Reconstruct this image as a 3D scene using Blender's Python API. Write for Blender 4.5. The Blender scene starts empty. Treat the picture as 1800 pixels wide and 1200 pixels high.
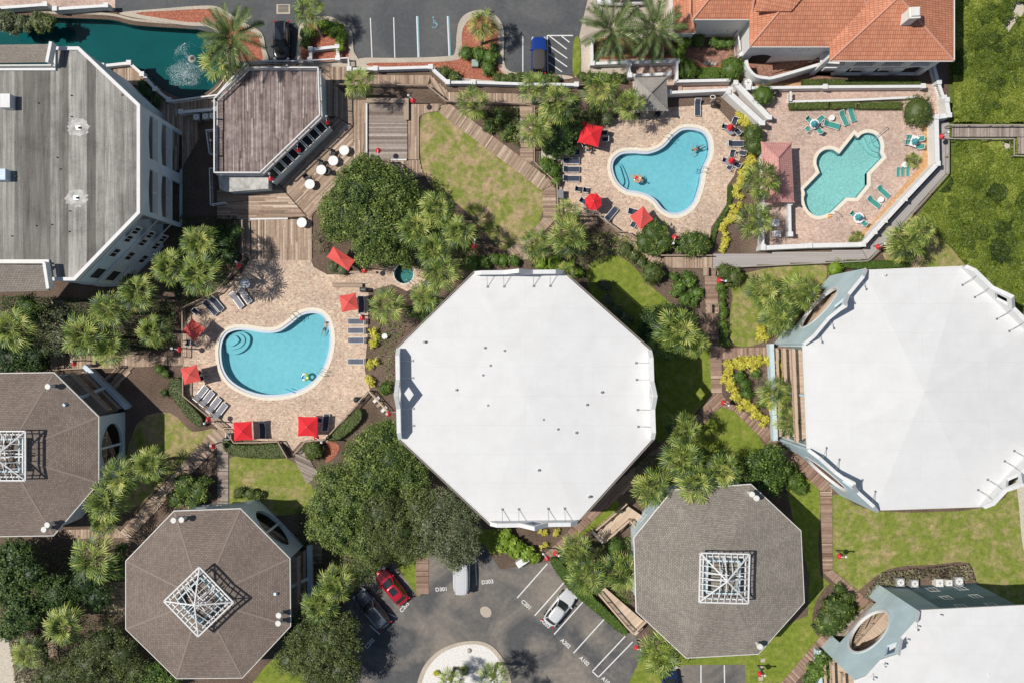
import bpy, math, random
import numpy as np
from mathutils import Vector, Matrix
from mathutils.geometry import tessellate_polygon
R = math.radians
random.seed(7); rng = np.random.default_rng(7)
S = 0.065; H = 100.0
sc = bpy.context.scene
COL = sc.collection
# ---------------- camera, sky, sun, exposure ----------------
cam = bpy.data.objects.new('camera', bpy.data.cameras.new('camera')); COL.objects.link(cam)
cam.location = (0, 0, H); cam.rotation_euler = (0, 0, 0)
cam.data.sensor_width = 36; cam.data.lens = 36 / (2 * (900 * S) / H)
cam.data.clip_end = 6000; cam.data.clip_start = 1
sc.camera = cam
SUN_EL = R(56.4); SUN_DIR_SHADOW = Vector((1, -0.07, 0)).normalized()     # where shadows fall
w = bpy.data.worlds.new('World'); sc.world = w; w.use_nodes = True
nt = w.node_tree; nt.nodes.clear()
sky = nt.nodes.new('ShaderNodeTexSky'); sky.sky_type = 'NISHITA'; sky.sun_disc = False
sky.sun_elevation = SUN_EL
to_sun = -SUN_DIR_SHADOW
sky.sun_rotation = math.atan2(to_sun.x, to_sun.y)
bg = nt.nodes.new('ShaderNodeBackground'); bg.inputs[1].default_value = 0.068
wo = nt.nodes.new('ShaderNodeOutputWorld')
nt.links.new(sky.outputs[0], bg.inputs[0]); nt.links.new(bg.outputs[0], wo.inputs[0])
sun = bpy.data.objects.new('sun', bpy.data.lights.new('sun', 'SUN')); COL.objects.link(sun)
sun.data.energy = 4.15; sun.data.angle = R(0.5); sun.data.color = (1, .955, .885)
d = Vector((SUN_DIR_SHADOW.x * math.cos(SUN_EL), SUN_DIR_SHADOW.y * math.cos(SUN_EL), -math.sin(SUN_EL)))
sun.rotation_euler = d.to_track_quat('-Z', 'Y').to_euler()
sc.view_settings.view_transform = 'Standard'; sc.view_settings.look = 'None'
sc.view_settings.exposure = 0; sc.view_settings.gamma = 1

# ---------------- coordinates ----------------
def P(x, y, h=0.0):
    k = S * (1 - h / H)
    return Vector(((x - 900) * k, -(y - 600) * k, h))
def G(x, y, z=0.0):
    return Vector(((x - 900) * S, -(y - 600) * S, z))

# ---------------- materials ----------------
def newmat(name):
    m = bpy.data.materials.new(name); m.use_nodes = True
    n = m.node_tree; b = n.nodes['Principled BSDF']
    return m, n, b
def ramp(n, cols):
    r = n.nodes.new('ShaderNodeValToRGB'); e = r.color_ramp.elements
    while len(e) < len(cols): e.new(0.5)
    for i, c in enumerate(cols):
        if len(c) == 4: pos, col = c[0], c[1:]
        else: pos, col = i / (len(cols) - 1), c
        e[i].position = pos; e[i].color = (*col, 1)
    return r
def noise(n, scale, detail=5, rough=.6, vec=None, dist=0):
    t = n.nodes.new('ShaderNodeTexNoise'); t.inputs['Scale'].default_value = scale
    t.inputs['Detail'].default_value = detail; t.inputs['Roughness'].default_value = rough
    t.inputs['Distortion'].default_value = dist
    if vec: n.links.new(vec, t.inputs['Vector'])
    return t
def coord(n, which='Object', sx=1, sy=1, sz=1, rot=0):
    t = n.nodes.new('ShaderNodeTexCoord'); mp = n.nodes.new('ShaderNodeMapping')
    mp.inputs['Scale'].default_value = (sx, sy, sz); mp.inputs['Rotation'].default_value = (0, 0, rot)
    n.links.new(t.outputs[which], mp.inputs[0]); return mp.outputs[0]
def mixc(n, a, b, fac, mode='MIX'):
    m = n.nodes.new('ShaderNodeMix'); m.data_type = 'RGBA'; m.blend_type = mode
    for s, v in ((m.inputs[0], fac), (m.inputs[6], a), (m.inputs[7], b)):
        if isinstance(v, (int, float)): s.default_value = v
        elif isinstance(v, tuple): s.default_value = (*v, 1)
        else: n.links.new(v, s)
    return m.outputs[2]
def bump(n, b, h, dist=.03, st=.5):
    bp = n.nodes.new('ShaderNodeBump'); bp.inputs['Distance'].default_value = dist; bp.inputs['Strength'].default_value = st
    n.links.new(h, bp.inputs['Height']); n.links.new(bp.outputs[0], b.inputs['Normal'])
def nmat(name, cols, scale=3, rough=.85, big=None, bigf=.5, bd=.02, metal=0, which='Object', sx=1, sy=1, spec=.3, fine=None):
    m, n, b = newmat(name)
    v = coord(n, which, sx, sy)
    t = noise(n, scale, 8, .65, v); r = ramp(n, cols); n.links.new(t.outputs[0], r.inputs[0])
    out = r.outputs[0]
    if big:
        t2 = noise(n, big[0], 4, .55, coord(n, which)); r2 = ramp(n, big[1]); n.links.new(t2.outputs[0], r2.inputs[0])
        out = mixc(n, out, r2.outputs[0], bigf, 'MULTIPLY' if len(big) < 3 else big[2])
    n.links.new(out, b.inputs['Base Color'])
    b.inputs['Roughness'].default_value = rough; b.inputs['Metallic'].default_value = metal
    b.inputs['Specular IOR Level'].default_value = spec
    if bd: bump(n, b, t.outputs[0], bd)
    return m
def plain(name, c, rough=.5, metal=0, spec=.4, coat=0, var=.12):
    m, n, b = newmat(name)
    t = noise(n, 6, 6, .6, coord(n)); r = ramp(n, [(.3, *[x * (1 - var) for x in c]), (.7, *[min(1, x * (1 + var * .6)) for x in c])])
    n.links.new(t.outputs[0], r.inputs[0]); n.links.new(r.outputs[0], b.inputs['Base Color'])
    b.inputs['Roughness'].default_value = rough; b.inputs['Metallic'].default_value = metal
    b.inputs['Specular IOR Level'].default_value = spec; b.inputs['Coat Weight'].default_value = coat
    return m
def varmat(name, cols, rough=.8, trans=0, spec=.2, nz=None):
    m, n, b = newmat(name)
    a = n.nodes.new('ShaderNodeAttribute'); a.attribute_name = 'var'
    r = ramp(n, cols); n.links.new(a.outputs['Fac'], r.inputs[0]); out = r.outputs[0]
    if nz:
        t = noise(n, nz[0], 6, .7, coord(n)); r2 = ramp(n, nz[1]); n.links.new(t.outputs[0], r2.inputs[0])
        out = mixc(n, out, r2.outputs[0], 1.0, 'MULTIPLY')
    n.links.new(out, b.inputs['Base Color']); b.inputs['Roughness'].default_value = rough
    b.inputs['Specular IOR Level'].default_value = spec
    if trans:
        tr = n.nodes.new('ShaderNodeBsdfTranslucent'); n.links.new(out, tr.inputs[0])
        mx = n.nodes.new('ShaderNodeMixShader'); mx.inputs[0].default_value = trans
        n.links.new(b.outputs[0], mx.inputs[1]); n.links.new(tr.outputs[0], mx.inputs[2])
        n.links.new(mx.outputs[0], n.nodes['Material Output'].inputs[0])
    return m
def cellmat(name, cols, scale, mortar=(.2, .15, .12), big=None, rough=.85, rot=0, bw=.4, rh=.2, tint=.35, bigm='MULTIPLY'):
    """pavers: random colour per small block, thin joints"""
    m, n, b = newmat(name); v = coord(n, 'Object', 1, 1, 1, rot)
    vo = n.nodes.new('ShaderNodeTexVoronoi'); vo.distance = 'CHEBYCHEV'; vo.inputs['Scale'].default_value = scale
    n.links.new(v, vo.inputs['Vector'])
    sp = n.nodes.new('ShaderNodeSeparateColor'); n.links.new(vo.outputs['Color'], sp.inputs[0])
    r = ramp(n, cols); n.links.new(sp.outputs[0], r.inputs[0])
    br = n.nodes.new('ShaderNodeTexBrick'); n.links.new(v, br.inputs['Vector'])
    br.inputs['Scale'].default_value = 1; br.inputs['Brick Width'].default_value = bw; br.inputs['Row Height'].default_value = rh
    br.inputs['Mortar Size'].default_value = .008
    br.inputs['Color1'].default_value = (1, 1, 1, 1); br.inputs['Color2'].default_value = (.8, .8, .8, 1); br.inputs['Mortar'].default_value = (.55, .52, .5, 1)
    out = mixc(n, r.outputs[0], br.outputs[0], .8, 'MULTIPLY')
    t = noise(n, .25, 5, .6, v); r2 = ramp(n, big or [(.3, .78, .78, .78), (.7, 1.08, 1.05, 1.0)]); n.links.new(t.outputs[0], r2.inputs[0])
    out = mixc(n, out, r2.outputs[0], 1.0, bigm)
    n.links.new(out, b.inputs['Base Color']); b.inputs['Roughness'].default_value = rough
    bump(n, b, br.outputs['Fac'], -.01)
    return m
def rowmat(name, cols, rw, rh, mortar, off=.5, ms=.02, rough=.85, bd=.03, big=None, uvrot=0):
    m, n, b = newmat(name); v = coord(n, 'UV', 1, 1, 1, uvrot)
    br = n.nodes.new('ShaderNodeTexBrick'); n.links.new(v, br.inputs['Vector']); br.offset = off
    br.inputs['Scale'].default_value = 1; br.inputs['Brick Width'].default_value = rw; br.inputs['Row Height'].default_value = rh
    br.inputs['Mortar Size'].default_value = ms; br.inputs['Mortar Smooth'].default_value = .3
    br.inputs['Color1'].default_value = (*cols[0], 1); br.inputs['Color2'].default_value = (*cols[1], 1); br.inputs['Mortar'].default_value = (*mortar, 1)
    t = noise(n, 9, 8, .8, v); r = ramp(n, [(.3, .72, .72, .72), (.72, 1.25, 1.22, 1.2)]); n.links.new(t.outputs[0], r.inputs[0])
    out = mixc(n, br.outputs[0], r.outputs[0], 1.0, 'MULTIPLY')
    t2 = noise(n, .35, 5, .6, coord(n)); r2 = ramp(n, big or [(.3, .85, .85, .85), (.7, 1.1, 1.1, 1.1)]); n.links.new(t2.outputs[0], r2.inputs[0])
    out = mixc(n, out, r2.outputs[0], 1.0, 'MULTIPLY')
    n.links.new(out, b.inputs['Base Color']); b.inputs['Roughness'].default_value = rough
    bump(n, b, br.outputs['Fac'], -bd)
    return m
M = {}
M['mulch'] = nmat('mulch', [(.25, .06, .042, .032), (.5, .155, .115, .09), (.75, .30, .235, .19)], 7, .95, (.3, [(.3, .65, .6, .55), (.7, 1.1, 1.05, 1)]), 1, .06)
M['terrain'] = nmat('terrain', [(.3, .05, .07, .02), (.7, .16, .15, .07)], 1.2, .95, None, 0, .1)
M['red_mulch'] = nmat('red_mulch', [(.3, .16, .05, .03), (.5, .38, .13, .08), (.7, .52, .24, .16)], 6, .95, None, 0, .06)
M['orange_mulch'] = nmat('orange_mulch', [(.3, .35, .18, .08), (.7, .65, .42, .22)], 6, .95)
def lawnmat(name, a, b_, dry, f=(.47, .66)):
    m, n, b = newmat(name); v = coord(n)
    t = noise(n, 9, 8, .8, v); r = ramp(n, [(.3, *a), (.7, *b_)]); n.links.new(t.outputs[0], r.inputs[0])
    t2 = noise(n, .55, 10, .74, v, .3); r2 = ramp(n, [(f[0], 0, 0, 0), (f[1], 1, 1, 1)]); n.links.new(t2.outputs[0], r2.inputs[0])
    t3 = noise(n, 11, 8, .8, v); r3 = ramp(n, [(.3, *[x * .7 for x in dry]), (.7, *[x * 1.3 for x in dry])]); n.links.new(t3.outputs[0], r3.inputs[0])
    o = mixc(n, r.outputs[0], r3.outputs[0], r2.outputs[0])
    t4 = noise(n, 1.6, 6, .7, v); r4 = ramp(n, [(.3, .60, .66, .58), (.7, 1.3, 1.22, 1.15)]); n.links.new(t4.outputs[0], r4.inputs[0])
    o = mixc(n, o, r4.outputs[0], 1.0, 'MULTIPLY')
    n.links.new(o, b.inputs['Base Color']); b.inputs['Roughness'].default_value = .95; b.inputs['Specular IOR Level'].default_value = .1
    bump(n, b, t.outputs[0], .08); return m
M['lawn'] = lawnmat('lawn', (.10, .155, .025), (.31, .34, .08), (.42, .32, .19))
M['lawn_dry'] = lawnmat('lawn_dry', (.12, .17, .03), (.31, .34, .085), (.44, .32, .21), (.43, .60))
M['lawn_green'] = lawnmat('lawn_green', (.085, .14, .02), (.29, .34, .06), (.36, .33, .12), (.5, .75))
M['scrub_soil'] = nmat('scrub_soil', [(.3, .06, .085, .015), (.6, .15, .18, .04)], 3, .95, (.12, [(.3, .6, .7, .5), (.7, 1.2, 1.2, 1)]), 1, .1)
M['sand'] = nmat('sand', [(.3, .42, .37, .29), (.7, .66, .6, .5)], 4, .95)
M['white_gravel'] = nmat('white_gravel', [(.3, .50, .48, .45), (.55, .78, .76, .72), (.8, .9, .88, .85)], 8, .9, None, 0, .05)
def asph(name, base, pale, seam=.9):
    m, n, b = newmat(name); v = coord(n)
    t = noise(n, 14, 8, .8, v); r = ramp(n, [(.3, *[x * .75 for x in base]), (.72, *[x * 1.35 for x in base])]); n.links.new(t.outputs[0], r.inputs[0])
    t2 = noise(n, .11, 7, .62, v, 1.2); r2 = ramp(n, [(.42, 0, 0, 0), (.62, seam, seam, seam)]); n.links.new(t2.outputs[0], r2.inputs[0])
    o = mixc(n, r.outputs[0], pale, r2.outputs[0])
    vo = n.nodes.new('ShaderNodeTexVoronoi'); vo.feature = 'DISTANCE_TO_EDGE'; vo.inputs['Scale'].default_value = .16
    nv = noise(n, .8, 4, .6, v); mv = n.nodes.new('ShaderNodeMix'); mv.data_type = 'VECTOR'; mv.inputs[0].default_value = .35
    n.links.new(v, mv.inputs[4]); n.links.new(nv.outputs['Color'], mv.inputs[5]); n.links.new(mv.outputs[1], vo.inputs['Vector'])
    r3 = ramp(n, [(.0, 1.5, 1.4, 1.3), (.006, 1, 1, 1)]); n.links.new(vo.outputs[0], r3.inputs[0])
    o = mixc(n, o, r3.outputs[0], .5, 'MULTIPLY')
    t5 = noise(n, 2.2, 8, .75, v); r5 = ramp(n, [(.3, .8, .8, .8), (.75, 1.3, 1.27, 1.22)]); n.links.new(t5.outputs[0], r5.inputs[0])
    o = mixc(n, o, r5.outputs[0], 1.0, 'MULTIPLY')
    n.links.new(o, b.inputs['Base Color']); b.inputs['Roughness'].default_value = .8
    bump(n, b, t.outputs[0], .01); return m
M['asphalt'] = asph('asphalt', (.068, .073, .080), (.13, .13, .13), .6)
M['asphalt_lot'] = asph('asphalt_lot', (.074, .076, .081), (.25, .22, .185), .8)
M['concrete'] = nmat('concrete', [(.3, .42, .36, .29), (.7, .58, .50, .41)], 5, .9, (.4, [(.3, .85, .85, .85), (.7, 1.05, 1.05, 1.05)]), 1, .005)
M['coping'] = nmat('coping', [(.3, .66, .60, .48), (.7, .82, .76, .64)], 5, .7, None, 0, .004)
M['pool_tile'] = plain('pool_tile', (.52, .58, .66), .3)
M['pool_plaster'] = nmat('pool_plaster', [(.3, .28, .49, .53), (.7, .37, .575, .61)], 2.5, .6, (.15, [(.3, .88, .92, .95), (.7, 1.05, 1.03, 1.03)]), 1, 0)
M['pool_plaster_green'] = nmat('pool_plaster_green', [(.3, .24, .43, .43), (.55, .37, .57, .575), (.7, .48, .66, .66)], 5, .6, (.2, [(.3, .9, .9, .9), (.7, 1.05, 1.05, 1.05)]), 1, 0)
M['spa_plaster'] = plain('spa_plaster', (.04, .20, .19), .5)
M['step_plaster'] = plain('step_plaster', (.42, .68, .78), .5)
M['paver'] = cellmat('paver', [(.0, .48, .34, .265), (.25, .60, .45, .35), (.5, .72, .52, .39), (.75, .66, .54, .435), (1, .82, .67, .51)], 6)
M['paver_pink'] = cellmat('paver_pink', [(.0, .52, .37, .31), (.5, .62, .46, .385), (1, .70, .55, .47)], 5)
M['paver_red'] = cellmat('paver_red', [(.0, .26, .12, .09), (.5, .34, .18, .13), (1, .42, .25, .19)], 5)
def watermat(name, tint, gl=.04, sc_=1.5, bd=.02):
    m, n, b = newmat(name); n.nodes.remove(b)
    tr = n.nodes.new('ShaderNodeBsdfTransparent'); tr.inputs[0].default_value = (*tint, 1)
    g = n.nodes.new('ShaderNodeBsdfGlossy'); g.inputs['Roughness'].default_value = gl
    fr = n.nodes.new('ShaderNodeFresnel'); fr.inputs[0].default_value = 1.33
    t = noise(n, sc_, 5, .6, coord(n)); bp = n.nodes.new('ShaderNodeBump'); bp.inputs['Distance'].default_value = bd; bp.inputs['Strength'].default_value = .6
    n.links.new(t.outputs[0], bp.inputs['Height']); n.links.new(bp.outputs[0], g.inputs['Normal']); n.links.new(bp.outputs[0], fr.inputs['Normal'])
    mx = n.nodes.new('ShaderNodeMixShader'); n.links.new(fr.outputs[0], mx.inputs[0]); n.links.new(tr.outputs[0], mx.inputs[1]); n.links.new(g.outputs[0], mx.inputs[2])
    n.links.new(mx.outputs[0], n.nodes['Material Output'].inputs[0]); return m
M['pool_water'] = watermat('pool_water', (.70, .94, .975))
M['pool_water_green'] = watermat('pool_water_green', (.80, .97, .95))
M['pond_water'] = watermat('pond_water', (.5, .85, .85), .08, 3, .03)
M['pond_bed'] = nmat('pond_bed', [(.3, .004, .085, .095), (.7, .006, .125, .13)], .25, .8, None, 0, 0)
M['wood'] = varmat('wood', [(0, .21, .15, .11), (.4, .36, .265, .195), (.75, .50, .385, .29), (1, .66, .545, .44)], .85, nz=(3, [(.3, .8, .78, .76), (.7, 1.12, 1.1, 1.1)]))
M['wood_red'] = varmat('wood_red', [(0, .18, .11, .08), (.4, .30, .20, .15), (.8, .41, .29, .225), (1, .55, .41, .32)], .85, nz=(3, [(.3, .8, .78, .76), (.7, 1.12, 1.1, 1.1)]))
M['wood_grey'] = varmat('wood_grey', [(0, .18, .145, .125), (.5, .32, .27, .235), (1, .48, .42, .375)], .85, nz=(3, [(.3, .8, .78, .76), (.7, 1.15, 1.12, 1.1)]))
M['wood_roofdeck'] = varmat('wood_roofdeck', [(0, .12, .09, .08), (.4, .22, .175, .158), (.8, .34, .28, .258), (1, .52, .455, .425)], .85, nz=(1.2, [(.3, .62, .6, .62), (.7, 1.35, 1.3, 1.3)]))
M['wood_tan'] = varmat('wood_tan', [(0, .45, .34, .25), (.5, .56, .43, .32), (1, .66, .53, .41)], .8)
M['composite'] = varmat('composite', [(0, .36, .33, .315), (1, .43, .40, .385)], .8)
M['rail_wood'] = plain('rail_wood', (.38, .29, .22), .85)
M['rail_tan'] = plain('rail_tan', (.55, .41, .30), .8)
M['rail_grey'] = plain('rail_grey', (.33, .30, .25), .85)
M['white'] = nmat('white_paint', [(.3, .64, .64, .63), (.7, .74, .74, .73)], 2, .55, None, 0, 0)
M['stucco'] = nmat('stucco', [(.3, .70, .68, .65), (.7, .80, .78, .75)], 3, .9, None, 0, .004)
M['bluewall'] = rowmat('bluewall', ((.55, .69, .74), (.58, .72, .77)), 6, .22, (.43, .55, .60), ms=.006, rough=.7, bd=.005)
M['bluewall_shaded'] = rowmat('bluewall_shaded', ((.16, .27, .33), (.17, .28, .345)), 6, .22, (.12, .22, .27), ms=.006, rough=.7, bd=.005)  # blue wall darkened: shade of the north side painted into the colour
M['greywall'] = rowmat('greywall', ((.58, .70, .78), (.60, .72, .80)), 6, .22, (.44, .56, .64), ms=.006, rough=.7, bd=.005)
M['glass'] = plain('glass', (.025, .03, .035), .08, 0, .8)
M['dark'] = plain('dark_interior', (.03, .03, .032), .9)
M['shingle'] = rowmat('shingle', ((.185, .145, .118), (.27, .217, .18)), .33, .19, (.14, .11, .095), ms=.028, bd=.03)
M['shingle_taupe'] = rowmat('shingle_taupe', ((.27, .235, .20), (.36, .315, .27)), .30, .22, (.19, .165, .14), ms=.03, bd=.03)
M['shingle_grey'] = rowmat('shingle_grey', ((.24, .213, .18), (.345, .31, .265)), .30, .19, (.16, .145, .125), ms=.025, bd=.03)
M['shingle_pale'] = rowmat('shingle_pale', ((.36, .34, .31), (.46, .44, .41)), .30, .19, (.26, .245, .22), ms=.025, bd=.03)
M['ridge'] = plain('ridge_cap', (.245, .2, .17), .9)
M['terracotta'] = rowmat('terracotta', ((.53, .205, .115), (.63, .28, .165)), .235, .42, (.33, .11, .06), off=0, ms=.022, bd=.05, rough=.8)
M['terra_cap'] = plain('terra_cap', (.60, .30, .21), .8)
M['pinktile'] = rowmat('pinktile', ((.62, .30, .27), (.70, .38, .34)), .235, .36, (.45, .2, .18), off=0, ms=.022, bd=.05)
def greyroof():
    m, n, b = newmat('grey_roof'); v = coord(n, 'Object')
    sp = n.nodes.new('ShaderNodeSeparateXYZ'); n.links.new(v, sp.inputs[0])
    fl = []
    for sz, o in ((.92, 0), (.3, 2)):
        mu = n.nodes.new('ShaderNodeMath'); mu.operation = 'DIVIDE'; mu.inputs[1].default_value = sz; n.links.new(sp.outputs[0], mu.inputs[0])
        f = n.nodes.new('ShaderNodeMath'); f.operation = 'FLOOR'; n.links.new(mu.outputs[0], f.inputs[0])
        wn = n.nodes.new('ShaderNodeTexWhiteNoise'); wn.noise_dimensions = '1D'; n.links.new(f.outputs[0], wn.inputs['W']); fl.append(wn.outputs[0])
    r = ramp(n, [(0, .14, .133, .122), (.5, .26, .25, .23), (1, .38, .365, .34)]); n.links.new(fl[0], r.inputs[0])
    r1 = ramp(n, [(0, .88, .88, .88), (1, 1.1, 1.1, 1.1)]); n.links.new(fl[1], r1.inputs[0])
    o = mixc(n, r.outputs[0], r1.outputs[0], 1.0, 'MULTIPLY')
    t = noise(n, 1.2, 8, .7, coord(n, 'Object', 2.2, .12, 1)); r2 = ramp(n, [(.3, .50, .50, .49), (.7, 1.35, 1.34, 1.32)]); n.links.new(t.outputs[0], r2.inputs[0])
    o = mixc(n, o, r2.outputs[0], 1.0, 'MULTIPLY')
    t = noise(n, .16, 8, .75, v); r3 = ramp(n, [(.30, .42, .42, .40), (.48, 1, 1, 1), (.72, 1.35, 1.35, 1.33)]); n.links.new(t.outputs[0], r3.inputs[0])
    o = mixc(n, o, r3.outputs[0], .8, 'MULTIPLY')
    t = noise(n, 6, 8, .8, v); r4 = ramp(n, [(.3, .8, .8, .8), (.7, 1.18, 1.18, 1.18)]); n.links.new(t.outputs[0], r4.inputs[0])
    o = mixc(n, o, r4.outputs[0], 1.0, 'MULTIPLY')
    n.links.new(o, b.inputs['Base Color']); b.inputs['Roughness'].default_value = .9
    return m
M['grey_roof'] = greyroof()
def whiteroof():
    m, n, b = newmat('white_roof'); v = coord(n, 'Object')
    t = noise(n, .5, 8, .7, v); r = ramp(n, [(.3, .635, .63, .62), (.7, .70, .70, .692)]); n.links.new(t.outputs[0], r.inputs[0])
    br = n.nodes.new('ShaderNodeTexBrick'); n.links.new(v, br.inputs['Vector']); br.inputs['Scale'].default_value = 1
    br.inputs['Brick Width'].default_value = 14; br.inputs['Row Height'].default_value = 3; br.inputs['Mortar Size'].default_value = .02
    br.inputs['Color1'].default_value = (1, 1, 1, 1); br.inputs['Color2'].default_value = (.99, .99, .99, 1); br.inputs['Mortar'].default_value = (.90, .90, .90, 1)
    o = mixc(n, r.outputs[0], br.outputs[0], 1.0, 'MULTIPLY')
    t2 = noise(n, 8, 8, .85, v); r2 = ramp(n, [(.26, .92, .915, .90), (.42, 1, 1, 1)]); n.links.new(t2.outputs[0], r2.inputs[0])
    o = mixc(n, o, r2.outputs[0], .8, 'MULTIPLY')
    n.links.new(o, b.inputs['Base Color']); b.inputs['Roughness'].default_value = .7; return m
M['white_roof'] = whiteroof()
M['patch'] = nmat('roof_patch', [(.35, .30, .29, .27), (.6, .56, .55, .52)], 1.6, .9)
M['red'] = plain('red_fabric', (.72, .025, .035), .85, var=.08)
M['red_faded'] = plain('faded_red_fabric', (.68, .10, .085), .85, var=.08)
M['lamp_red'] = plain('lamp_red', (.62, .03, .04), .35, coat=.3)
M['navy'] = plain('navy_fabric', (.045, .055, .085), .8)
M['greyfab'] = plain('grey_fabric', (.12, .13, .17), .8)
M['palefab'] = plain('pale_fabric', (.27, .27, .30), .8)
M['teal'] = plain('teal_fabric', (.06, .30, .25), .8)
M['tealblue'] = plain('turquoise_fabric', (.08, .36, .42), .8)
M['blue_towel'] = plain('blue_towel', (.03, .16, .35), .9)
M['whiteplast'] = plain('white_plastic', (.80, .80, .79), .4)
M['metal'] = plain('grey_metal', (.45, .46, .47), .35, .8)
M['acmetal'] = plain('ac_metal', (.36, .36, .35), .5, .2)
M['boxgreen'] = plain('pale_green_paint', (.30, .40, .33), .6)
M['tile_dark'] = plain('dark_tile', (.17, .40, .47), .4)
M['steel'] = plain('steel_rail', (.62, .64, .66), .25, .9)
M['black'] = plain('black_plastic', (.02, .02, .022), .5)
M['rubber'] = plain('rubber', (.018, .018, .02), .85)
M['cap_beige'] = plain('vent_cap', (.72, .70, .65), .6)
M['greybrown'] = plain('weathered_post', (.22, .19, .17), .9)
M['bark'] = nmat('bark', [(.3, .10, .08, .06), (.7, .27, .22, .17)], 6, .95, None, 0, .05, sy=1)
M['line'] = nmat('line_paint', [(.3, .60, .60, .58), (.7, .78, .78, .76)], 9, .8, None, 0, 0)
M['bluepaint'] = plain('blue_paint', (.18, .36, .44), .8)
M['skin'] = plain('skin', (.52, .30, .21), .6, var=.05)
M['hair'] = plain('hair', (.06, .035, .02), .8)
M['skin2'] = plain('skin_tan', (.40, .22, .14), .6, var=.05)
M['stone'] = nmat('stone', [(.3, .25, .22, .19), (.7, .55, .5, .44)], 3, .9)
def paint(n_, c, **k): M[n_] = plain(n_, c, .18, .25, .6, .9, .03)
paint('paint_black', (.008, .009, .011)); paint('paint_blue', (.012, .05, .28)); paint('paint_red', (.55, .015, .03))
paint('paint_white', (.78, .78, .78)); paint('paint_silver', (.62, .62, .65)); paint('paint_navy', (.015, .03, .10)); paint('paint_charcoal', (.10, .115, .14))
M['tonneau'] = plain('bed_cover', (.055, .05, .048), .7)
M['lampglass'] = plain('headlight_glass', (.7, .72, .74), .1, .3)
M['tailred'] = plain('taillight_red', (.5, .02, .02), .2)
# foliage
LF = dict(
 oak=[(0, .012, .028, .006), (.4, .062, .105, .018), (.75, .165, .23, .042), (1, .36, .42, .11)],
 olive=[(0, .03, .045, .012), (.45, .09, .12, .032), (.8, .16, .195, .05), (1, .26, .28, .11)],
 bright=[(0, .02, .045, .008), (.45, .09, .16, .022), (.8, .17, .27, .045), (1, .29, .39, .09)],
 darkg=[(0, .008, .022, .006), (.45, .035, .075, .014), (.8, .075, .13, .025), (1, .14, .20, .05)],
 boxw=[(0, .025, .05, .008), (.45, .09, .155, .02), (.8, .15, .235, .035), (1, .22, .32, .06)],
 hedge=[(0, .025, .045, .012), (.45, .09, .125, .025), (.8, .17, .215, .05), (1, .26, .30, .09)],
 yellow=[(0, .30, .28, .02), (.4, .58, .52, .06), (.8, .76, .70, .12), (1, .85, .8, .25)],
 lime=[(0, .08, .14, .01), (.45, .22, .33, .03), (.8, .36, .48, .06), (1, .5, .58, .1)],
 scrub=[(0, .025, .045, .005), (.35, .095, .14, .014), (.7, .19, .24, .027), (1, .33, .36, .07)],
 brown=[(0, .06, .045, .03), (.45, .17, .15, .09), (.8, .25, .24, .13), (1, .36, .3, .2)],
 dust=[(0, .035, .045, .02), (.45, .11, .135, .055), (.8, .20, .225, .11), (1, .36, .36, .22)],
 palm=[(0, .012, .03, .008), (.25, .05, .09, .02), (.5, .12, .185, .032), (.75, .27, .345, .065), (1, .50, .49, .14)],
 date=[(0, .02, .035, .012), (.4, .065, .10, .03), (.8, .18, .235, .07), (1, .45, .44, .24)],
 pot=[(0, .2, .03, .03), (1, .6, .3, .1)])
for k_, c_ in LF.items(): M['lf_' + k_] = varmat('leaf_' + k_, c_, .5, .08, .35)

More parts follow.
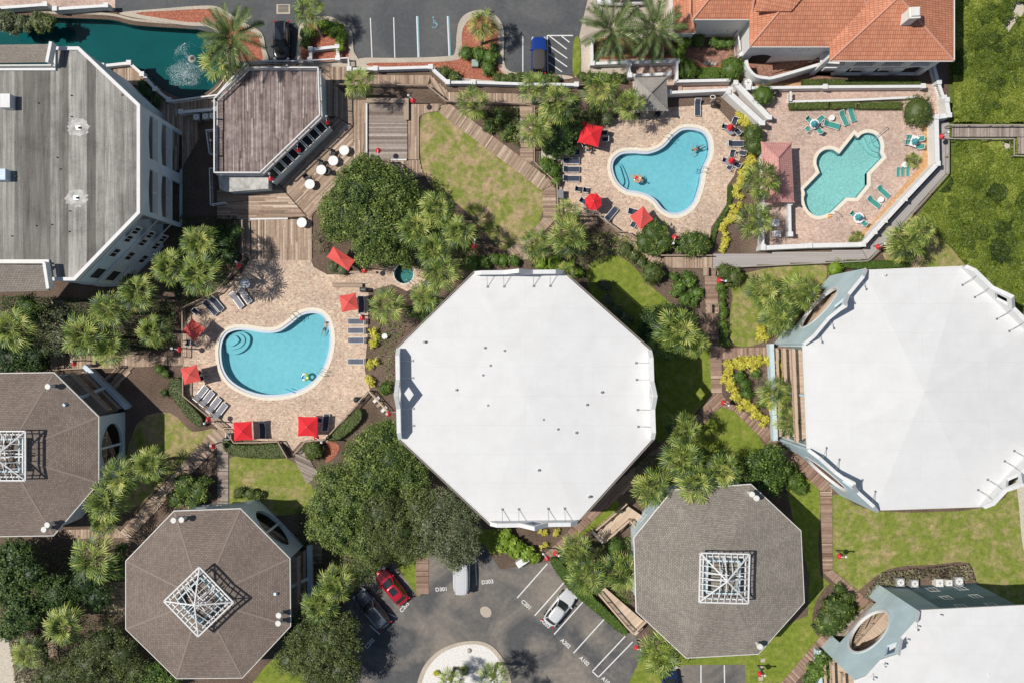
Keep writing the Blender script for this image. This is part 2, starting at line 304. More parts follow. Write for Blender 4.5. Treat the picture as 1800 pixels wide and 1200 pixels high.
# ---------------- mesh builder ----------------
class MB:
    def __init__(s): s.v = []; s.f = []; s.a = []
    def face(s, pts, var=.5):
        i = len(s.v); s.v += [tuple(p) for p in pts]; s.f.append(tuple(range(i, i + len(pts)))); s.a.append(var)
    def prism(s, poly, z0, z1, var=.5, cap0=False, holes=()):
        """vertical prism over world xy polygon"""
        poly = [Vector((p[0], p[1], 0)) for p in poly]; hs = [[Vector((p[0], p[1], 0)) for p in h] for h in holes]
        loops = [poly] + hs; flat = [p for l in loops for p in l]
        tris = tessellate_polygon(loops); base = len(s.v)
        s.v += [(p.x, p.y, z1) for p in flat]
        for t in tris:
            a, b, c = (flat[i] for i in t)
            if (b - a).cross(c - a).z < 0: t = (t[0], t[2], t[1])
            s.f.append(tuple(base + i for i in t)); s.a.append(var)
            if cap0: pass
        if z0 < z1:
            for l in loops:
                ar = sum(l[i].x * l[(i + 1) % len(l)].y - l[(i + 1) % len(l)].x * l[i].y for i in range(len(l)))
                if (ar < 0) != (l is not poly): l = l[::-1]
                for i in range(len(l)):
                    a, b = l[i], l[(i + 1) % len(l)]
                    s.face([(a.x, a.y, z0), (b.x, b.y, z0), (b.x, b.y, z1), (a.x, a.y, z1)], var)
        if cap0:
            base = len(s.v); s.v += [(p.x, p.y, z0) for p in flat]
            for t in tris:
                a, b, c = (flat[i] for i in t)
                if (b - a).cross(c - a).z > 0: t = (t[0], t[2], t[1])
                s.f.append(tuple(base + i for i in t)); s.a.append(var)
    def box(s, c, sx, sy, sz, rz=0, var=.5, M4=None):
        """box centred at c (x,y), from c.z up by sz"""
        pts = []
        for dz in (0, sz):
            for dx, dy in ((-1, -1), (1, -1), (1, 1), (-1, 1)):
                x, y = dx * sx / 2, dy * sy / 2
                pts.append(Vector((c[0] + x * math.cos(rz) - y * math.sin(rz), c[1] + x * math.sin(rz) + y * math.cos(rz), c[2] + dz)))
        if M4: pts = [M4 @ p for p in pts]
        i = len(s.v); s.v += [tuple(p) for p in pts]
        for f in ((0, 3, 2, 1), (4, 5, 6, 7), (0, 1, 5, 4), (1, 2, 6, 5), (2, 3, 7, 6), (3, 0, 4, 7)):
            s.f.append(tuple(i + j for j in f)); s.a.append(var)
    def bar(s, a, b, w_, h_=None, var=.5, up=(0, 0, 1)):
        a, b = Vector(a), Vector(b); h_ = h_ or w_; dd = (b - a).normalized(); u = Vector(up)
        if abs(dd.dot(u)) > .99: u = Vector((1, 0, 0))
        x = dd.cross(u).normalized() * w_ / 2; y = x.cross(dd).normalized() * h_ / 2
        i = len(s.v)
        for p in (a, b): s.v += [tuple(p + q) for q in (-x - y, x - y, x + y, -x + y)]
        for f in ((0, 3, 2, 1), (4, 5, 6, 7), (0, 1, 5, 4), (1, 2, 6, 5), (2, 3, 7, 6), (3, 0, 4, 7)):
            s.f.append(tuple(i + j for j in f)); s.a.append(var)
    def tube(s, pts, rad, n=10, caps=True, var=.5):
        pts = [Vector(p) for p in pts]
        if not isinstance(rad, (list, tuple)): rad = [rad] * len(pts)
        base = len(s.v)
        for i, p in enumerate(pts):
            dd = (pts[min(i + 1, len(pts) - 1)] - pts[max(i - 1, 0)]).normalized()
            u = Vector((0, 0, 1)) if abs(dd.z) < .9 else Vector((1, 0, 0))
            x = dd.cross(u).normalized(); y = dd.cross(x).normalized()
            for j in range(n):
                a = 2 * math.pi * j / n; s.v.append(tuple(p + (x * math.cos(a) + y * math.sin(a)) * rad[i]))
        for i in range(len(pts) - 1):
            for j in range(n):
                a = base + i * n + j; b = base + i * n + (j + 1) % n
                s.f.append((a, a + n, b + n, b)); s.a.append(var)
        if caps:
            s.f.append(tuple(base + j for j in range(n))); s.a.append(var)
            s.f.append(tuple(base + (len(pts) - 1) * n + j for j in range(n))[::-1]); s.a.append(var)
    def lathe(s, c, prof, n=16, var=.5):
        s_ = len(s.v)
        for r_, z in prof:
            for j in range(n):
                a = 2 * math.pi * j / n; s.v.append((c[0] + r_ * math.cos(a), c[1] + r_ * math.sin(a), c[2] + z))
        for i in range(len(prof) - 1):
            for j in range(n):
                a = s_ + i * n + j; b = s_ + i * n + (j + 1) % n
                s.f.append((a, b, b + n, a + n)); s.a.append(var)
        s.f.append(tuple(s_ + (len(prof) - 1) * n + j for j in range(n))); s.a.append(var)
    def plate(s, o, u, outline, holes=(), th=.25, var=.5):
        """wall panel in the vertical plane through o along unit u; outline in (s,z); thickness goes along -n (n = outward right of u)"""
        o = Vector(o); u = Vector(u).normalized(); n = Vector((u.y, -u.x, 0))
        loops = [[Vector((a, b, 0)) for a, b in outline]] + [[Vector((a, b, 0)) for a, b in h] for h in holes]
        flat = [p for l in loops for p in l]; tris = tessellate_polygon(loops)
        W = lambda p, k: tuple(o + u * p.x + Vector((0, 0, p.y)) - n * th * k)
        for k in (0, 1):
            base = len(s.v); s.v += [W(p, k) for p in flat]
            for t in tris:
                a, b, c = (flat[i] for i in t); ccw = (b - a).cross(c - a).z > 0
                if ccw != (k == 0): t = (t[0], t[2], t[1])
                s.f.append(tuple(base + i for i in t)); s.a.append(var)
        for l in loops:
            for i in range(len(l)):
                a, b = l[i], l[(i + 1) % len(l)]; s.face([W(a, 0), W(b, 0), W(b, 1), W(a, 1)], var)
    def build(s, name, mat, parent=None, smooth=False, uv=True):
        off = Vector((0, 0, 0)); p = parent
        while p: off += Vector(p.location); p = p.parent
        me = bpy.data.meshes.new(name)
        v = s.v if off.length < 1e-9 else [(a - off.x, b - off.y, c - off.z) for a, b, c in s.v]
        me.from_pydata(v, [], s.f)
        at = me.attributes.new('var', 'FLOAT', 'FACE'); at.data.foreach_set('value', s.a)
        if uv:
            ul = me.uv_layers.new(name='UVMap'); co = np.zeros(len(me.loops) * 2); 
            for pl in me.polygons:
                nn = pl.normal
                t = Vector((1, 0, 0)) if abs(nn.z) > .999 else Vector((-nn.y, nn.x, 0)).normalized()
                b = nn.cross(t)
                for li in pl.loop_indices:
                    q = Vector(s.v[me.loops[li].vertex_index]); co[2 * li] = q.dot(t); co[2 * li + 1] = q.dot(b)
            ul.data.foreach_set('uv', co)
        me.materials.append(mat if not isinstance(mat, str) else M[mat])
        if smooth: me.shade_smooth()
        o = bpy.data.objects.new(name, me); COL.objects.link(o)
        if parent: o.parent = parent
        return o
def tag(o, label=None, cat=None, group=None, kind=None):
    if label: o['label'] = label
    if cat: o['category'] = cat
    if group: o['group'] = group
    if kind: o['kind'] = kind
    return o
def thing(name, label, cat, loc=(0, 0, 0), rz=0, group=None):
    o = bpy.data.objects.new(name, None); COL.objects.link(o); o.location = loc; o.rotation_euler = (0, 0, rz)
    o.empty_display_size = .3
    return tag(o, label, cat, group)
def dup(root, loc, rz=0, label=None, group=None, scale=None):
    r = root.copy(); COL.objects.link(r); r.location = loc; r.rotation_euler = (0, 0, rz)
    if scale: r.scale = (scale,) * 3 if not isinstance(scale, tuple) else scale
    if label: r['label'] = label
    if group: r['group'] = group
    for ch in [c for c in root.children]:
        c = ch.copy(); COL.objects.link(c); c.parent = r
        for g in ch.children:
            e = g.copy(); COL.objects.link(e); e.parent = c
    return r
def catmull(pts, n=6, closed=True):
    out = []; N = len(pts); rg = range(N) if closed else range(N - 1)
    for i in rg:
        p = [pts[(i + j) % N] if closed else pts[max(0, min(N - 1, i + j))] for j in (-1, 0, 1, 2)]
        for k in range(n):
            t = k / n
            out.append(tuple(.5 * (2 * p[1][c] + (p[2][c] - p[0][c]) * t + (2 * p[0][c] - 5 * p[1][c] + 4 * p[2][c] - p[3][c]) * t * t + (3 * p[1][c] - p[0][c] - 3 * p[2][c] + p[3][c]) * t ** 3) for c in (0, 1)))
    if not closed: out.append(tuple(pts[-1]))
    return out
def area(p): return .5 * sum(p[i][0] * p[(i + 1) % len(p)][1] - p[(i + 1) % len(p)][0] * p[i][1] for i in range(len(p)))
def offset(poly, dist):
    """positive = inward, poly any winding; dist scalar or per-edge list"""
    n = len(poly); sgn = 1 if area(poly) > 0 else -1; L = []
    for i in range(n):
        a = Vector(poly[i][:2]); b = Vector(poly[(i + 1) % n][:2]); dd = (b - a).normalized(); nn = Vector((-dd.y, dd.x)) * sgn
        dist_i = dist[i] if isinstance(dist, (list, tuple)) else dist
        L.append((a + nn * dist_i, dd))
    out = []
    for i in range(n):
        (p, dp), (q, dq) = L[i - 1], L[i]; den = dp.x * dq.y - dp.y * dq.x
        if abs(den) < 1e-4: out.append((q.x, q.y)); continue
        t = ((q.x - p.x) * dq.y - (q.y - p.y) * dq.x) / den; out.append((p.x + dp.x * t, p.y + dp.y * t))
    return out
def gp(px, h=0): return [tuple(P(x, y, h)[:2]) for x, y in px]

# ---------------- ground, with holes for the pools and the pond ----------------
POOL1 = catmull([(545, 541), (568, 545), (583, 562), (589, 590), (586, 622), (575, 652), (556, 677), (528, 694), (495, 702), (458, 702), (425, 692), (399, 675), (384, 652), (379, 625), (381, 600), (392, 580), (412, 571), (437, 571), (462, 575), (486, 574), (506, 561), (524, 547)])
POOL2 = catmull([(1217, 219), (1240, 226), (1253, 245), (1254, 273), (1243, 300), (1237, 330), (1226, 360), (1206, 379), (1182, 384), (1160, 375), (1143, 356), (1123, 347), (1098, 342), (1078, 325), (1068, 300), (1071, 278), (1088, 263), (1112, 260), (1138, 261), (1160, 252), (1177, 234), (1195, 221)])
arc = lambda cx, cy, r, a0, a1, n=10: [(cx + r * math.cos(R(a0 + (a1 - a0) * i / n)), cy + r * math.sin(R(a0 + (a1 - a0) * i / n))) for i in range(n + 1)]
POOL3 = [(1501, 229), (1508, 235)] + catmull([(1511, 232), (1524, 228), (1539, 231), (1550, 242), (1554, 256), (1553, 268)], 4, False) + [(1558, 278), (1530, 307), (1530, 327), (1508, 354), (1489, 354), (1463, 379)] + catmull([(1450, 384), (1435, 386), (1421, 379), (1411, 366), (1407, 350), (1409, 341)], 4, False) + [(1406, 332), (1434, 303)] + catmull([(1429, 290), (1430, 278), (1437, 266), (1450, 258), (1465, 258), (1474, 263)], 4, False)
SPA = arc(710, 482, 18.5, 0, 337, 15)
POND = catmull([(-60, 20), (60, 30), (150, 33), (200, 36), (240, 45), (330, 51), (372, 56), (398, 78), (396, 115), (380, 148), (352, 168), (322, 173), (300, 166), (276, 150), (255, 128), (236, 116), (200, 112), (190, 146), (60, 150), (-60, 150)], 4)
WP1, WP2, WP3, WSPA, WPOND = gp(POOL1), gp(POOL2), gp(POOL3), gp(SPA), gp(POND)
def sheet(name, px, mat, z, holes=(), z0=None, label=None, smooth=None, pts=None):
    if smooth: px = catmull(px, smooth)
    mb = MB(); mb.prism(pts or gp(px), z if z0 is None else z0, z, holes=holes); o = mb.build(name, mat)
    tag(o, label, None, None, 'structure'); return o
sheet('ground', None, 'mulch', 0, [WP1, WP2, WP3, WSPA, WPOND], pts=[(-75, -55), (75, -55), (75, 55), (-75, 55)])
mb = MB(); mb.prism([(-2500, -2500), (2500, -2500), (2500, 2500), (-2500, 2500)], -.03, -.03, holes=[[(-74, -54), (74, -54), (74, 54), (-74, 54)]])
tag(mb.build('terrain', 'terrain'), kind='structure')
# lawns
for px, m_, z in [
    ([(742, 202), (775, 198), (860, 250), (920, 290), (955, 335), (950, 385), (925, 428), (885, 442), (850, 405), (800, 355), (760, 330), (740, 285)], 'lawn_dry', .02),
    ([(1030, 478), (1075, 448), (1110, 465), (1140, 500), (1175, 530), (1190, 560), (1180, 610), (1120, 600), (1060, 560)], 'lawn_green', .02),
    ([(1292, 485), (1440, 462), (1448, 500), (1420, 540), (1345, 600), (1290, 606), (1283, 560), (1288, 520)], 'lawn', .02),
    ([(1120, 590), (1248, 608), (1250, 690), (1222, 725), (1165, 785), (1130, 700)], 'lawn_green', .024),
    ([(1240, 738), (1285, 715), (1345, 785), (1330, 830), (1260, 820), (1185, 795)], 'lawn_green', .02),
    ([(402, 805), (500, 803), (548, 850), (535, 900), (402, 895)], 'lawn', .02),
    ([(240, 745), (298, 725), (338, 758), (378, 756), (300, 835), (232, 895), (212, 860)], 'lawn_dry', .02),
    ([(1560, 470), (1575, 400), (1612, 380), (1700, 470), (1720, 520)], 'lawn_dry', .02),
    ([(1462, 870), (1540, 898), (1740, 890), (1790, 830), (1860, 780), (1860, 1340), (1390, 1340), (1462, 1130), (1525, 1060), (1462, 1000)], 'lawn', .02),
    ([(1380, 850), (1440, 850), (1442, 1010), (1520, 1060), (1430, 1140), (1360, 1230), (1100, 1330), (1105, 1170), (1200, 1120), (1420, 1080)], 'lawn_green', .024),
    ([(1020, 905), (1075, 875), (1085, 900), (1010, 945)], 'lawn_green', .02),
    ([(625, 990), (725, 950), (735, 1010), (735, 1050), (690, 1020), (640, 1040)], 'lawn_green', .02),
    ([(1008, 75), (1018, 68), (1020, 125), (1007, 130)], 'lawn_green', .15),
    ([(440, 1205), (520, 1130), (560, 1200), (540, 1300), (420, 1300)], 'lawn_green', .02),
    ([(730, 940), (880, 930), (900, 965), (850, 975), (745, 985)], 'lawn_green', .026)]:
    sheet('lawn', px, m_, z, smooth=3)
sheet('scrub_soil', [(1665, -90), (1930, -90), (1930, 700), (1800, 560), (1700, 478), (1640, 410), (1612, 378), (1668, 300), (1668, 215)], 'scrub_soil', .008)
for px in ([(1790, -10), (1800, 20), (1780, 45), (1765, 70), (1762, 55), (1775, 30), (1780, 0)], [(1755, 250), (1775, 255), (1770, 262), (1757, 260)], [(1780, 780), (1810, 770), (1812, 980), (1798, 960), (1790, 880)]):
    sheet('sand', px, 'sand', .03, smooth=4)
sheet('dry_ground', [(-60, 1105), (20, 1108), (50, 1150), (75, 1200), (85, 1260), (-60, 1260)], 'sand', .02, smooth=3)
# roads
sheet('road', [(204, -110), (1050, -110), (1032, 0), (1006, 132), (880, 131), (618, 118), (452, 118), (380, 60), (204, 18)], 'asphalt', .012)
sheet('driveway_bridge', [(-60, -110), (203, -110), (203, 20), (-60, 20)], 'paver_pink', .05)
sheet('driveway', [(1051, -110), (1205, -110), (1205, 20), (1190, 60), (1190, 128), (1040, 136), (1010, 136), (1019, 60), (1033, 0)], 'concrete', .03)
sheet('car_park', [(752, 962), (850, 955), (880, 1000), (950, 988), (978, 984), (1117, 1114), (1128, 1150), (1105, 1200), (1100, 1340), (540, 1340), (560, 1180), (620, 1130), (600, 1070), (640, 1012), (690, 985), (735, 1048), (752, 1040)], 'asphalt_lot', .034)
sheet('car_park', [(1190, 1168), (1309, 1167), (1312, 1340), (1188, 1340)], 'asphalt_lot', .034)
sheet('concrete_patch', [(845, 1068), (855, 1065), (863, 1072), (862, 1082), (852, 1084), (845, 1077)], 'concrete', .04, smooth=3)
def island(outer, inner, fill, n=4, label=None, hh=.14):
    o_, i_ = catmull(outer, n), catmull(inner, n)
    mb = MB(); mb.prism(gp(o_), 0, hh, holes=[gp(i_)]); tag(mb.build('kerb', 'concrete'), kind='structure')
    sheet('planting_bed', i_, fill, hh - .03)
island([(210, 24), (290, 16), (365, 11), (392, 17), (420, 36), (448, 50), (462, 62), (467, 85), (468, 112), (405, 112), (396, 78), (370, 50), (330, 46), (260, 36)],
       [(240, 24), (300, 20), (362, 17), (386, 22), (410, 40), (440, 55), (455, 66), (460, 88), (459, 108), (412, 106), (400, 76), (374, 44), (330, 40), (270, 31)], 'red_mulch')
island([(525, 112), (525, 60), (530, 42), (545, 32), (570, 29), (592, 34), (610, 46), (620, 62), (622, 90), (630, 105), (630, 117), (575, 118)],
       [(533, 110), (533, 62), (538, 48), (550, 40), (570, 37), (588, 42), (602, 52), (610, 64), (613, 92), (612, 104), (600, 108), (575, 109)], 'red_mulch')
island([(632, 104), (700, 103), (785, 100), (800, 92), (803, 60), (808, 38), (822, 24), (845, 19), (868, 26), (882, 42), (886, 64), (886, 108), (896, 126), (930, 131), (990, 133), (1000, 140), (880, 146), (790, 140), (757, 122), (640, 122)],
       [(650, 112), (720, 111), (795, 108), (811, 98), (812, 62), (818, 44), (830, 33), (846, 28), (862, 34), (873, 48), (876, 66), (876, 110), (888, 132), (930, 138), (985, 138), (880, 143), (795, 135), (765, 119), (660, 118)], 'red_mulch', 4, hh=.148)
island([(734, 1215), (738, 1185), (752, 1160), (775, 1140), (805, 1128), (838, 1125), (862, 1132), (880, 1150), (893, 1175), (900, 1215), (890, 1280), (820, 1310), (750, 1280)],
       [(741, 1213), (745, 1187), (758, 1164), (779, 1145), (807, 1134), (837, 1131), (858, 1138), (874, 1154), (886, 1177), (893, 1213), (884, 1274), (820, 1300), (756, 1274)], 'white_gravel')
# painted lines
def pline(pts, w_=.11, z=.018, m_='line', name='road_marking'):
    mb = MB()
    for a, b in zip(pts[:-1], pts[1:]):
        A, B = P(*a), P(*b); dd = (B - A).normalized(); nn = Vector((-dd.y, dd.x, 0)) * w_ / 2
        mb.face([A + nn + Vector((0, 0, z)), A - nn + Vector((0, 0, z)), B - nn + Vector((0, 0, z)), B + nn + Vector((0, 0, z))][::-1])
    for f in range(len(mb.f)):
        pass
    return tag(mb.build(name, m_), kind='structure')
for a, b in (((651, 32), (654, 103)), ((692, 31), (694, 102)), ((919, 64), (919, 127))): pline([a, b])
for x0, x1, y1 in ((732.5, 735, 101), (786.5, 789.5, 99)):
    pline([(x0, 29), (x1, y1)], .14); pline([(x0 + 2.2, 29), (x1 + 2.2, y1)], .13, m_='bluepaint')
pline([(962, 63), (1007, 63)], .13, .019); pline([(962, 63), (963, 127)], .13, .022)
for a, b in (((966, 64), (996, 87)), ((987, 64), (1001, 75)), ((964, 80), (997, 103)), ((964, 95), (997, 118)), ((964, 110), (988, 127))): pline([a, b], .12, .026)
mb = MB(); c = P(763, 45)
pts = [c + Vector((.28 * math.cos(a), .28 * math.sin(a), .02)) for a in [R(-150 + 24 * i) for i in range(12)]]
for a, b in zip(pts[:-1], pts[1:]): mb.bar(a, b, .09, .004)
for a, b in (((-.1, .75), (-.05, .3)), ((-.05, .3), (.25, .3)), ((.25, .3), (.42, 0)), ((-.08, .5), (.2, .5))): mb.bar(c + Vector((*a, .022)), c + Vector((*b, .022)), .09, .004)
mb.lathe(c + Vector((-.1, .92, .018)), [(.1, 0), (.1, .004)]); tag(mb.build('wheelchair_symbol', 'bluepaint'), kind='structure')
# lower car park
LZ = .042
for a, b in (((962, 990), (909, 1050)), ((993, 1021), (940, 1081)), ((1028, 1053), (974, 1114)), ((1063, 1086), (1008, 1147)), ((835, 965), (838, 1028)), ((640, 1058), (698, 1084)), ((650, 1098), (668, 1114)), ((1232, 1168), (1232, 1230)), ((1273, 1168), (1274, 1230))): pline([a, b], .13, LZ)
pline([(1099, 1117), (1041, 1179), (1052, 1189), (1112, 1127)], .13, LZ + .004)
def text(s, px, py, rot, size, mat='line', z=LZ, name='bay_number'):
    cu = bpy.data.curves.new(name, 'FONT'); cu.body = s; cu.size = size; cu.align_x = 'CENTER'; cu.align_y = 'CENTER'; cu.offset = .012
    o = bpy.data.objects.new('tmp', cu); COL.objects.link(o); dg = bpy.context.evaluated_depsgraph_get()
    me = bpy.data.meshes.new_from_object(o.evaluated_get(dg)); me.name = name; bpy.data.objects.remove(o)
    me.materials.clear(); me.materials.append(M[mat]); o = bpy.data.objects.new(name, me); COL.objects.link(o)
    o.location = P(px, py) + Vector((0, 0, z)); o.rotation_euler = (0, 0, R(rot)); tag(o, kind='structure'); return o
for s_, x, y, r_ in (('D301', 776, 1035, 4), ('D303', 857, 1022, 6), ('C201', 925, 1062, -42), ('A203', 959, 1095, -42), ('A202', 994, 1130, -42), ('A102', 1027, 1161, -42), ('A101', 1066, 1197, -42), ('C203', 711, 1066, 50), ('C202', 650, 1130, 50)):
    text(s_, x, y, r_, .62)
# paver decks and pink terraces
sheet('pool_deck', [(440, 456), (548, 457), (556, 470), (575, 483), (620, 482), (700, 466), (750, 470), (748, 498), (715, 512), (690, 500), (648, 512), (646, 600), (641, 648), (651, 688), (578, 768), (575, 777), (530, 775), (515, 792), (497, 776), (402, 770), (378, 748), (323, 697), (321, 575), (345, 535), (400, 500), (425, 480)], 'paver', .05, [WP1, WSPA])
sheet('pool_deck', [(988, 265), (1030, 240), (1060, 215), (1090, 207), (1110, 195), (1170, 190), (1255, 184), (1300, 232), (1303, 272), (1290, 310), (1278, 328), (1277, 360), (1250, 400), (1248, 420), (1150, 420), (1085, 408), (1050, 378), (985, 378), (983, 320)], 'paver', .05, [WP2])
sheet('pool_deck', [(1200, 148), (1655, 148), (1656, 285), (1516, 434), (1338, 436), (1338, 240), (1300, 200), (1255, 160), (1200, 160)], 'paver_pink', .055, [WP3])
sheet('terrace', [(1112, 112), (1190, 112), (1190, 148), (1199, 148), (1199, 160), (1112, 160)], 'paver_pink', .05)
sheet('terrace', [(1205, 84), (1320, 84), (1320, 110), (1240, 114), (1205, 108)], 'paver_red', .05)
sheet('terrace', [(1318, 80), (1400, 80), (1460, 115), (1460, 145), (1318, 145)], 'paver_red', .05)
sheet('planting_bed', [(1320, 146), (1430, 146), (1430, 152), (1320, 152)], 'orange_mulch', .062)
sheet('planting_bed', [(1205, 110), (1240, 116), (1322, 106), (1322, 142), (1205, 142)], 'red_mulch', .056)
sheet('planting_bed', [(1040, 68), (1195, 68), (1195, 102), (1040, 106)], 'red_mulch', .055)
sheet('planting_bed', [(1592, 195), (1622, 232), (1624, 262), (1610, 300), (1530, 395), (1492, 424), (1512, 428), (1640, 292), (1640, 200)], 'orange_mulch', .062)
sheet('planting_bed', [(545, 455), (572, 450), (640, 470), (660, 478), (600, 482), (570, 480), (552, 470)], 'mulch', .06)
sheet('planting_bed', [(948, 266), (985, 266), (985, 282), (948, 284)], 'sand', .03)
sheet('footpath', [(90, 528), (112, 528), (112, 640), (94, 640)], 'concrete', .03)
sheet('planting_bed', [(574, 776), (596, 782), (590, 800), (572, 812)], 'red_mulch', .03, smooth=3)
sheet('planting_bed', [(1375, 1000), (1430, 985), (1540, 960)], 'mulch', .03) if False else None
sheet('planting_bed', [(1500, 1050), (1560, 1000), (1640, 992), (1700, 988), (1716, 1020), (1720, 1045), (1540, 1060)], 'mulch', .03, smooth=3)
sheet('planting_bed', [(1428, 1080), (1440, 1045), (1465, 1022), (1490, 1030), (1510, 1060), (1490, 1100), (1450, 1120), (1432, 1110)], 'mulch', .03, smooth=3)
sheet('planting_bed', [(1180, 478), (1238, 474), (1240, 560), (1232, 562), (1205, 545), (1178, 530), (1172, 500)], 'mulch', .03, smooth=3)

# ---------------- pools ----------------
def pool(label, px, wp, depth, plaster, water, steps=(), name='swimming_pool', wide=.36, tile=.28, bench=None):
    c = Vector((sum(p[0] for p in wp) / len(wp), sum(p[1] for p in wp) / len(wp), 0))
    t = thing(name, label, 'pool', c)
    inner = offset(wp, wide); inner2 = offset(wp, wide + tile)
    mb = MB(); mb.prism(offset(wp, -.01), -.05, .085, holes=[inner]); mb.build('coping', 'coping', t)
    mb = MB(); mb.prism(inner, -.6, -.02, holes=[inner2]); mb.build('tile_band', 'pool_tile', t)
    mb = MB(); mb.prism(inner2, -depth, -depth)
    for i in range(len(inner2)):
        a, b = inner2[i], inner2[(i + 1) % len(inner2)]; mb.face([(a[0], a[1], -depth), (b[0], b[1], -depth), (b[0], b[1], -.05), (a[0], a[1], -.05)])
    mb.build('basin', plaster, t)
    mb = MB(); mb.prism(inner2, -.1, -.1); mb.build('water', water, t)
    for i, (sp, zz) in enumerate(steps):
        mb = MB(); mb.prism(gp(sp), -depth + .01, zz); st_ = mb.build('step', plaster, t); g_ = gp(sp); mb = MB(); [mb.bar((p[0], p[1], zz + .012), (q[0], q[1], zz + .012), .05, .02) for p, q in zip(g_, g_[1:] + g_[:1])]; mb.build('step_edge', 'tile_dark', st_)
    return t
def pie(cx, cy, r, a0, a1, extra=()): return arc(cx, cy, r, a0, a1, 8) + list(extra)
pool('large kidney shaped blue pool on the left paver deck', POOL1, WP1, .95, 'pool_plaster', 'pool_water',
     [(catmull([(400, 592), (420, 583), (436, 592), (432, 610), (414, 622), (396, 618)], 4), -.62), (catmull([(400, 592), (417, 586), (428, 595), (424, 607), (410, 614), (396, 612)], 4), -.5), (catmull([(400, 594), (412, 590), (419, 598), (414, 604), (406, 608), (396, 606)], 4), -.28)])
pool('blue pool with a swimmer at the upper middle, beside the gazebo', POOL2, WP2, .95, 'pool_plaster', 'pool_water',
     [(catmull([(1082, 290), (1092, 286), (1100, 300), (1106, 320), (1100, 332), (1086, 322), (1079, 306)], 4), -.75), (catmull([(1081, 292), (1089, 290), (1094, 303), (1098, 318), (1094, 325), (1085, 318), (1079, 305)], 4), -.48)])
pool('smaller green-blue pool with notched corners on the pink terrace', POOL3, WP3, .95, 'pool_plaster_green', 'pool_water_green', tile=.04, steps=
     [(catmull([(1510, 238), (1528, 234), (1545, 243), (1549, 262), (1548, 274), (1532, 268), (1520, 255)], 4), -.8), (catmull([(1522, 237), (1535, 237), (1545, 246), (1548, 260), (1548, 267), (1535, 262), (1526, 248)], 4), -.55), (catmull([(1532, 238), (1541, 243), (1546, 252), (1547, 259), (1538, 254)], 4), -.3)])
pool('small round dark green spa pool beside the palms', SPA, WSPA, .9, 'spa_plaster', 'pool_water_green', name='spa_pool', wide=.07, tile=.06)
# pond
mb = MB(); mb.prism(WPOND, -1.6, -1.6)
inn = offset(WPOND, .1)
for i in range(len(WPOND)):
    a, b = WPOND[i], WPOND[(i + 1) % len(WPOND)]; mb.face([(a[0], a[1], -1.6), (b[0], b[1], -1.6), (b[0], b[1], 0), (a[0], a[1], 0)])
tag(mb.build('pond_bed', 'pond_bed'), kind='structure')
mb = MB(); mb.prism(offset(WPOND, .02), -.45, -.45); tag(mb.build('water', 'pond_water'), kind='structure')
mb = MB(); bank_o = gp([(-60, 14), (140, 22), (204, 26), (260, 36), (330, 43), (378, 48), (405, 75), (404, 118), (385, 155), (354, 175), (320, 180), (296, 172), (268, 152), (246, 124), (236, 110), (200, 106), (-60, 40)])
bo = gp(catmull([(-60, 8), (60, 20), (150, 22), (200, 25), (240, 34), (330, 42), (376, 47), (406, 74), (404, 118), (386, 153), (355, 175), (322, 181), (296, 174), (270, 154), (250, 134), (232, 122), (206, 118), (192, 155), (60, 160), (-60, 160)], 4))
for i in range(len(bo)):
    j = (i + 1) % len(bo); a, b, c_, d_ = bo[i], bo[j], WPOND[j], WPOND[i]
    e, f = offset(WPOND, .35)[i] if False else d_, c_
    mb.face([(a[0], a[1], .1), (b[0], b[1], .1), (c_[0], c_[1], -.2), (d_[0], d_[1], -.2)])
tag(mb.build('pond_bank', 'concrete'), kind='structure')

# ---------------- plank decks ----------------
def deck(px, ang, mat='wood', z=.12, pitch=.15, label=None, name='boardwalk', pts=None, gap=.012, lvl=None, th=.06, seg=3.6):
    """real planks running at angle ang (degrees, world) over the polygon"""
    poly = pts or gp(px); a = R(ang); ca, sa = math.cos(a), math.sin(a)
    rp = [(x * ca + y * sa, -x * sa + y * ca) for x, y in poly]
    y0, y1 = min(p[1] for p in rp), max(p[1] for p in rp); mb = MB(); n = max(1, round((y1 - y0) / pitch)); pt = (y1 - y0) / n
    for i in range(n):
        yc = y0 + (i + .5) * pt; xs = []
        for j in range(len(rp)):
            (xa, ya), (xb, yb) = rp[j], rp[(j + 1) % len(rp)]
            if (ya <= yc) != (yb <= yc): xs.append(xa + (yc - ya) / (yb - ya) * (xb - xa))
        xs.sort()
        for xa, xb in zip(xs[::2], xs[1::2]):
            q = xa; first = True
            while q < xb - .02:
                L = (random.uniform(.3, 1) if first else 1) * seg * random.uniform(.8, 1.2) if xb - xa > seg * 1.3 else xb - xa
                e = min(xb, q + L); e = xb if xb - e < .4 else e; first = False
                cx, cy = (q + e) / 2, yc
                mb.box((cx * ca - cy * sa, cx * sa + cy * ca, z - th), e - q - .004, pt - gap, th, a, min(1, max(0, random.gauss(.5, .22))))
                q = e
    o = mb.build(name, mat, uv=False); tag(o, label, kind='structure'); return o
D = lambda *a, **k: deck(*a, **k)
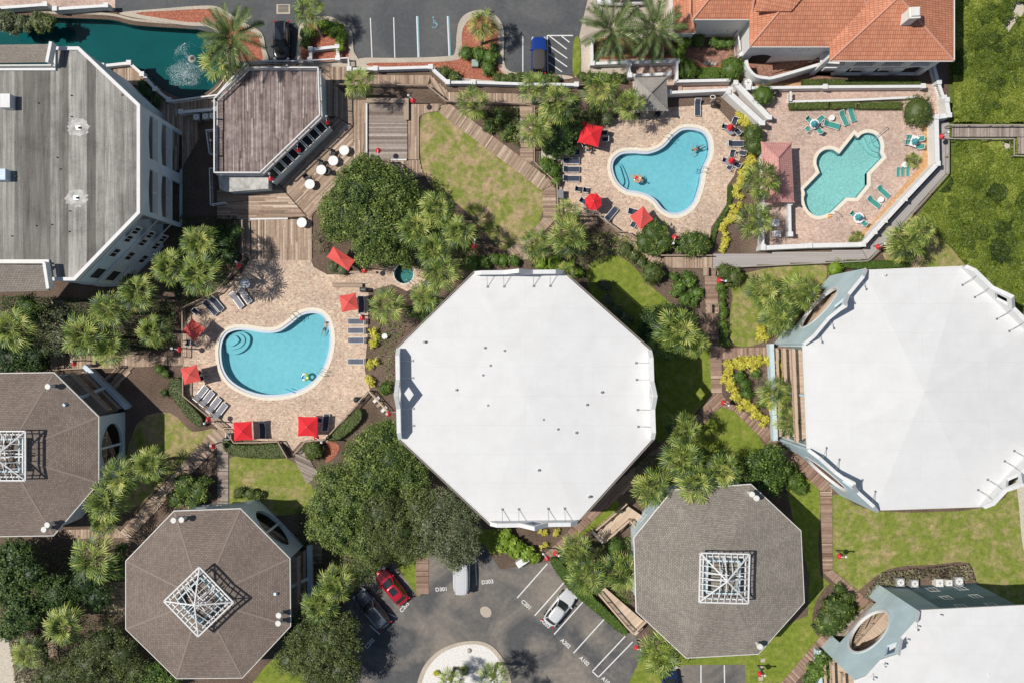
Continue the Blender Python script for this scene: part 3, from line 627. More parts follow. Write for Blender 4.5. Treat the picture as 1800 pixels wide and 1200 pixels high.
# under-deck dark soil stays ground; list of decks: polygon, plank direction
D([(565, 113), (612, 113), (616, 133), (757, 133), (757, 149), (622, 148), (590, 147), (565, 122)], 90)
D([(757, 133), (787, 161), (782, 178), (752, 150)], 120)
D([(787, 163), (925, 166), (925, 182), (782, 179)], 90)
D([(925, 166), (1012, 163), (1012, 178), (938, 182), (925, 182)], 90)
D([(440, 112), (564, 113), (564, 128), (440, 128)], 90)
D([(566, 124), (590, 149), (614, 176), (645, 177), (645, 284), (622, 284), (622, 222), (590, 205), (566, 205)], 90)
D([(590, 206), (621, 224), (621, 284), (545, 385), (488, 320), (565, 225)], 45, z=.125)
D([(382, 335), (487, 322), (543, 386), (440, 386), (382, 386)], 0)
D([(412, 388), (549, 380), (549, 458), (441, 456), (412, 440)], 90, 'wood')
D([(646, 182), (716, 182), (716, 282), (646, 282)], 0, 'wood_grey', z=.08)
D([(718, 184), (776, 183), (770, 196), (746, 200), (737, 206), (737, 281), (718, 281)], 90)
D([(646, 284), (737, 282), (745, 310), (700, 320), (660, 300)], 90, z=.11)
D([(776, 186), (792, 184), (976, 322), (952, 335), (772, 199)], -124)
D([(913, 183), (936, 183), (937, 285), (930, 287), (914, 276)], 0, z=.14)
D([(953, 336), (976, 323), (979, 382), (955, 382)], 0, z=.13)
D([(955, 383), (979, 383), (950, 415), (935, 440), (900, 455), (890, 440), (930, 415)], -45)
D([(1012, 380), (1050, 379), (1052, 395), (1012, 396)], 90)
D([(1088, 408), (1102, 408), (1162, 449), (1160, 470), (1140, 458), (1086, 420)], 58)
D([(1163, 450), (1252, 452), (1252, 472), (1161, 471)], 90)
D([(1253, 448), (1350, 445), (1515, 440), (1524, 457), (1350, 466), (1253, 472)], 0, 'composite', z=.11, pitch=.2)
D([(1516, 440), (1651, 292), (1652, 215), (1668, 215), (1668, 302), (1606, 372), (1548, 436), (1525, 457)], 47, 'composite', z=.108, pitch=.2)
D([(1669, 222), (1860, 222), (1860, 243), (1669, 243)], 90, 'wood_grey', z=.6, label='grey boardwalk to the beach across the dune scrub')
D([(1783, 244), (1860, 244), (1860, 273), (1783, 273)], 90, 'wood_grey', z=.6)
D([(1238, 473), (1260, 473), (1264, 606), (1242, 606)], 0, 'wood_red')
D([(1247, 607), (1268, 607), (1269, 690), (1250, 690)], 0, 'wood_red', z=.125)
D([(1269, 612), (1410, 608), (1410, 629), (1269, 631)], 90, 'wood_red')
D([(1250, 691), (1269, 691), (1276, 703), (1244, 738), (1228, 724)], 42, 'wood_red')
D([(1227, 725), (1243, 739), (1180, 793), (1040, 915), (1024, 902), (1165, 775)], -42 + 90, 'wood_red', z=.118)
D([(1024, 903), (1039, 916), (975, 984), (959, 971), (988, 945)], 135, 'wood_red', z=.122)
D([(1277, 703), (1373, 765), (1373, 790), (1352, 783), (1290, 722), (1262, 712)], 50, 'wood_red', z=.122)
D([(1388, 785), (1462, 852), (1462, 862), (1442, 862), (1372, 795)], 45, 'wood_red')
D([(1441, 863), (1462, 863), (1463, 1000), (1446, 1003)], 0, 'wood_red', z=.124)
D([(1446, 1004), (1463, 1001), (1528, 1055), (1515, 1068)], 45, 'wood_red')
D([(1516, 1070), (1531, 1057), (1540, 1066), (1478, 1122), (1463, 1112)], 47, 'wood_grey', z=.128)
D([(1442, 1116), (1464, 1118), (1450, 1142), (1385, 1212), (1362, 1212)], -45, 'wood_red')
D([(90, 626), (230, 623), (322, 628), (322, 641), (215, 646), (90, 648)], 90)
D([(222, 642), (238, 643), (185, 706), (172, 696)], 45, z=.13)
D([(378, 752), (403, 763), (225, 950), (208, 938)], -45, z=.122)
D([(118, 930), (208, 928), (218, 944), (125, 946)], 90)
D([(382, 772), (402, 768), (402, 884), (383, 884)], 0, 'wood_grey', z=.128)
D([(515, 800), (533, 790), (562, 834), (540, 850)], -25, 'wood_grey', z=.12)
D([(731, 979), (753, 979), (754, 1042), (732, 1045)], 0, 'wood_red', z=.09)
D([(85, 1118), (102, 1118), (103, 1150), (86, 1156)], 0)
D([(188, 1022), (222, 1022), (222, 1080), (188, 1080)], 0, z=.1)
D([(280, 172), (345, 188), (350, 245), (318, 300), (303, 300), (303, 235), (245, 160)], 90, z=.1)
D([(190, 121), (232, 119), (300, 176), (380, 176), (380, 190), (310, 195), (250, 150), (190, 150)], 90, z=.105)
D([(303, 245), (345, 245), (345, 300), (303, 300)], 0, z=.11) if False else None
D([(545, 920), (566, 920), (566, 990), (545, 990)], 0, z=.1)
D([(1000, 430), (880, 452), (885, 462), (1000, 445)], 90, z=.1)
D([(585, 498), (640, 498), (642, 506), (585, 506)], 0, 'wood', z=.35, name='bench_deck') if False else None

# ---------------- railings, walls ----------------
def rail(name, label, cat, px, mat, z=.12, h=1.0, top=.12, post=1.8, bal=.15, pw=.1, bw=.035, group=None, parent=None, ptsw=None, pillars=None):
    pts = ptsw or [P(x, y, z + h) for x, y in px]
    pts = [Vector((p[0], p[1], z)) for p in pts]
    t = parent or thing(name, label, cat, pts[0], 0, group)
    tr, po, ba = MB(), MB(), MB()
    for a, b in zip(pts[:-1], pts[1:]):
        L = (b - a).length; up = Vector((0, 0, 1))
        tr.bar(a + up * h, b + up * h, top, .05); tr.bar(a + up * .12, b + up * .12, .05, .05)
        n = max(1, round(L / post))
        for i in range(n + (b == pts[-1])):
            p = a.lerp(b, i / n)
            q = MB(); q.box((p.x, p.y, z - .1), pw, pw, h + .07); q.build('post', mat, t)
        if bal:
            n = max(1, int(L / bal))
            for i in range(1, n): p = a.lerp(b, i / n); ba.box((p.x, p.y, z + .14), bw, bw, h - .17)
    tr.build('top_rail', mat, t)
    if po.v: po.build('post', mat, t)
    if bal: ba.build('baluster', mat, t)
    return t
def wall(name, label, cat, px, mat='white', z=0, h=1.1, th=.22, cap='white', pillars=True, group=None, bal=False, pil=.42):
    pts = [P(x, y, z + h) for x, y in px]; t = thing(name, label, cat, (pts[0].x, pts[0].y, z), 0, group)
    wb, cp, pb, bb = MB(), MB(), MB(), MB(); lo = h - .14
    for i, (a, b) in enumerate(zip(pts[:-1], pts[1:])):
        A, B = Vector((a.x, a.y, 0)), Vector((b.x, b.y, 0)); dd = (B - A).normalized(); zz = Vector((0, 0, 1))
        if bal:
            wb.bar(A + zz * (z + .14), B + zz * (z + .14), th, .28)
            n = max(2, int((B - A).length / .22))
            for k in range(1, n): p = A.lerp(B, k / n); bb.box((p.x, p.y, z + .27), .09, .09, lo - .25)
        else: wb.bar(A + zz * (z + lo / 2), B + zz * (z + lo / 2), th, lo)
        cp.bar(A + zz * (z + h - .07) - dd * .0, B + zz * (z + h - .07), th + .1, .14)
    if pillars:
        for a in pts: pb = MB(); pb.box((a.x, a.y, z), pil, pil, h + .1); pb.box((a.x, a.y, z + h + .09), pil + .12, pil + .12, .09); pb.build('pillar', cap, t)
    wb.build('wall_base' if bal else 'wall_panel', mat, t); cp.build('coping_cap', cap, t)
    if bal: bb.build('baluster', cap, t)
    return t
rail('wood_railing', 'wooden railing on the low side of the long boardwalk under the top car park', 'railing', [(588, 148), (750, 150), (784, 178), (924, 182)], 'rail_wood', h=1.0)
rail('wood_railing', 'wooden railing where the boardwalk turns south beside the upper middle pool', 'railing', [(939, 186), (939, 285), (979, 322), (981, 380)], 'rail_wood')
rail('wood_railing', 'wooden railing between the upper middle pool and the sloping boardwalk', 'railing', [(1012, 379), (1050, 378), (1090, 407), (1103, 408), (1162, 449), (1252, 449)], 'rail_wood')
rail('wood_railing', 'wooden fence around the upper left corner of the left pool deck', 'railing', [(428, 455), (378, 514), (320, 541), (320, 628)], 'rail_wood')
rail('wood_railing', 'wooden fence with a hedge outside it, behind the loungers of the left pool', 'railing', [(321, 645), (321, 695), (390, 752)], 'rail_wood')
rail('wood_railing', 'wooden fence along the bottom of the left pool deck', 'railing', [(393, 755), (411, 778), (450, 777), (488, 776), (504, 804)], 'rail_wood')
rail('wood_railing', 'wooden fence running diagonally at the lower right of the left pool deck', 'railing', [(516, 798), (535, 776), (571, 772), (646, 688)], 'rail_wood')
rail('wood_railing', 'wooden railing of the short steps beside the white eight sided building', 'railing', [(648, 687), (681, 724), (700, 724)], 'rail_tan')
rail('wood_railing', 'grey railing on the dune side of the composite walkway', 'railing', [(1253, 472), (1350, 467), (1526, 459), (1549, 437), (1607, 372), (1668, 304), (1668, 244)], 'rail_grey', bal=0, h=.9, post=2.4)
rail('boardwalk_railing', 'upper railing of the grey beach boardwalk', 'railing', [(1669, 220), (1860, 220)], 'rail_grey', z=.6, bal=0, post=2.4)
rail('boardwalk_railing', 'lower railing of the grey beach boardwalk with a dog-leg at the right', 'railing', [(1669, 244), (1783, 244), (1783, 274), (1860, 274)], 'rail_grey', z=.6, bal=0, post=2.4)
rail('wood_railing', 'dark wooden railing beside the shaded deck left of the bar', 'railing', [(425, 387), (427, 455)], 'rail_wood')
rail('wood_railing', 'wooden railing above the upper left brown octagonal house', 'railing', [(90, 650), (170, 646), (208, 646)], 'rail_wood')
rail('wood_railing', 'wooden railing of the steps down to the upper left brown octagonal house', 'railing', [(208, 643), (170, 680)], 'rail_wood')
# white walls
W_ = 'white walls of the resort'
wall('balustrade', 'white balustrade between the top car park and the boardwalk', 'balustrade', [(614, 122), (660, 121), (757, 118), (787, 145), (832, 145), (925, 148), (1013, 149)], bal=True)
wall('balustrade', 'short white balustrade enclosing the palm bed by the black car', 'balustrade', [(545, 106), (546, 87), (593, 82), (594, 103)], bal=True, h=1.0)
rail('white_railing', 'white railing from the black parked car to the corner of the boardwalk', 'railing', [(385, 112), (452, 108), (540, 107), (612, 102), (613, 121)], 'white', top=.14)
wall('garden_wall', 'white wall below the two date palms', 'wall', [(1040, 70), (1041, 112), (1105, 110), (1190, 108)], h=1.2)
wall('garden_wall', 'white wall just above the grey hipped gazebo roof', 'wall', [(1106, 112), (1107, 133), (1176, 130)], h=1.3)
wall('garden_wall', 'white wall around the round clipped bushes by the villa', 'wall', [(1190, 108), (1190, 143), (1285, 141)], h=1.6, mat='stucco', pillars=False)
wall('garden_wall', 'white wall above the lounger at the top of the middle pool', 'wall', [(1175, 163), (1283, 158)], h=1.7, mat='stucco')
wall('stair_wall', 'left white parapet of the sloping terrace steps', 'wall', [(1280, 162), (1340, 217)], h=1.9, th=.5, mat='stucco')
wall('stair_wall', 'right white parapet of the sloping terrace steps', 'wall', [(1293, 146), (1352, 207)], h=1.4, th=.5, mat='stucco')
wall('garden_wall', 'long white wall under the villa porch', 'wall', [(1315, 155), (1450, 153), (1622, 152)], h=1.3, mat='stucco')
wall('garden_wall', 'low white kerb wall behind the clipped hedge of the pink terrace', 'wall', [(1391, 179), (1500, 176), (1610, 171)], h=.8, pillars=False, th=.15)
wall('white_gate', 'small white gate at the left end of the hedge on the pink terrace', 'gate', [(1390, 161), (1390, 178)], h=1.2, bal=True, pillars=False, th=.1)
wall('garden_wall', 'white wall with louvred openings beside the dune scrub, upper right', 'wall', [(1641, 112), (1650, 145), (1659, 172)], h=1.2, bal=True)
wall('garden_wall', 'stepped white wall around the seaward side of the pink terrace', 'wall', [(1664, 176), (1668, 203), (1646, 206), (1648, 288), (1590, 350), (1555, 388), (1537, 408), (1517, 430), (1423, 432), (1341, 436)], h=1.9, th=.4, mat='stucco')
wall('garden_wall', 'white wall beside the pink roofed cabana equipment yard', 'wall', [(1341, 434), (1341, 360)], h=1.7, mat='stucco')
wall('garden_wall', 'white wall between the equipment yard and the pink terrace', 'wall', [(1388, 357), (1389, 412)], h=1.5, mat='stucco')
wall('garden_wall', 'white bridge parapet at the top left, left of the square pillar', 'wall', [(-40, 17), (80, 8)], h=1.3) 
wall('garden_wall', 'white bridge parapet at the top left between two square pillars', 'wall', [(97, 16), (187, 10)], h=1.3)
wall('garden_wall', 'low white wall on the bend of the pond beside the grey apartment building', 'wall', [(180, 116), (227, 111), (250, 131), (273, 157), (297, 176)], h=.9)
rail('white_railing', 'white railing bending around the pond end next to the bar', 'railing', [(300, 178), (382, 167), (396, 150), (434, 110)], 'white', h=1.0, top=.16)
wall('garden_wall', 'white wall above the three dark air conditioners', 'wall', [(318, 197), (380, 192)], h=1.2)
rail('white_railing', 'white zigzag stair railing on the left of the bar', 'railing', [(379, 228), (362, 229), (368, 270), (385, 275)], 'white', z=.5, h=1.0)
rail('white_railing', 'white railing of the lower steps below the bar', 'railing', [(384, 296), (368, 296), (370, 360), (395, 356)], 'white', z=.5, h=1.0)

# ---------------- octagonal and other buildings ----------------
def pyramid_roof(poly, h, apex, mat, parent, ridge=None, c=None, th=.25):
    cx, cy = c or (sum(p[0] for p in poly) / len(poly), sum(p[1] for p in poly) / len(poly))
    mb = MB()
    for i in range(len(poly)):
        a, b = poly[i], poly[(i + 1) % len(poly)]; mb.face([(a[0], a[1], h), (b[0], b[1], h), (cx, cy, apex)])
    mb.face([(p[0], p[1], h - th) for p in poly][::-1])
    r = mb.build('roof', mat, parent)
    fb = MB()
    po = offset(poly, -.03)
    for i in range(len(poly)):
        a, b = po[i], po[(i + 1) % len(poly)]; c_, d_ = offset(poly, .05)[i], offset(poly, .05)[(i + 1) % len(poly)]
        fb.face([(a[0], a[1], h - th), (b[0], b[1], h - th), (b[0], b[1], h + .02), (a[0], a[1], h + .02)])
        fb.face([(a[0], a[1], h + .02), (b[0], b[1], h + .02), (d_[0], d_[1], h + .04), (c_[0], c_[1], h + .04)])
    fb.build('fascia', 'cap_beige', parent)
    if ridge:
        rb = MB()
        for p in poly:
            rb.bar((p[0] * .98 + cx * .02, p[1] * .98 + cy * .02, h * .98 + apex * .02 + .0), (cx, cy, apex), .2, .03)
        rb.build('ridge_cap', ridge, r)
    return (cx, cy)
def circ(cx, cz, r, n=40, rz=None): return [(cx + r * math.cos(2 * math.pi * i / n), cz + (rz or r) * math.sin(2 * math.pi * i / n)) for i in range(n)]
def edge_dir(poly, i):
    a, b = poly[i], poly[(i + 1) % len(poly)]; dx, dy = b[0] - a[0], b[1] - a[1]; return math.degrees(math.atan2(-dx, dy)) % 360
DIR = {'E': 0, 'NE': 45, 'N': 90, 'NW': 135, 'W': 180, 'SW': 225, 'S': 270, 'SE': 315}
def find(poly, dname): 
    t = DIR[dname]; return min(range(len(poly)), key=lambda i: abs((edge_dir(poly, i) - t + 180) % 360 - 180))
def window(parent, a, u, s, z, w_, h_, name='window', pane='glass', frame='white', bars=1):
    n = Vector((u.y, -u.x, 0)); o = a + n * .03
    mb = MB(); t = .13
    mb.plate(o, u, [(s, z), (s + w_, z), (s + w_, z + h_), (s, z + h_)], [[(s + t, z + t), (s + w_ - t, z + t), (s + w_ - t, z + h_ - t), (s + t, z + h_ - t)]], .08)
    for k in range(bars): x = s + w_ * (k + 1) / (bars + 1); mb.plate(o, u, [(x - .03, z + t), (x + .03, z + t), (x + .03, z + h_ - t), (x - .03, z + h_ - t)], (), .05)
    f = mb.build(name, frame, parent)
    g = MB(); g.plate(o - n * .035, u, [(s + t, z + t), (s + w_ - t, z + t), (s + w_ - t, z + h_ - t), (s + t, z + h_ - t)], (), .03); g.build('pane', pane, f)
    return f
def cupola(parent, c, rz, z=8.6, half=2.55):
    t = parent; b = MB(); rot = Matrix.Translation((c[0], c[1], 0)) @ Matrix.Rotation(R(rz), 4, 'Z')
    X = lambda x, y, zz: rot @ Vector((x, y, zz))
    hb = half * .66
    for (x0, y0), (x1, y1) in (((-hb, -hb), (hb, -hb)), ((hb, -hb), (hb, hb)), ((hb, hb), (-hb, hb)), ((-hb, hb), (-hb, -hb))): b.bar(X(x0, y0, z - .35), X(x1, y1, z - .35), .15, 1.9)
    cu = b.build('cupola_wall', 'bluewall', t)
    q = MB(); zt = z + .9; ap = zt + 1.25; q2 = half - .16
    cr = [(-half, -half), (half, -half), (half, half), (-half, half)]
    for i in range(4):
        a, b_ = cr[i], cr[(i + 1) % 4]; q.bar(X(a[0], a[1], zt), X(b_[0], b_[1], zt), .14, .2)
        a2, b2 = [(p[0] * .86, p[1] * .86) for p in (a, b_)]; q.bar(X(*a2, zt - .12), X(*b2, zt - .12), .13, .1)
        q.bar(X(a[0], a[1], zt), X(0, 0, ap), .13, .13)
        for k in range(1, 8):
            f = k / 8; px, py = a[0] * (1 - f) + b_[0] * f, a[1] * (1 - f) + b_[1] * f; m = 1 - abs(2 * f - 1)
            nx, ny = (-1 if abs(px - half) < 1e-6 else 1 if abs(px + half) < 1e-6 else 0), (-1 if abs(py - half) < 1e-6 else 1 if abs(py + half) < 1e-6 else 0)
            q.bar(X(px, py, zt), X(px + nx * half * m, py + ny * half * m, zt + 1.25 * m), .07, .08)
        if i % 2 == 0:
            for f in (.35, .65): q.bar(X(a[0] * .5, a[1] * .5, zt + .62 + .0), X(b_[0] * .5, b_[1] * .5, zt + .62), .07, .07)
    for k in (-.35, .35): q.bar(X(k * 1.2, -half * .8, zt - .3), X(k * .2, half * .8, zt - .3), .1, .1); q.bar(X(-half * .8, k, zt - .35), X(half * .8, k * .4, zt - .35), .1, .1)
    q.build('cupola_frame', 'white', t)
def vents(parent, pos, h, mat='cap_beige', r=.22, zz=.9):
    for x, y in pos:
        c = P(x, y, h + zz); mb = MB(); mb.lathe((c.x, c.y, h - .3), [(r * .6, 0), (r * .6, zz + .1), (r, zz + .12), (r, zz + .3), (r * .9, zz + .36)], 14); mb.build('chimney_cap' if r > .2 else 'roof_vent', mat, parent)
def octa(label, px, h, apex, roofm, wallm, opens=(), balc=(), par=(), eave=.45, ridge='ridge', name='octagonal_house', cup=None, wins=True, inset=2.4, gable=(), chim=(), gutter=None, storeys=2, wc=(), sidemats={}):
    poly = gp(px, h)
    if area(poly) < 0: poly = poly[::-1]
    cx, cy = sum(p[0] for p in poly) / len(poly), sum(p[1] for p in poly) / len(poly)
    t = thing(name, label, 'building', (cx, cy, 0)); n = len(poly)
    oi = [find(poly, d_) for d_ in opens]; bi = [find(poly, d_) for d_ in balc]; pi_ = {find(poly, d_): d_ for d_ in par}; gi = [find(poly, d_) for d_ in gable]
    dist = [inset if i in oi + bi + gi else eave for i in range(n)]
    core = offset(poly, dist)
    for i in range(n):
        mb = MB(); a, b = core[i], core[(i + 1) % n]; mb.face([(a[0], a[1], 0), (b[0], b[1], 0), (b[0], b[1], h - .2), (a[0], a[1], h - .2)])
        mb.build('wall', sidemats.get(min(DIR, key=lambda d_: abs((edge_dir(poly, i) - DIR[d_] + 180) % 360 - 180)), wallm), t)
    if apex: pyramid_roof(poly, h, apex, roofm, t, ridge)
    fh = h / storeys
    for i in range(n):
        a = Vector((*poly[i], 0)); b = Vector((*poly[(i + 1) % n], 0)); u = (b - a).normalized(); L = (b - a).length; nn = Vector((u.y, -u.x, 0))
        ca, cb = Vector((*core[i], 0)), Vector((*core[(i + 1) % n], 0))
        if i in oi or i in gi:
            top = h - .27 if i in oi else h + .9; rr = min(L * .42, 2.55 if i in oi else 2.7); zc = h * .5 if i in oi else h * .58
            sh = nn * (-.12 if i in oi else .12)
            if i in oi: ol = [(0, 0), (L, 0), (L, top), (0, top)]; hs = [circ(L / 2, zc, rr, rz=min(rr, h * .44))]
            else:
                ol = [(-.1, 0), (L * .18, 0), (L * .18, 2.6), (L * .82, 2.6), (L * .82, 0), (L + .1, 0), (L + .1, h + .5), (L - 1, h + 1.5), (L * .66, h + 1.5), (L / 2, h + 3.1), (L * .34, h + 1.5), (1, h + 1.5), (-.1, h + .5)]
                hs = [circ(L / 2, zc, rr), [(L / 2, h + .55), (L / 2 + .95, h + 1.5), (L / 2, h + 2.4), (L / 2 - .95, h + 1.5)]]
            mb = MB(); mb.plate(a + sh, u, ol, hs, .22); pn = mb.build('facade_panel', wallm, t)
            mb = MB(); rz_ = min(rr, h * .44) if i in oi else rr; mb.plate(a + sh + nn * .05, u, circ(L / 2, zc, rr + .24, rz=rz_ + .24), [circ(L / 2, zc, rr - .01, rz=rz_ - .01)], .33); mb.build('round_trim', 'white' if i in gi else 'bluewall', pn)
            if i in oi: mb = MB(); mb.bar(a + sh - nn * .1 + u * L / 2 + Vector((0, 0, zc - rz_)), a + sh - nn * .1 + u * L / 2 + Vector((0, 0, zc + rz_)), .24, .14, up=nn); mb.build('mullion', 'bluewall', pn)
            if i in gi:
                mb = MB()
                ol2 = ol[6:]
                for (s0, z0), (s1, z1) in zip(ol2[:-1], ol2[1:]):
                    mb.bar(a + u * s0 + Vector((0, 0, z0 + .03)) + sh - nn * .11, a + u * s1 + Vector((0, 0, z1 + .03)) + sh - nn * .11, .36, .07, up=(0, 0, 1))
                mb.build('parapet_cap', 'white', pn)
            # side returns
            for s_, q in ((a, ca), (b, cb)): mb = MB(); mb.face([s_ + sh - nn * .2, q, q + Vector((0, 0, h - .3)), s_ + sh - nn * .2 + Vector((0, 0, h - .3))]); mb.build('side_wall', wallm, t)
        if i in oi + bi + gi:
            for k in range(1, storeys) if i not in bi else range(0, storeys):
                pa, pb = (a + nn * .3, b + nn * .3) if i in bi else (a - nn * .7, b - nn * .7); zz = fh * k if k else .5
                q = [pa + u * .5, pb - u * .5, Vector((cb.x, cb.y, 0)) - u * .1 + nn * .02, Vector((ca.x, ca.y, 0)) + u * .1 + nn * .02]
                deck(None, math.degrees(math.atan2(nn.y, nn.x)), 'wood_tan', zz, .15, pts=[(v.x, v.y) for v in q], name='balcony_floor'); o = bpy.data.objects[-1] if False else None
                fl = [ob for ob in COL.objects if ob.name.startswith('balcony_floor') and ob.parent is None][-1]
                del fl['kind']; fl.parent = t; fl.location = (-cx, -cy, 0)
                rail('balcony_railing', None, None, None, 'rail_tan', z=zz, h=1.05, top=.28, parent=t, ptsw=[pa + u * .55, pb - u * .55], bal=.16)
            if i in oi + gi:   # stair flight
                mb = MB()
                for f0, f1, z0, z1, off_ in ((.2, .8, .2, fh, 1.3), (.8, .25, fh, fh * 2 if storeys > 2 else fh * 1.3, 1.9)):
                    m1, m2 = a + u * L * f0 - nn * off_, a + u * L * f1 - nn * off_
                    mb.bar(m1 + Vector((0, 0, z0)), m2 + Vector((0, 0, z1)), .9, .12)
                    mb.bar(m1 + nn * .5 + Vector((0, 0, z0 + .9)), m2 + nn * .5 + Vector((0, 0, z1 + .9)), .2, .08)
                    for k in range(22): p = (m1 + nn * .5 + Vector((0, 0, z0))).lerp(m2 + nn * .5 + Vector((0, 0, z1)), k / 21); mb.box(tuple(p), .05, .05, .9)
                mb.build('stair_flight', 'rail_tan', t)
        if i in bi:
            mb = MB()
            for s_ in (.02, .5, .98):
                p = a + u * L * s_ - nn * .5; mb.box((p.x, p.y, 0), .25, .25, h - .3, math.atan2(u.y, u.x))
            mb.bar(a + nn * .75 + Vector((0, 0, .6)), b + nn * .75 + Vector((0, 0, .6)), .5, 1.2); mb.bar(a + nn * .9 + (b - a) * .5 + Vector((0, 0, .1)), a - nn * 1.5 + (b - a) * .5 + Vector((0, 0, 7.2)), .3, .3); mb.build('balcony_frame', wallm, t)
        elif i not in oi + gi and wins:
            for k in range(storeys):
                for f in (.3, .7): window(t, Vector((ca.x, ca.y, 0)), (cb - ca).normalized(), (cb - ca).length * f - .55, fh * k + 1, 1.1, 1.4)
        if i in pi_:
            pt = 1.55; zz = h - .25
            ol = [(0, zz), (L, zz), (L, h + .7), (L - .75, h + pt), (L * .66, h + pt), (L / 2, h + 3.3), (L * .34, h + pt), (.75, h + pt), (0, h + .7)]
            mb = MB(); hs = [[(L / 2, h + .45), (L / 2 + .95, h + 1.45), (L / 2, h + 2.45), (L / 2 - .95, h + 1.45)]]
            mb.plate(a + nn * .05, u, ol, hs, .3); pn = mb.build('parapet', 'white', t)
            mb = MB(); ol2 = ol[2:]
            for (s0, z0), (s1, z1) in zip(ol2[:-1], ol2[1:]): mb.bar(a + u * s0 + Vector((0, 0, z0 + .03)) - nn * .1, a + u * s1 + Vector((0, 0, z1 + .03)) - nn * .1, .42, .06)
            mb.build('parapet_cap', 'white', pn)
        if i in pi_ or i in gi:
            for f in (.14, .33, .67, .86):
                mb = MB(); p = a + u * L * f; q = p - nn * 1.45
                mb.bar(p + Vector((0, 0, h + 1.3)) - nn * .2, q + Vector((0, 0, h + .15)), .04, .04); mb.box((q.x, q.y, h - .05), .22, .22, .22); mb.build('brace', 'metal', t)
    if gutter:
        po = offset(poly, -.17)
        for i in range(n):
            if i in pi_: continue
            mb = MB(); a, b = po[i], po[(i + 1) % n]; mb.bar((a[0], a[1], h - .08), (b[0], b[1], h - .08), .12, .12); mb.build('gutter', gutter, t)
    if cup is not None: cupola(t, (cx, cy), cup, (h + apex) / 2 + .9)
    if chim:
        for x, y in chim: 
            vents(t, [(x, y)], h + .3, r=.32, zz=1.1)
    if wc: vents(t, wc, h + .15, 'metal' if gutter else 'white', r=.13, zz=.3)
    return t
I_PX = [(1182, 860), (1320, 850), (1408, 932), (1414, 1058), (1333, 1149), (1206, 1156), (1118, 1074), (1114, 944)]
K_PX = [(221, 985), (306, 897), (423, 893), (510, 981), (511, 1100), (426, 1191), (310, 1192), (221, 1105)]
J_PX = [(174, 732), (174, 848), (94, 941), (-36, 943), (-118, 850), (-118, 732), (-36, 656), (95, 654)]
octa('grey-brown octagonal house at the lower right beside the car park, square white cupola', I_PX, 6.6, 8.6, 'shingle_grey', 'bluewall', eave=.55, cup=-1.5, ridge=None, chim=[(1336, 1136), (1322, 868), (1330, 875)])
octa('brown octagonal house at the bottom left with a diamond-turned white cupola frame', K_PX, 6.6, 8.6, 'shingle', 'greywall', opens=['NE'], eave=.55, cup=44, balc=['E'], inset=2.6, chim=[(305, 914), (319, 913), (490, 1081), (489, 1095)])
octa('brown octagonal house cut by the left edge of the photo', J_PX, 6.6, 8.6, 'shingle', 'greywall', opens=['E'], eave=.55, cup=0, balc=['NE'], inset=2.6, chim=[(84, 679), (83, 922), (77, 930)])
F_PX = [(835, 480), (988, 478), (1142, 615), (1147, 770), (1014, 917), (862, 919), (703, 770), (700, 612)]
octa('white-roofed octagonal building in the centre of the photo', F_PX, 9.5, 10.15, 'white_roof', 'bluewall', par=['N', 'E', 'S', 'W'], eave=.3, ridge=None, name='condominium_building', gutter='greybrown', storeys=3,
     wc=[(852, 611), (887, 616), (862, 642), (849, 659), (802, 685), (880, 697), (858, 712), (745, 601), (1058, 689), (1032, 711), (956, 737), (981, 754), (1013, 760), (947, 826), (1036, 873)])
G_PX = [(1518, 475), (1692, 468), (1806, 580), (1812, 795), (1724, 890), (1538, 896), (1419, 790), (1411, 604)]
octa('white-roofed building at the right edge with light blue walls and tall oval wall openings', G_PX, 9.5, 10.8, 'white_roof', 'bluewall', par=['NE', 'SE'], gable=['NW', 'SW'], balc=['W'], eave=.3, ridge=None, name='condominium_building', storeys=3, inset=2.4,
     wc=[(1525, 605), (1639, 608), (1556, 483), (1529, 637), (1568, 643), (1570, 670), (1594, 671), (1656, 687), (1534, 772), (1617, 759), (1687, 768), (1720, 768), (1648, 795), (1613, 600), (1634, 580)])
H_PX = [(1610, 1072), (1800, 1063), (1900, 1160), (1905, 1330), (1800, 1420), (1620, 1425), (1508, 1340), (1502, 1192)]
octa('white-roofed building at the bottom right corner, big round opening in its blue wall', H_PX, 9.5, 10.2, 'white_roof', 'bluewall', gable=['NW'], balc=['W'], eave=.3, ridge=None, name='condominium_building', storeys=3, inset=2.4, sidemats={'N': 'bluewall_shaded'}, wc=[(1655, 1082), (1738, 1185), (1616, 1102), (1597, 1125), (1558, 1168), (1539, 1192)])

# grey apartment building (left)
AH = 11.3
apx = [(-120, 120), (94, 120), (94, 84), (140, 84), (247, 185), (247, 375), (133, 493), (88, 493), (83, 462), (-120, 462)]
ap = gp(apx, AH)[::-1]; ac = (sum(p[0] for p in ap) / len(ap), sum(p[1] for p in ap) / len(ap), 0)
at_ = thing('apartment_building', 'large grey flat-roofed building with blue-grey walls at the upper left', 'building', ac)
ei = find(ap, 'E'); sei = find(ap, 'SE')
core = offset(ap, [2.2 if i == ei else .06 for i in range(len(ap))])
mb = MB()
for i in range(len(ap)):
    a, b = core[i], core[(i + 1) % len(ap)]; mb.face([(a[0], a[1], 0), (b[0], b[1], 0), (b[0], b[1], AH - .05), (a[0], a[1], AH - .05)])
mb.build('wall', 'greywall', at_)
mb = MB(); mb.prism(ap, AH - .1, AH); mb.build('roof', 'grey_roof', at_)
mb = MB(); mb.prism(offset(ap, -.04), AH - .5, AH + .22, holes=[offset(ap, .30)]); mb.build('parapet', 'white', at_)
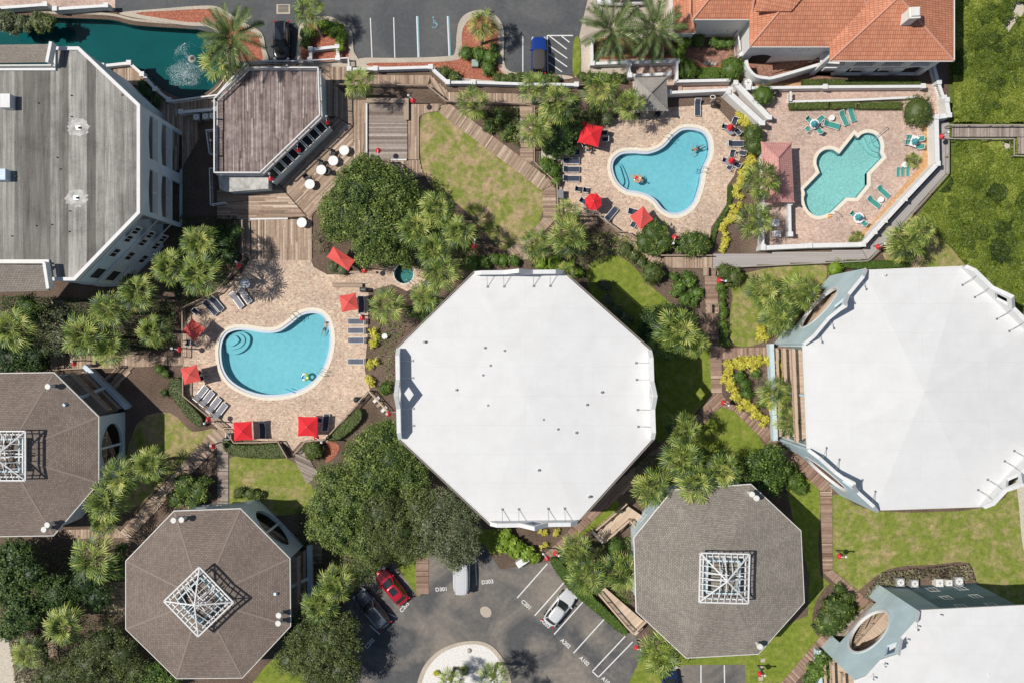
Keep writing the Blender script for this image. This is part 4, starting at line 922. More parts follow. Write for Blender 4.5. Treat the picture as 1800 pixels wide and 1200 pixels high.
a, b = Vector((*ap[ei], 0)), Vector((*ap[(ei + 1) % len(ap)], 0)); u = (b - a).normalized(); L = (b - a).length; nn = Vector((u.y, -u.x, 0))
def arch(s0, s1, z0, z1, rise, n=10): return [(s0, z0), (s1, z0)] + [(s1 + (s0 - s1) * i / n, z1 + rise * math.sin(math.pi * i / n)) for i in range(n + 1)]
hs = []
for s0, s1 in ((.45, L / 2 - .55), (L / 2 + .55, L - .45)):
    hs += [arch(s0, s1, 7.0, 8.95, .3), arch(s0, s1, 3.4, 5.7, .3), arch(s0, s1, .1, 2.9, .01)]
mb = MB(); mb.plate(a - nn * .02, u, [(0, 0), (L, 0), (L, AH - .55), (0, AH - .55)], hs, .3); fp = mb.build('facade_panel', 'greywall', at_)
for z in (3.25, 6.85):
    mb = MB(); q = [a - nn * .35, b - nn * .35, b - nn * 2.15, a - nn * 2.15]; mb.prism([(v.x, v.y) for v in q], z - .2, z, cap0=True); mb.build('balcony_floor', 'concrete', at_)
    for s0, s1 in ((.5, L / 2 - .6), (L / 2 + .6, L - .5)):
        rail('balcony_railing', None, None, None, 'white', z=z + .05, h=1.1, top=.09, parent=at_, ptsw=[a + u * s0 - nn * .12, a + u * s1 - nn * .12], bal=.13, bw=.07)
for z in (7.0, 3.4):
    for s in (2.2, 7.8): mb = MB(); c = a + u * s - nn * 1.3; mb.lathe((c.x, c.y, z - .1), [(.06, 0), (.06, .7), (.45, .72), (.45, .75)], 16); mb.build('balcony_table', 'white', at_)
a, b = Vector((*ap[sei], 0)), Vector((*ap[(sei + 1) % len(ap)], 0)); u = (b - a).normalized(); L = (b - a).length
for z in (8.2, 4.7, 1.2):
    for s, w_, n_ in ((L - 2.6, 1.05, 1), (L - 3.75, 1.05, 1), (L - 5.9, 1.3, 1)): window(at_, a, u, s, z, w_, 1.5)
    window(at_, a, u, .5, z - .9, 1.6, 2.2, pane='dark', bars=0, name='balcony_opening')
for z in (3.3, 6.9, 10.6): mb = MB(); mb.bar(a + u * .05 + Vector((u.y * .03, -u.x * .03, z)), b - u * .05 + Vector((u.y * .03, -u.x * .03, z)), .08, .12); mb.build('string_course', 'white', at_)
si = [i for i in range(len(ap)) if abs((edge_dir(ap, i) - 270 + 180) % 360 - 180) < 25]
for i in si:
    a, b = Vector((*ap[i], 0)), Vector((*ap[(i + 1) % len(ap)], 0)); u = (b - a).normalized(); L = (b - a).length
    for z in (8.2, 4.7, 1.2):
        s = .5
        while s < L - 1.6: window(at_, a, u, s, z, 1.2, 1.5); s += 2.4
def slope(px4, hs_, mat, parent, name='dormer_roof'):
    mb = MB(); pts = [P(x, y, h_) for (x, y), h_ in zip(px4, hs_)]; mb.face(pts if (pts[1] - pts[0]).cross(pts[2] - pts[0]).z > 0 else pts[::-1])
    for p, q in zip(pts, pts[1:] + pts[:1]): mb.face([p, q, q - Vector((0, 0, .3)), p - Vector((0, 0, .3))])
    return mb.build(name, mat, parent)
slope([(-120, 80), (90, 78), (82, 110), (-120, 113)], (10.8, 10.8, 12.2, 12.2), 'shingle_taupe', at_)
slope([(-120, 464), (78, 466), (86, 511), (-120, 517)], (12.3, 12.3, 10.6, 10.6), 'shingle_taupe', at_)
for x0, y0, x1, y1 in ((93, 76, 86, 112), (81, 462, 88, 508)): mb = MB(); mb.bar(P(x0, y0, 12.4), P(x1, y1, 12.4), .3, .9); mb.build('dormer_wall', 'white', at_)
mb = MB(); mb.bar(P(-100, 117, 11.9), P(92, 116, 11.9), .12, .5); mb.build('parapet', 'cap_beige', at_); mb = MB(); mb.bar(P(-100, 462, 11.9), P(80, 462, 11.9), .2, .5); mb.build('parapet', 'cap_beige', at_)
for x, y in ((138, 225), (134, 348)):
    mb = MB(); c = P(x, y, AH); rj = [random.uniform(.8, 1.15) for _ in range(36)]; pts = catmull([(c.x + rj[i] * 1.15 * math.cos(2 * math.pi * i / 36), c.y + rj[(i + 5) % 36] * .95 * math.sin(2 * math.pi * i / 36)) for i in range(36)], 2)
    mb.prism(pts, AH + .006, AH + .006); mb.build('roof_patch', 'patch', at_)
    mb = MB(); mb.box((c.x, c.y, AH), .45, .4, .05); mb.lathe((c.x, c.y, AH + .05), [(.14, 0), (.14, .3)], 10); mb.build('roof_drain', 'metal', at_)
for x0, y0, x1, y1 in ((0, 165, 17, 189), (-20, 297, 9, 316)):
    c = P((x0 + x1) / 2, (y0 + y1) / 2, AH + 1); mb = MB(); mb.box((c.x, c.y, AH), (x1 - x0) * .0577, (y1 - y0) * .0577, 1.0); mb.build('roof_hatch', 'white' if y0 < 200 else 'greywall', at_)
vents(at_, [(125, 168), (125, 205), (67, 181), (100, 277), (28, 310), (122, 371), (63, 397), (121, 407), (20, 415), (214, 167), (105, 297), (90, 395)], AH - .2, 'black', r=.07, zz=.3)

# bar building with roof deck
BH = 3.4
bpx = [(438, 124), (563, 124), (566, 207), (462, 307), (382, 307), (382, 178)]
bp_ = gp(bpx, BH)[::-1]; bc = (sum(p[0] for p in bp_) / 6, sum(p[1] for p in bp_) / 6, 0)
bt = thing('bar_building', 'low bar building with a weathered purple-brown timber roof deck and white railing', 'building', bc)
mb = MB(); mb.prism(offset(bp_, .1), 0, BH - .1); mb.build('wall', 'bluewall', bt)
deck(None, 90, 'wood_roofdeck', BH + .05, .12, pts=offset(bp_, .05), name='roof_deck'); o = bpy.data.objects['roof_deck']; del o['kind']; o.parent = bt; o.location = (-bc[0], -bc[1], 0)
mb = MB(); mb.prism(offset(bp_, -.08), BH - .25, BH + .02, holes=[offset(bp_, .12)]); mb.build('fascia', 'white', bt)
rp = [Vector((*p, 0)) for p in offset(bp_, .02)]; rail('roof_railing', None, None, None, 'white', z=BH + .05, h=1.05, top=.13, parent=bt, ptsw=rp + rp[:1], bal=.16, bw=.05)
i = find(bp_, 'SE'); a, b = [Vector((*offset(bp_, .1)[j % 6], 0)) for j in (i, i + 1)]; u = (b - a).normalized(); L = (b - a).length
nn = Vector((u.y, -u.x, 0)); st = (L - .5) / 8
for k in range(8):
    A0, A1 = a + u * (.25 + k * st + .1) + nn * .12, a + u * (.25 + (k + 1) * st - .1) + nn * .12; up_, dn = Vector((0, 0, 3.05)), nn * .85 + Vector((0, 0, 2.0))
    mb = MB(); mb.face([A0 + dn, A1 + dn, A1 + up_, A0 + up_]); fr = MB()
    for p, q in ((A0 + dn, A1 + dn), (A1 + dn, A1 + up_), (A1 + up_, A0 + up_), (A0 + up_, A0 + dn)): fr.bar(p, q, .12, .09)
    wf = fr.build('window', 'white', bt); mb.build('pane', 'glass', wf)
mb = MB(); mb.bar(a + nn * .97 + Vector((0, 0, 1.0)), b + nn * .97 + Vector((0, 0, 1.0)), .12, 1.9); mb.build('window_sill_wall', 'bluewall', bt)
i = find(bp_, 'S'); a, b = [Vector((*offset(bp_, .1)[j % 6], 0)) for j in (i, i + 1)]; u = (b - a).normalized()
for k in range(3): window(bt, a, u, .4 + k * 1.5, .9, 1.3, 1.9, bars=0)
t = thing('shed', 'low flat-roofed annex with pale roof below the bar', 'building', P(425, 322, 0)); mb = MB(); mb.prism(gp([(386, 311), (470, 309), (470, 330), (400, 336), (388, 330)], 2.2)[::-1], 0, 2.2); mb.build('wall', 'bluewall', t)
mb = MB(); mb.prism(gp([(384, 309), (472, 307), (472, 332), (399, 338), (386, 332)], 2.3)[::-1], 2.2, 2.35, cap0=True); mb.build('roof', 'patch', t)

# gazebo and cabana
def hip(px4, h, rise, mat, parent, cap=None, c1=None, c2=None, ov=0, name='roof'):
    """hip roof on a 4-corner eave polygon (nw, ne, se, sw in px); ridge from c1 to c2 (px, at h+rise)"""
    q = [P(x, y, h) for x, y in px4]; r1, r2 = P(*c1, h + rise), P(*(c2 or c1), h + rise)
    mb = MB(); vertical = c2 is not None and abs(c1[1] - c2[1]) > abs(c1[0] - c2[0])
    nw, ne, se, sw = q
    if c2 is None: F = [(sw, se, r1), (se, ne, r1), (ne, nw, r1), (nw, sw, r1)]
    elif vertical: F = [(sw, se, r2), (se, ne, r1, r2), (ne, nw, r1), (nw, sw, r2, r1)]
    else: F = [(sw, se, r2, r1), (se, ne, r2), (ne, nw, r1, r2), (nw, sw, r1)]
    for f in F: mb.face(f)
    mb.face([p - Vector((0, 0, .15)) for p in (nw, ne, se, sw)])
    for p, s in ((nw, ne), (ne, se), (se, sw), (sw, nw)): mb.face([s, p, p - Vector((0, 0, .15)), s - Vector((0, 0, .15))])
    o = mb.build(name, mat, parent)
    if cap:
        cb = MB(); L = [(nw, r1), (sw, r1 if (c2 is None or not vertical) else r2), (ne, r1 if (c2 is None or vertical) else r2), (se, r1 if c2 is None else r2)]
        for p, s in L: cb.tube([p + Vector((0, 0, .02)), s + Vector((0, 0, .02))], .12, 6)
        if c2: cb.tube([r1, r2], .12, 6)
        cb.build('ridge_cap', cap, o)
    return o
t = thing('gazebo', 'small square pavilion with a grey hipped shingle roof', 'gazebo', P(1145, 165, 0))
hip([(1115, 137), (1172, 136), (1174, 195), (1120, 195)], 2.7, 1.3, 'shingle_pale', t, 'shingle_pale', (1144, 164))
mb = MB()
for x, y in ((1121, 142), (1168, 141), (1169, 191), (1125, 191)): p = P(x, y, 2.5); mb.box((p.x, p.y, 0), .2, .2, 2.6)
mb.build('post', 'white', t); mb = MB(); mb.prism(gp([(1124, 146), (1166, 145), (1166, 184), (1126, 184)], 2)[::-1], 0, 2.0); mb.build('wall', 'bluewall', t)
t = thing('cabana', 'pool cabana with a faded pink tiled roof beside the pink terrace', 'cabana', P(1366, 300, 0))
hip([(1338, 250), (1391, 251), (1396, 356), (1345, 356)], 2.6, 1.2, 'pinktile', t, 'pinktile', (1368, 277), (1370, 330))
mb = MB(); mb.prism(gp([(1344, 256), (1386, 256), (1389, 350), (1349, 350)], 2.5)[::-1], 0, 2.5); mb.build('wall', 'stucco', t)

# terracotta villa
vt = thing('villa', 'white villa with terracotta tiled hip roofs at the top right', 'building', P(1480, 20, 0))
hip([(1458, -190), (1676, -190), (1676, 107), (1459, 107)], 7.2, 2.5, 'terracotta', vt, 'terra_cap', (1570, -90), (1580, -5))
hip([(1317, -190), (1575, -190), (1560, 82), (1318, 82)], 7.1, 2.4, 'terracotta', vt, 'terra_cap', (1420, -40), (1500, -40))
hip([(1216, -140), (1380, -140), (1320, 34), (1218, 34)], 6.8, 1.7, 'terracotta', vt, 'terra_cap', (1270, -30), (1330, -30))
hip([(1182, -90), (1240, -90), (1222, 58), (1184, 58)], 4.2, 1.2, 'terracotta', vt, 'terra_cap', (1214, -50), (1213, 22))
slope([(1330, 20), (1391, 20), (1418, -12), (1330, -40)], (8.6, 8.6, 9.2, 9.2), 'terracotta', vt, 'roof')
for q, h_ in (([(1466, -180), (1668, -180), (1668, 70), (1466, 70)], 7.1), ([(1326, -180), (1466, -180), (1466, 74), (1326, 74)], 7.0), ([(1223, -130), (1326, -130), (1326, 28), (1223, 28)], 6.7), ([(1189, -80), (1223, -80), (1223, 53), (1189, 53)], 4.1)):
    mb = MB(); mb.prism(gp(q, h_)[::-1], 0, h_ - .1); mb.build('wall', 'stucco', vt)
for x0, y0, s_ in ((1318, 83, 1460), (1218, 35, 1320), (1183, 59, 1223), (1458, 108, 1677)):
    mb = MB(); hh = {83: 7.1, 35: 6.8, 59: 4.2, 108: 7.2}[y0]; mb.bar(P(x0, y0, hh - .12), P(s_, y0, hh - .12), .12, .14); mb.build('gutter', 'cap_beige', vt)
mb = MB(); mb.bar(P(1677, -180, 7.1), P(1677, 107, 7.1), .12, .14); mb.build('gutter', 'cap_beige', vt)
a, b = P(1462, 98, 7.0), P(1670, 98, 7.0); a.z = b.z = 0; u = (b - a).normalized(); L = (b - a).length; bays = [(.5 + k * (L - .2) / 4, .5 + k * (L - .2) / 4 + (L - .2) / 4 - .9) for k in range(4)]
mb = MB(); hs = [arch(s0, s1, .05, 2.5, .6) for s0, s1 in bays] + [arch(s0, s1, 3.4, 6.4, .2) for s0, s1 in bays]
mb.plate(a, u, [(0, 0), (L, 0), (L, 7.0), (0, 7.0)], hs, .35); mb.build('facade_panel', 'stucco', vt)
mb = MB(); q = gp([(1464, 68), (1668, 68), (1668, 97), (1464, 97)], 7.0)[::-1]; mb.prism(q, 3.1, 3.3, cap0=True); mb.build('porch_floor', 'stucco', vt)
mb = MB(); n3 = Vector((u.y, -u.x, 0))
for s0, s1 in bays[:3]: rail('balcony_railing', None, None, None, 'white', z=3.3, h=1.0, parent=vt, ptsw=[a + u * (s0 - .2) + n3 * .45, a + u * (s1 + .2) + n3 * .45], bal=.14)
a, b = P(1326, 74, 7.0), P(1466, 74, 7.0); a.z = b.z = 0; u = (b - a).normalized(); L = (b - a).length
for s in (.8, 4.6): window(vt, a, u, s, 4.2, 2.6, 1.5, bars=3, name='shuttered_window')
mb = MB(); mb.plate(a + Vector((0, -.02, 0)), u, arch(1.0, 3.2, .05, 2.3, .5), (), .05); mb.build('doorway', 'dark', vt)
a = P(1223, 28, 6.7); a.z = 0; window(vt, a, Vector((1, 0, 0)), 3.0, 1.5, 1.6, 1.3, bars=1, name='arched_window')
mb = MB(); c = P(1589, 38, 8.4); mb.box((c.x, c.y, 7.6), 1.0, 1.0, 3.0, .05); ch = mb.build('chimney', 'stucco', vt); mb = MB(); mb.box((c.x, c.y, 10.6), 1.15, 1.15, .25, .05); mb.box((c.x, c.y, 10.85), .8, .8, .25, .05); mb.build('chimney_cap', 'cap_beige', ch)
wall('garden_wall', 'curved white ramp wall sweeping around the villa doorway', 'wall', catmull([(1312, 106), (1316, 120), (1328, 133), (1347, 137), (1366, 135), (1458, 108)], 4, False), h=2.6, mat='stucco', pillars=False)
mb = MB()
for k in range(16):
    f = k / 16; p, q = P(1360 + 96 * f, 130 - 28 * f, 0), P(1355 + 96 * f, 116 - 28 * f, 0); mb.bar(Vector((p.x, p.y, .12 + f * 1.2)), Vector((q.x, q.y, .12 + f * 1.2)), .42, .2)
tag(mb.build('terrace_steps', 'paver_red'), 'brick stair ramp climbing beside the villa wall', 'steps')
rail('white_gate', 'tall white slatted gate beside the villa courtyard', 'gate', [(1297, 55), (1301, 88)], 'white', h=2.2, bal=.2)
wall('garden_wall', 'white sloping wall between villa roof corner and gate', 'wall', [(1300, 98), (1317, 82)], h=2.2, pillars=False, mat='stucco')

# tan timber ramps of the lower right octagonal house
def timber_ramp(label, px, ang, rails, z=.9):
    deck(px, ang, 'wood_tan', z, .3, label, name='timber_ramp', gap=.006)
    for r_ in rails: rail('ramp_railing', label.split(' ')[0] + ' railing on the ' + r_[0] + ' of the ' + ('ramp by the central building' if 'white' in label else 'ramp by the car park'), 'railing', r_[1], 'rail_tan', z=z, h=1.0, top=.16)
timber_ramp('tan timber ramp between the white central building and the grey-brown house', [(1048, 933), (1103, 887), (1140, 912), (1122, 930), (1108, 914), (1062, 951)], 52, [('upper side', [(1048, 931), (1102, 885)]), ('lower side', [(1062, 953), (1107, 914), (1118, 928)])])
timber_ramp('tan timber ramp above the clipped hedge of the car park', [(1053, 1040), (1062, 1028), (1122, 1080), (1134, 1090), (1115, 1112), (1104, 1098)], 42, [('hedge side', [(1051, 1042), (1103, 1103), (1114, 1114), (1136, 1092)])])
wall('masonry_wall', 'pale masonry end wall of the upper tan ramp', 'wall', [(1042, 934), (1060, 953)], h=1.0, pillars=False, mat='stone', cap='stone')

# ---------------- foliage ----------------
def quadmesh(name, V, F, var, mat, parent=None, loc=None):
    """V (N,3), F list of index arrays [(M,4),(K,3)], var per face"""
    me = bpy.data.meshes.new(name); V = np.asarray(V, np.float32)
    off = Vector((0, 0, 0)); p = parent
    while p: off += Vector(p.location); p = p.parent
    V = V - np.array(off, np.float32)
    me.vertices.add(len(V)); me.vertices.foreach_set('co', V.ravel())
    li = np.concatenate([f.ravel() for f in F]).astype(np.int32); tot = np.concatenate([np.full(len(f), f.shape[1], np.int32) for f in F])
    st = np.concatenate([[0], np.cumsum(tot)[:-1]]).astype(np.int32)
    me.loops.add(len(li)); me.loops.foreach_set('vertex_index', li); me.polygons.add(len(tot)); me.polygons.foreach_set('loop_start', st)
    me.update(calc_edges=True); me.validate()
    at = me.attributes.new('var', 'FLOAT', 'FACE'); at.data.foreach_set('value', np.clip(var, 0, 1).astype(np.float32))
    me.materials.append(M[mat] if isinstance(mat, str) else mat)
    o = bpy.data.objects.new(name, me); COL.objects.link(o)
    if parent: o.parent = parent
    return o
def unit(a): return a / np.maximum(np.linalg.norm(a, axis=-1, keepdims=True), 1e-6)
def leaves(Pn, N, size, asp=.5):
    n = len(Pn); r = rng.normal(size=(n, 3)); T = unit(np.cross(N, r)); B = np.cross(N, T); s = size[:, None]
    V = np.stack([Pn - T * s, Pn + B * s * asp, Pn + T * s, Pn - B * s * asp], 1).reshape(-1, 3)
    return V, np.arange(4 * n).reshape(n, 4)
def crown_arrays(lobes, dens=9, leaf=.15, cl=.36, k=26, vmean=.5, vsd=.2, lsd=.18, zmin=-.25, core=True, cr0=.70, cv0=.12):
    Vs, Fs, vs, base = [], [], [], 0; L = np.array([(l[0], l[1], l[2], l[3], l[4]) for l in lobes])
    for i, (cx, cy, cz, rx, rz) in enumerate(L):
        m = max(6, int(dens * rx * rx * 2.2)); d_ = unit(rng.normal(size=(m * 2, 3)) * [1, 1, .9]); d_ = d_[d_[:, 2] > zmin][:m]
        rad = rng.uniform(.72, 1.04, len(d_)) ** 1.0
        c = np.array([cx, cy, cz]) + d_ * np.array([rx, rx, rz]) * rad[:, None]
        keep = np.ones(len(c), bool)
        for j in range(len(L)):
            if j != i: keep &= (((c - L[j, :3]) / [L[j, 3], L[j, 3], L[j, 4]]) ** 2).sum(1) > .5
        c, d_ = c[keep], d_[keep]; m = len(c)
        if not m: continue
        cr = cl * rng.uniform(.6, 1.35, m); cv = rng.normal(vmean, vsd, m)
        off = rng.normal(size=(m, k, 3)) * cr[:, None, None] * .62
        P_ = (c[:, None] + off).reshape(-1, 3); N = unit(unit(off) * .5 + d_[:, None] * .5 + np.array([0, 0, .75]) + rng.normal(size=off.shape) * .45).reshape(-1, 3)
        P_[:, 2] = np.maximum(P_[:, 2], .06)
        v = (cv[:, None] + rng.normal(0, lsd, (m, k))).ravel(); s_ = leaf * rng.uniform(.6, 1.3, len(P_))
        V, F = leaves(P_, N, s_); Vs.append(V); Fs.append(F + base); vs.append(v); base += len(V)
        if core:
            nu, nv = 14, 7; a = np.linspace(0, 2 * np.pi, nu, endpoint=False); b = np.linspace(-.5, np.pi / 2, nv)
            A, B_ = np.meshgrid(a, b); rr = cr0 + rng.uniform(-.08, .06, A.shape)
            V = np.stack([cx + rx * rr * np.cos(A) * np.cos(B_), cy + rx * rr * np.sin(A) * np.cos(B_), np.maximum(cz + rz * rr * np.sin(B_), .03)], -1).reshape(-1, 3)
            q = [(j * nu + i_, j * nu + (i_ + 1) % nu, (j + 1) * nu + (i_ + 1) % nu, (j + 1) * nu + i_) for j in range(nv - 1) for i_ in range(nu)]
            Vs.append(V); Fs.append(np.array(q) + base); vs.append(np.full(len(q), cv0)); base += len(V)  # dark core: shade inside the crown, put into the leaf colour
    return np.concatenate(Vs), [np.concatenate(Fs)], np.concatenate(vs)
def tree(label, lobes, mat='oak', name='broadleaf_tree', cat='tree', trunk=.22, group=None, sub=True, **kw):
    """lobes: (px, py, radius px, height of lobe centre m, [flatten])"""
    W = []
    for l in lobes:
        x, y, r, h = l[:4]; p = P(x, y, h); rw = r * S * (1 - h / H); W.append((p.x, p.y, h, rw, rw * (l[4] if len(l) > 4 else .62)))
    cx, cy = sum(w_[0] * w_[3] ** 2 for w_ in W) / sum(w_[3] ** 2 for w_ in W), sum(w_[1] * w_[3] ** 2 for w_ in W) / sum(w_[3] ** 2 for w_ in W)
    t = thing(name, label, cat, (cx, cy, 0), 0, group)
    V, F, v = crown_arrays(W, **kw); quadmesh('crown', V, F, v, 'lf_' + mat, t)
    mb = MB(); h = min(w_[2] for w_ in W)
    mb.tube([(cx, cy, -.05), (cx + .1, cy + .05, h * .5), (cx, cy, h)], [trunk * 1.3, trunk, trunk * .7], 8)
    for w_ in W: mb.tube([(cx, cy, h * .45), ((cx + w_[0]) / 2, (cy + w_[1]) / 2, h * .75), (w_[0], w_[1], w_[2])], [trunk * .6, trunk * .45, trunk * .2], 6)
    mb.build('trunk', 'bark', t, smooth=True, uv=False)
    return t
# big trees
T = tree
T('big round dark green tree between the bar tables and the fan palms', [(640, 335, 52, 5), (612, 372, 48, 4.4), (690, 340, 45, 4.6), (660, 395, 52, 4.8), (705, 375, 40, 4.2), (645, 300, 30, 4.2), (690, 430, 34, 3.6), (650, 440, 30, 3.4), (735, 350, 20, 3.8), (590, 400, 26, 3.6), (668, 315, 30, 5), (712, 455, 18, 3)], 'oak', dens=13, leaf=.10, k=36, vmean=.52)
T('spreading green tree left of the central white roof, upper part of the grove', [(675, 775, 30, 5), (640, 800, 36, 5), (690, 810, 40, 5.4), (655, 770, 24, 4.6), (720, 840, 36, 5.2), (660, 840, 42, 5.6), (682, 750, 18, 4.5)], 'oak', dens=11, leaf=.09, k=40, vmean=.55)
T('bright green tree beside the brown octagonal house in the middle grove', [(590, 850, 38, 5), (575, 890, 36, 5), (620, 880, 44, 5.4), (600, 930, 40, 5.2), (640, 950, 34, 5), (560, 930, 22, 4.4)], 'oak', dens=11, leaf=.09, k=40, vmean=.6)
T('olive green tree in the grove above the red car', [(670, 900, 42, 5.6), (700, 930, 42, 5.4), (660, 960, 34, 5), (720, 960, 30, 4.8), (640, 1000, 22, 4.2), (740, 890, 36, 5.6)], 'olive', dens=11, leaf=.09, k=40, vmean=.5)
T('greyish green tree with pale twigs over the white van', [(780, 890, 34, 5.6), (810, 920, 36, 5.4), (760, 920, 36, 5.6), (790, 955, 34, 5), (820, 965, 22, 4.6), (750, 950, 28, 5), (800, 985, 18, 4.2)], 'dust', dens=11, leaf=.085, k=36, vmean=.55)
T('bushy olive tree overhanging the parked black car', [(560, 1080, 34, 4.6), (530, 1110, 36, 4.8), (580, 1120, 40, 5), (606, 1140, 30, 4.6), (603, 1098, 26, 4.4), (555, 1155, 40, 4.8), (600, 1180, 34, 4.4), (510, 1160, 28, 4.4), (560, 1195, 30, 4)], 'olive', dens=11, leaf=.09, k=34, vmean=.5)
T('dark green tree at the left edge above the pale dry ground', [(30, 980, 34, 4), (15, 1030, 30, 4), (40, 1070, 36, 4.2), (15, 1100, 24, 3.5), (55, 1010, 26, 4), (-10, 985, 30, 4)], 'darkg', dens=9, leaf=.15, vmean=.62)
T('rounded green tree between the two brown octagonal houses', [(100, 1045, 34, 3.4), (80, 1060, 22, 3), (115, 1065, 22, 3)], 'darkg', dens=11, leaf=.11, vmean=.7)
T('greyish thin tree under the corner of the grey apartment building', [(95, 570, 26, 4.2), (110, 600, 24, 4), (80, 600, 20, 3.8), (140, 610, 20, 3.6), (120, 560, 18, 4)], 'dust', dens=10, leaf=.08, vmean=.45, core=False)
T('small dark tree under the wall of the grey apartment building', [(50, 540, 22, 3), (35, 555, 16, 2.6), (65, 560, 14, 2.4)], 'bright', dens=11, leaf=.10, vmean=.3)
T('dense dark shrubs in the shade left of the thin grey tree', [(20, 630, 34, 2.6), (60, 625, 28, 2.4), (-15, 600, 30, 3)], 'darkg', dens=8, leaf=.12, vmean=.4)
T('low dark thicket at the foot of the bottom left brown house', [(180, 1130, 34, 2.6), (215, 1150, 30, 2.4), (160, 1170, 40, 2.4), (120, 1185, 34, 2.2), (240, 1180, 26, 2), (200, 1195, 30, 2), (90, 1190, 26, 2)], 'olive', dens=9, leaf=.10, vmean=.42)
T('bright green bush at the bottom edge below the left brown house', [(270, 1185, 22, 1.6), (245, 1200, 24, 1.6), (295, 1205, 20, 1.4)], 'bright', dens=11, leaf=.10, vmean=.5)
T('dark leafy tree between the upper left house and the palms', [(150, 1025, 26, 3), (170, 1050, 26, 2.8), (200, 1000, 18, 2)], 'darkg', dens=9, leaf=.12, vmean=.4)
T('glossy green magnolia-like tree above the lower right octagonal house', [(1335, 815, 26, 3.4), (1360, 800, 22, 3.2), (1325, 835, 20, 3), (1350, 845, 24, 3), (1370, 830, 18, 2.8)], 'bright', dens=11, leaf=.13, vmean=.35)
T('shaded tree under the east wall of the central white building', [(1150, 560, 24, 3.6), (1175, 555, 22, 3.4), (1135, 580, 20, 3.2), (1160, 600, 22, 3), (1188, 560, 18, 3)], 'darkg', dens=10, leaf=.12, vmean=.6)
# rounded bushes and clipped balls
def bush(label, x, y, r, h, mat='boxw', name='bush', flat=.75, dens=None, leaf=.075, cat='bush', lobes=None, **kw):
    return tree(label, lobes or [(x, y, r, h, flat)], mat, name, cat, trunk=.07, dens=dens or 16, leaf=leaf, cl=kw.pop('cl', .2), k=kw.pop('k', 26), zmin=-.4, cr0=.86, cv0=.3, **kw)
bush('big clipped round bush in the corner of the white villa wall', 1286, 121, 23, 1.3, 'boxw')
bush('smaller clipped round bush at the left end of the villa hedge', 1211, 123, 17, 1.1, 'boxw')
bush('round bush beside the terrace steps', 1342, 168, 18, 1.5, 'boxw', vmean=.42)
bush('large round bush at the upper right corner of the pink terrace', 1614, 196, 28, 1.4, 'hedge', vmean=.45)
bush('tall oval bush between the middle pool and the pink cabana', 1324, 243, 19, 1.5, 'oak', flat=1, vmean=.5, lobes=[(1324, 235, 18, 1.5), (1326, 255, 18, 1.4)])
bush('leafy bush with an umbrella tucked behind it by the middle pool', 1145, 412, 30, 1.6, 'oak', lobes=[(1150, 408, 24, 1.6), (1135, 425, 20, 1.4), (1165, 425, 20, 1.4), (1150, 438, 14, 1.2)], leaf=.1)
bush('wide round bush below the middle pool beside the boardwalk', 1216, 430, 28, 1.5, 'oak', lobes=[(1208, 430, 21, 1.5), (1228, 430, 21, 1.5), (1218, 425, 20, 1.6)], leaf=.09)
bush('single round dark bush on the lawn below the boardwalk', 1147, 479, 21, 1.5, 'hedge', vmean=.4)
bush('dusty round bush beside the boardwalk junction', 1283, 483, 20, 1.2, 'hedge', lobes=[(1275, 478, 14, 1.2), (1292, 486, 15, 1.2), (1282, 495, 12, .9)], leaf=.09)
bush('small yellowish bush above the right white building', 1468, 472, 14, .9, 'lime', vmean=.25)
bush('large dark mounded bush with dry reddish twigs near the bottom right house', 1468, 1085, 34, 1.6, 'oak', lobes=[(1460, 1090, 26, 1.5), (1480, 1075, 22, 1.6), (1465, 1065, 20, 1.3), (1445, 1100, 16, 1.2), (1475, 1035, 10, .8), (1488, 1050, 12, .9), (1495, 1068, 10, .8)], leaf=.1, vmean=.42)
bush('bright green bush touching the blue wall at the bottom right', 1440, 1170, 20, 1.1, 'bright', lobes=[(1445, 1160, 14, 1.2), (1435, 1178, 17, 1.1), (1450, 1182, 12, 1), (1425, 1192, 12, .9)], leaf=.11, vmean=.55)
bush('rounded hedge bush left of the middle grove, by the pool steps', 551, 791, 18, .9, 'hedge')
bush('dark green bush behind the lower tan ramp palms', 1080, 960, 16, 1.2, 'bright', vmean=.3)
bush('variegated green and yellow shrub bed at the top of the lower car park', 900, 965, 24, 1, 'lime', lobes=[(885, 955, 16, 1), (905, 962, 17, 1), (925, 972, 14, .9), (938, 980, 9, .7), (890, 940, 12, .9)], leaf=.15, vmean=.4, dens=12)
bush('green shrub bed above the last lounger pair of the middle pool', 965, 300, 18, .9, 'bright', lobes=[(958, 290, 14, .8), (972, 300, 14, .8), (978, 318, 9, .8)], leaf=.13, vmean=.35, dens=12)
bush('dark evergreen bush behind the large red umbrella', 985, 245, 26, 2, 'darkg', lobes=[(990, 235, 24, 2.2), (975, 255, 22, 2), (1010, 225, 16, 2), (1000, 260, 14, 1.6)], leaf=.12, vmean=.5)
bush('greyish spiky bush at the edge of the middle pool planting', 1068, 209, 12, 1, 'dust')
bush('oleander bush in the top left corner of the pond', 22, 42, 24, 1.5, 'dust', lobes=[(10, 38, 20, 1.6), (35, 40, 14, 1.4), (48, 45, 12, 1.2), (25, 50, 12, 1)], leaf=.12)
bush('green bush with a yellow-green crown at the top left pond edge', 72, 42, 22, 1.5, 'olive', lobes=[(68, 38, 16, 1.6), (85, 40, 14, 1.5), (72, 48, 10, 1.2)], leaf=.12, vmean=.45)
bush('dark bushes inside the kerbed palm island next to the black car', 540, 66, 16, .9, 'bright', lobes=[(540, 60, 14, .9), (538, 76, 10, .8)], leaf=.1, vmean=.3)
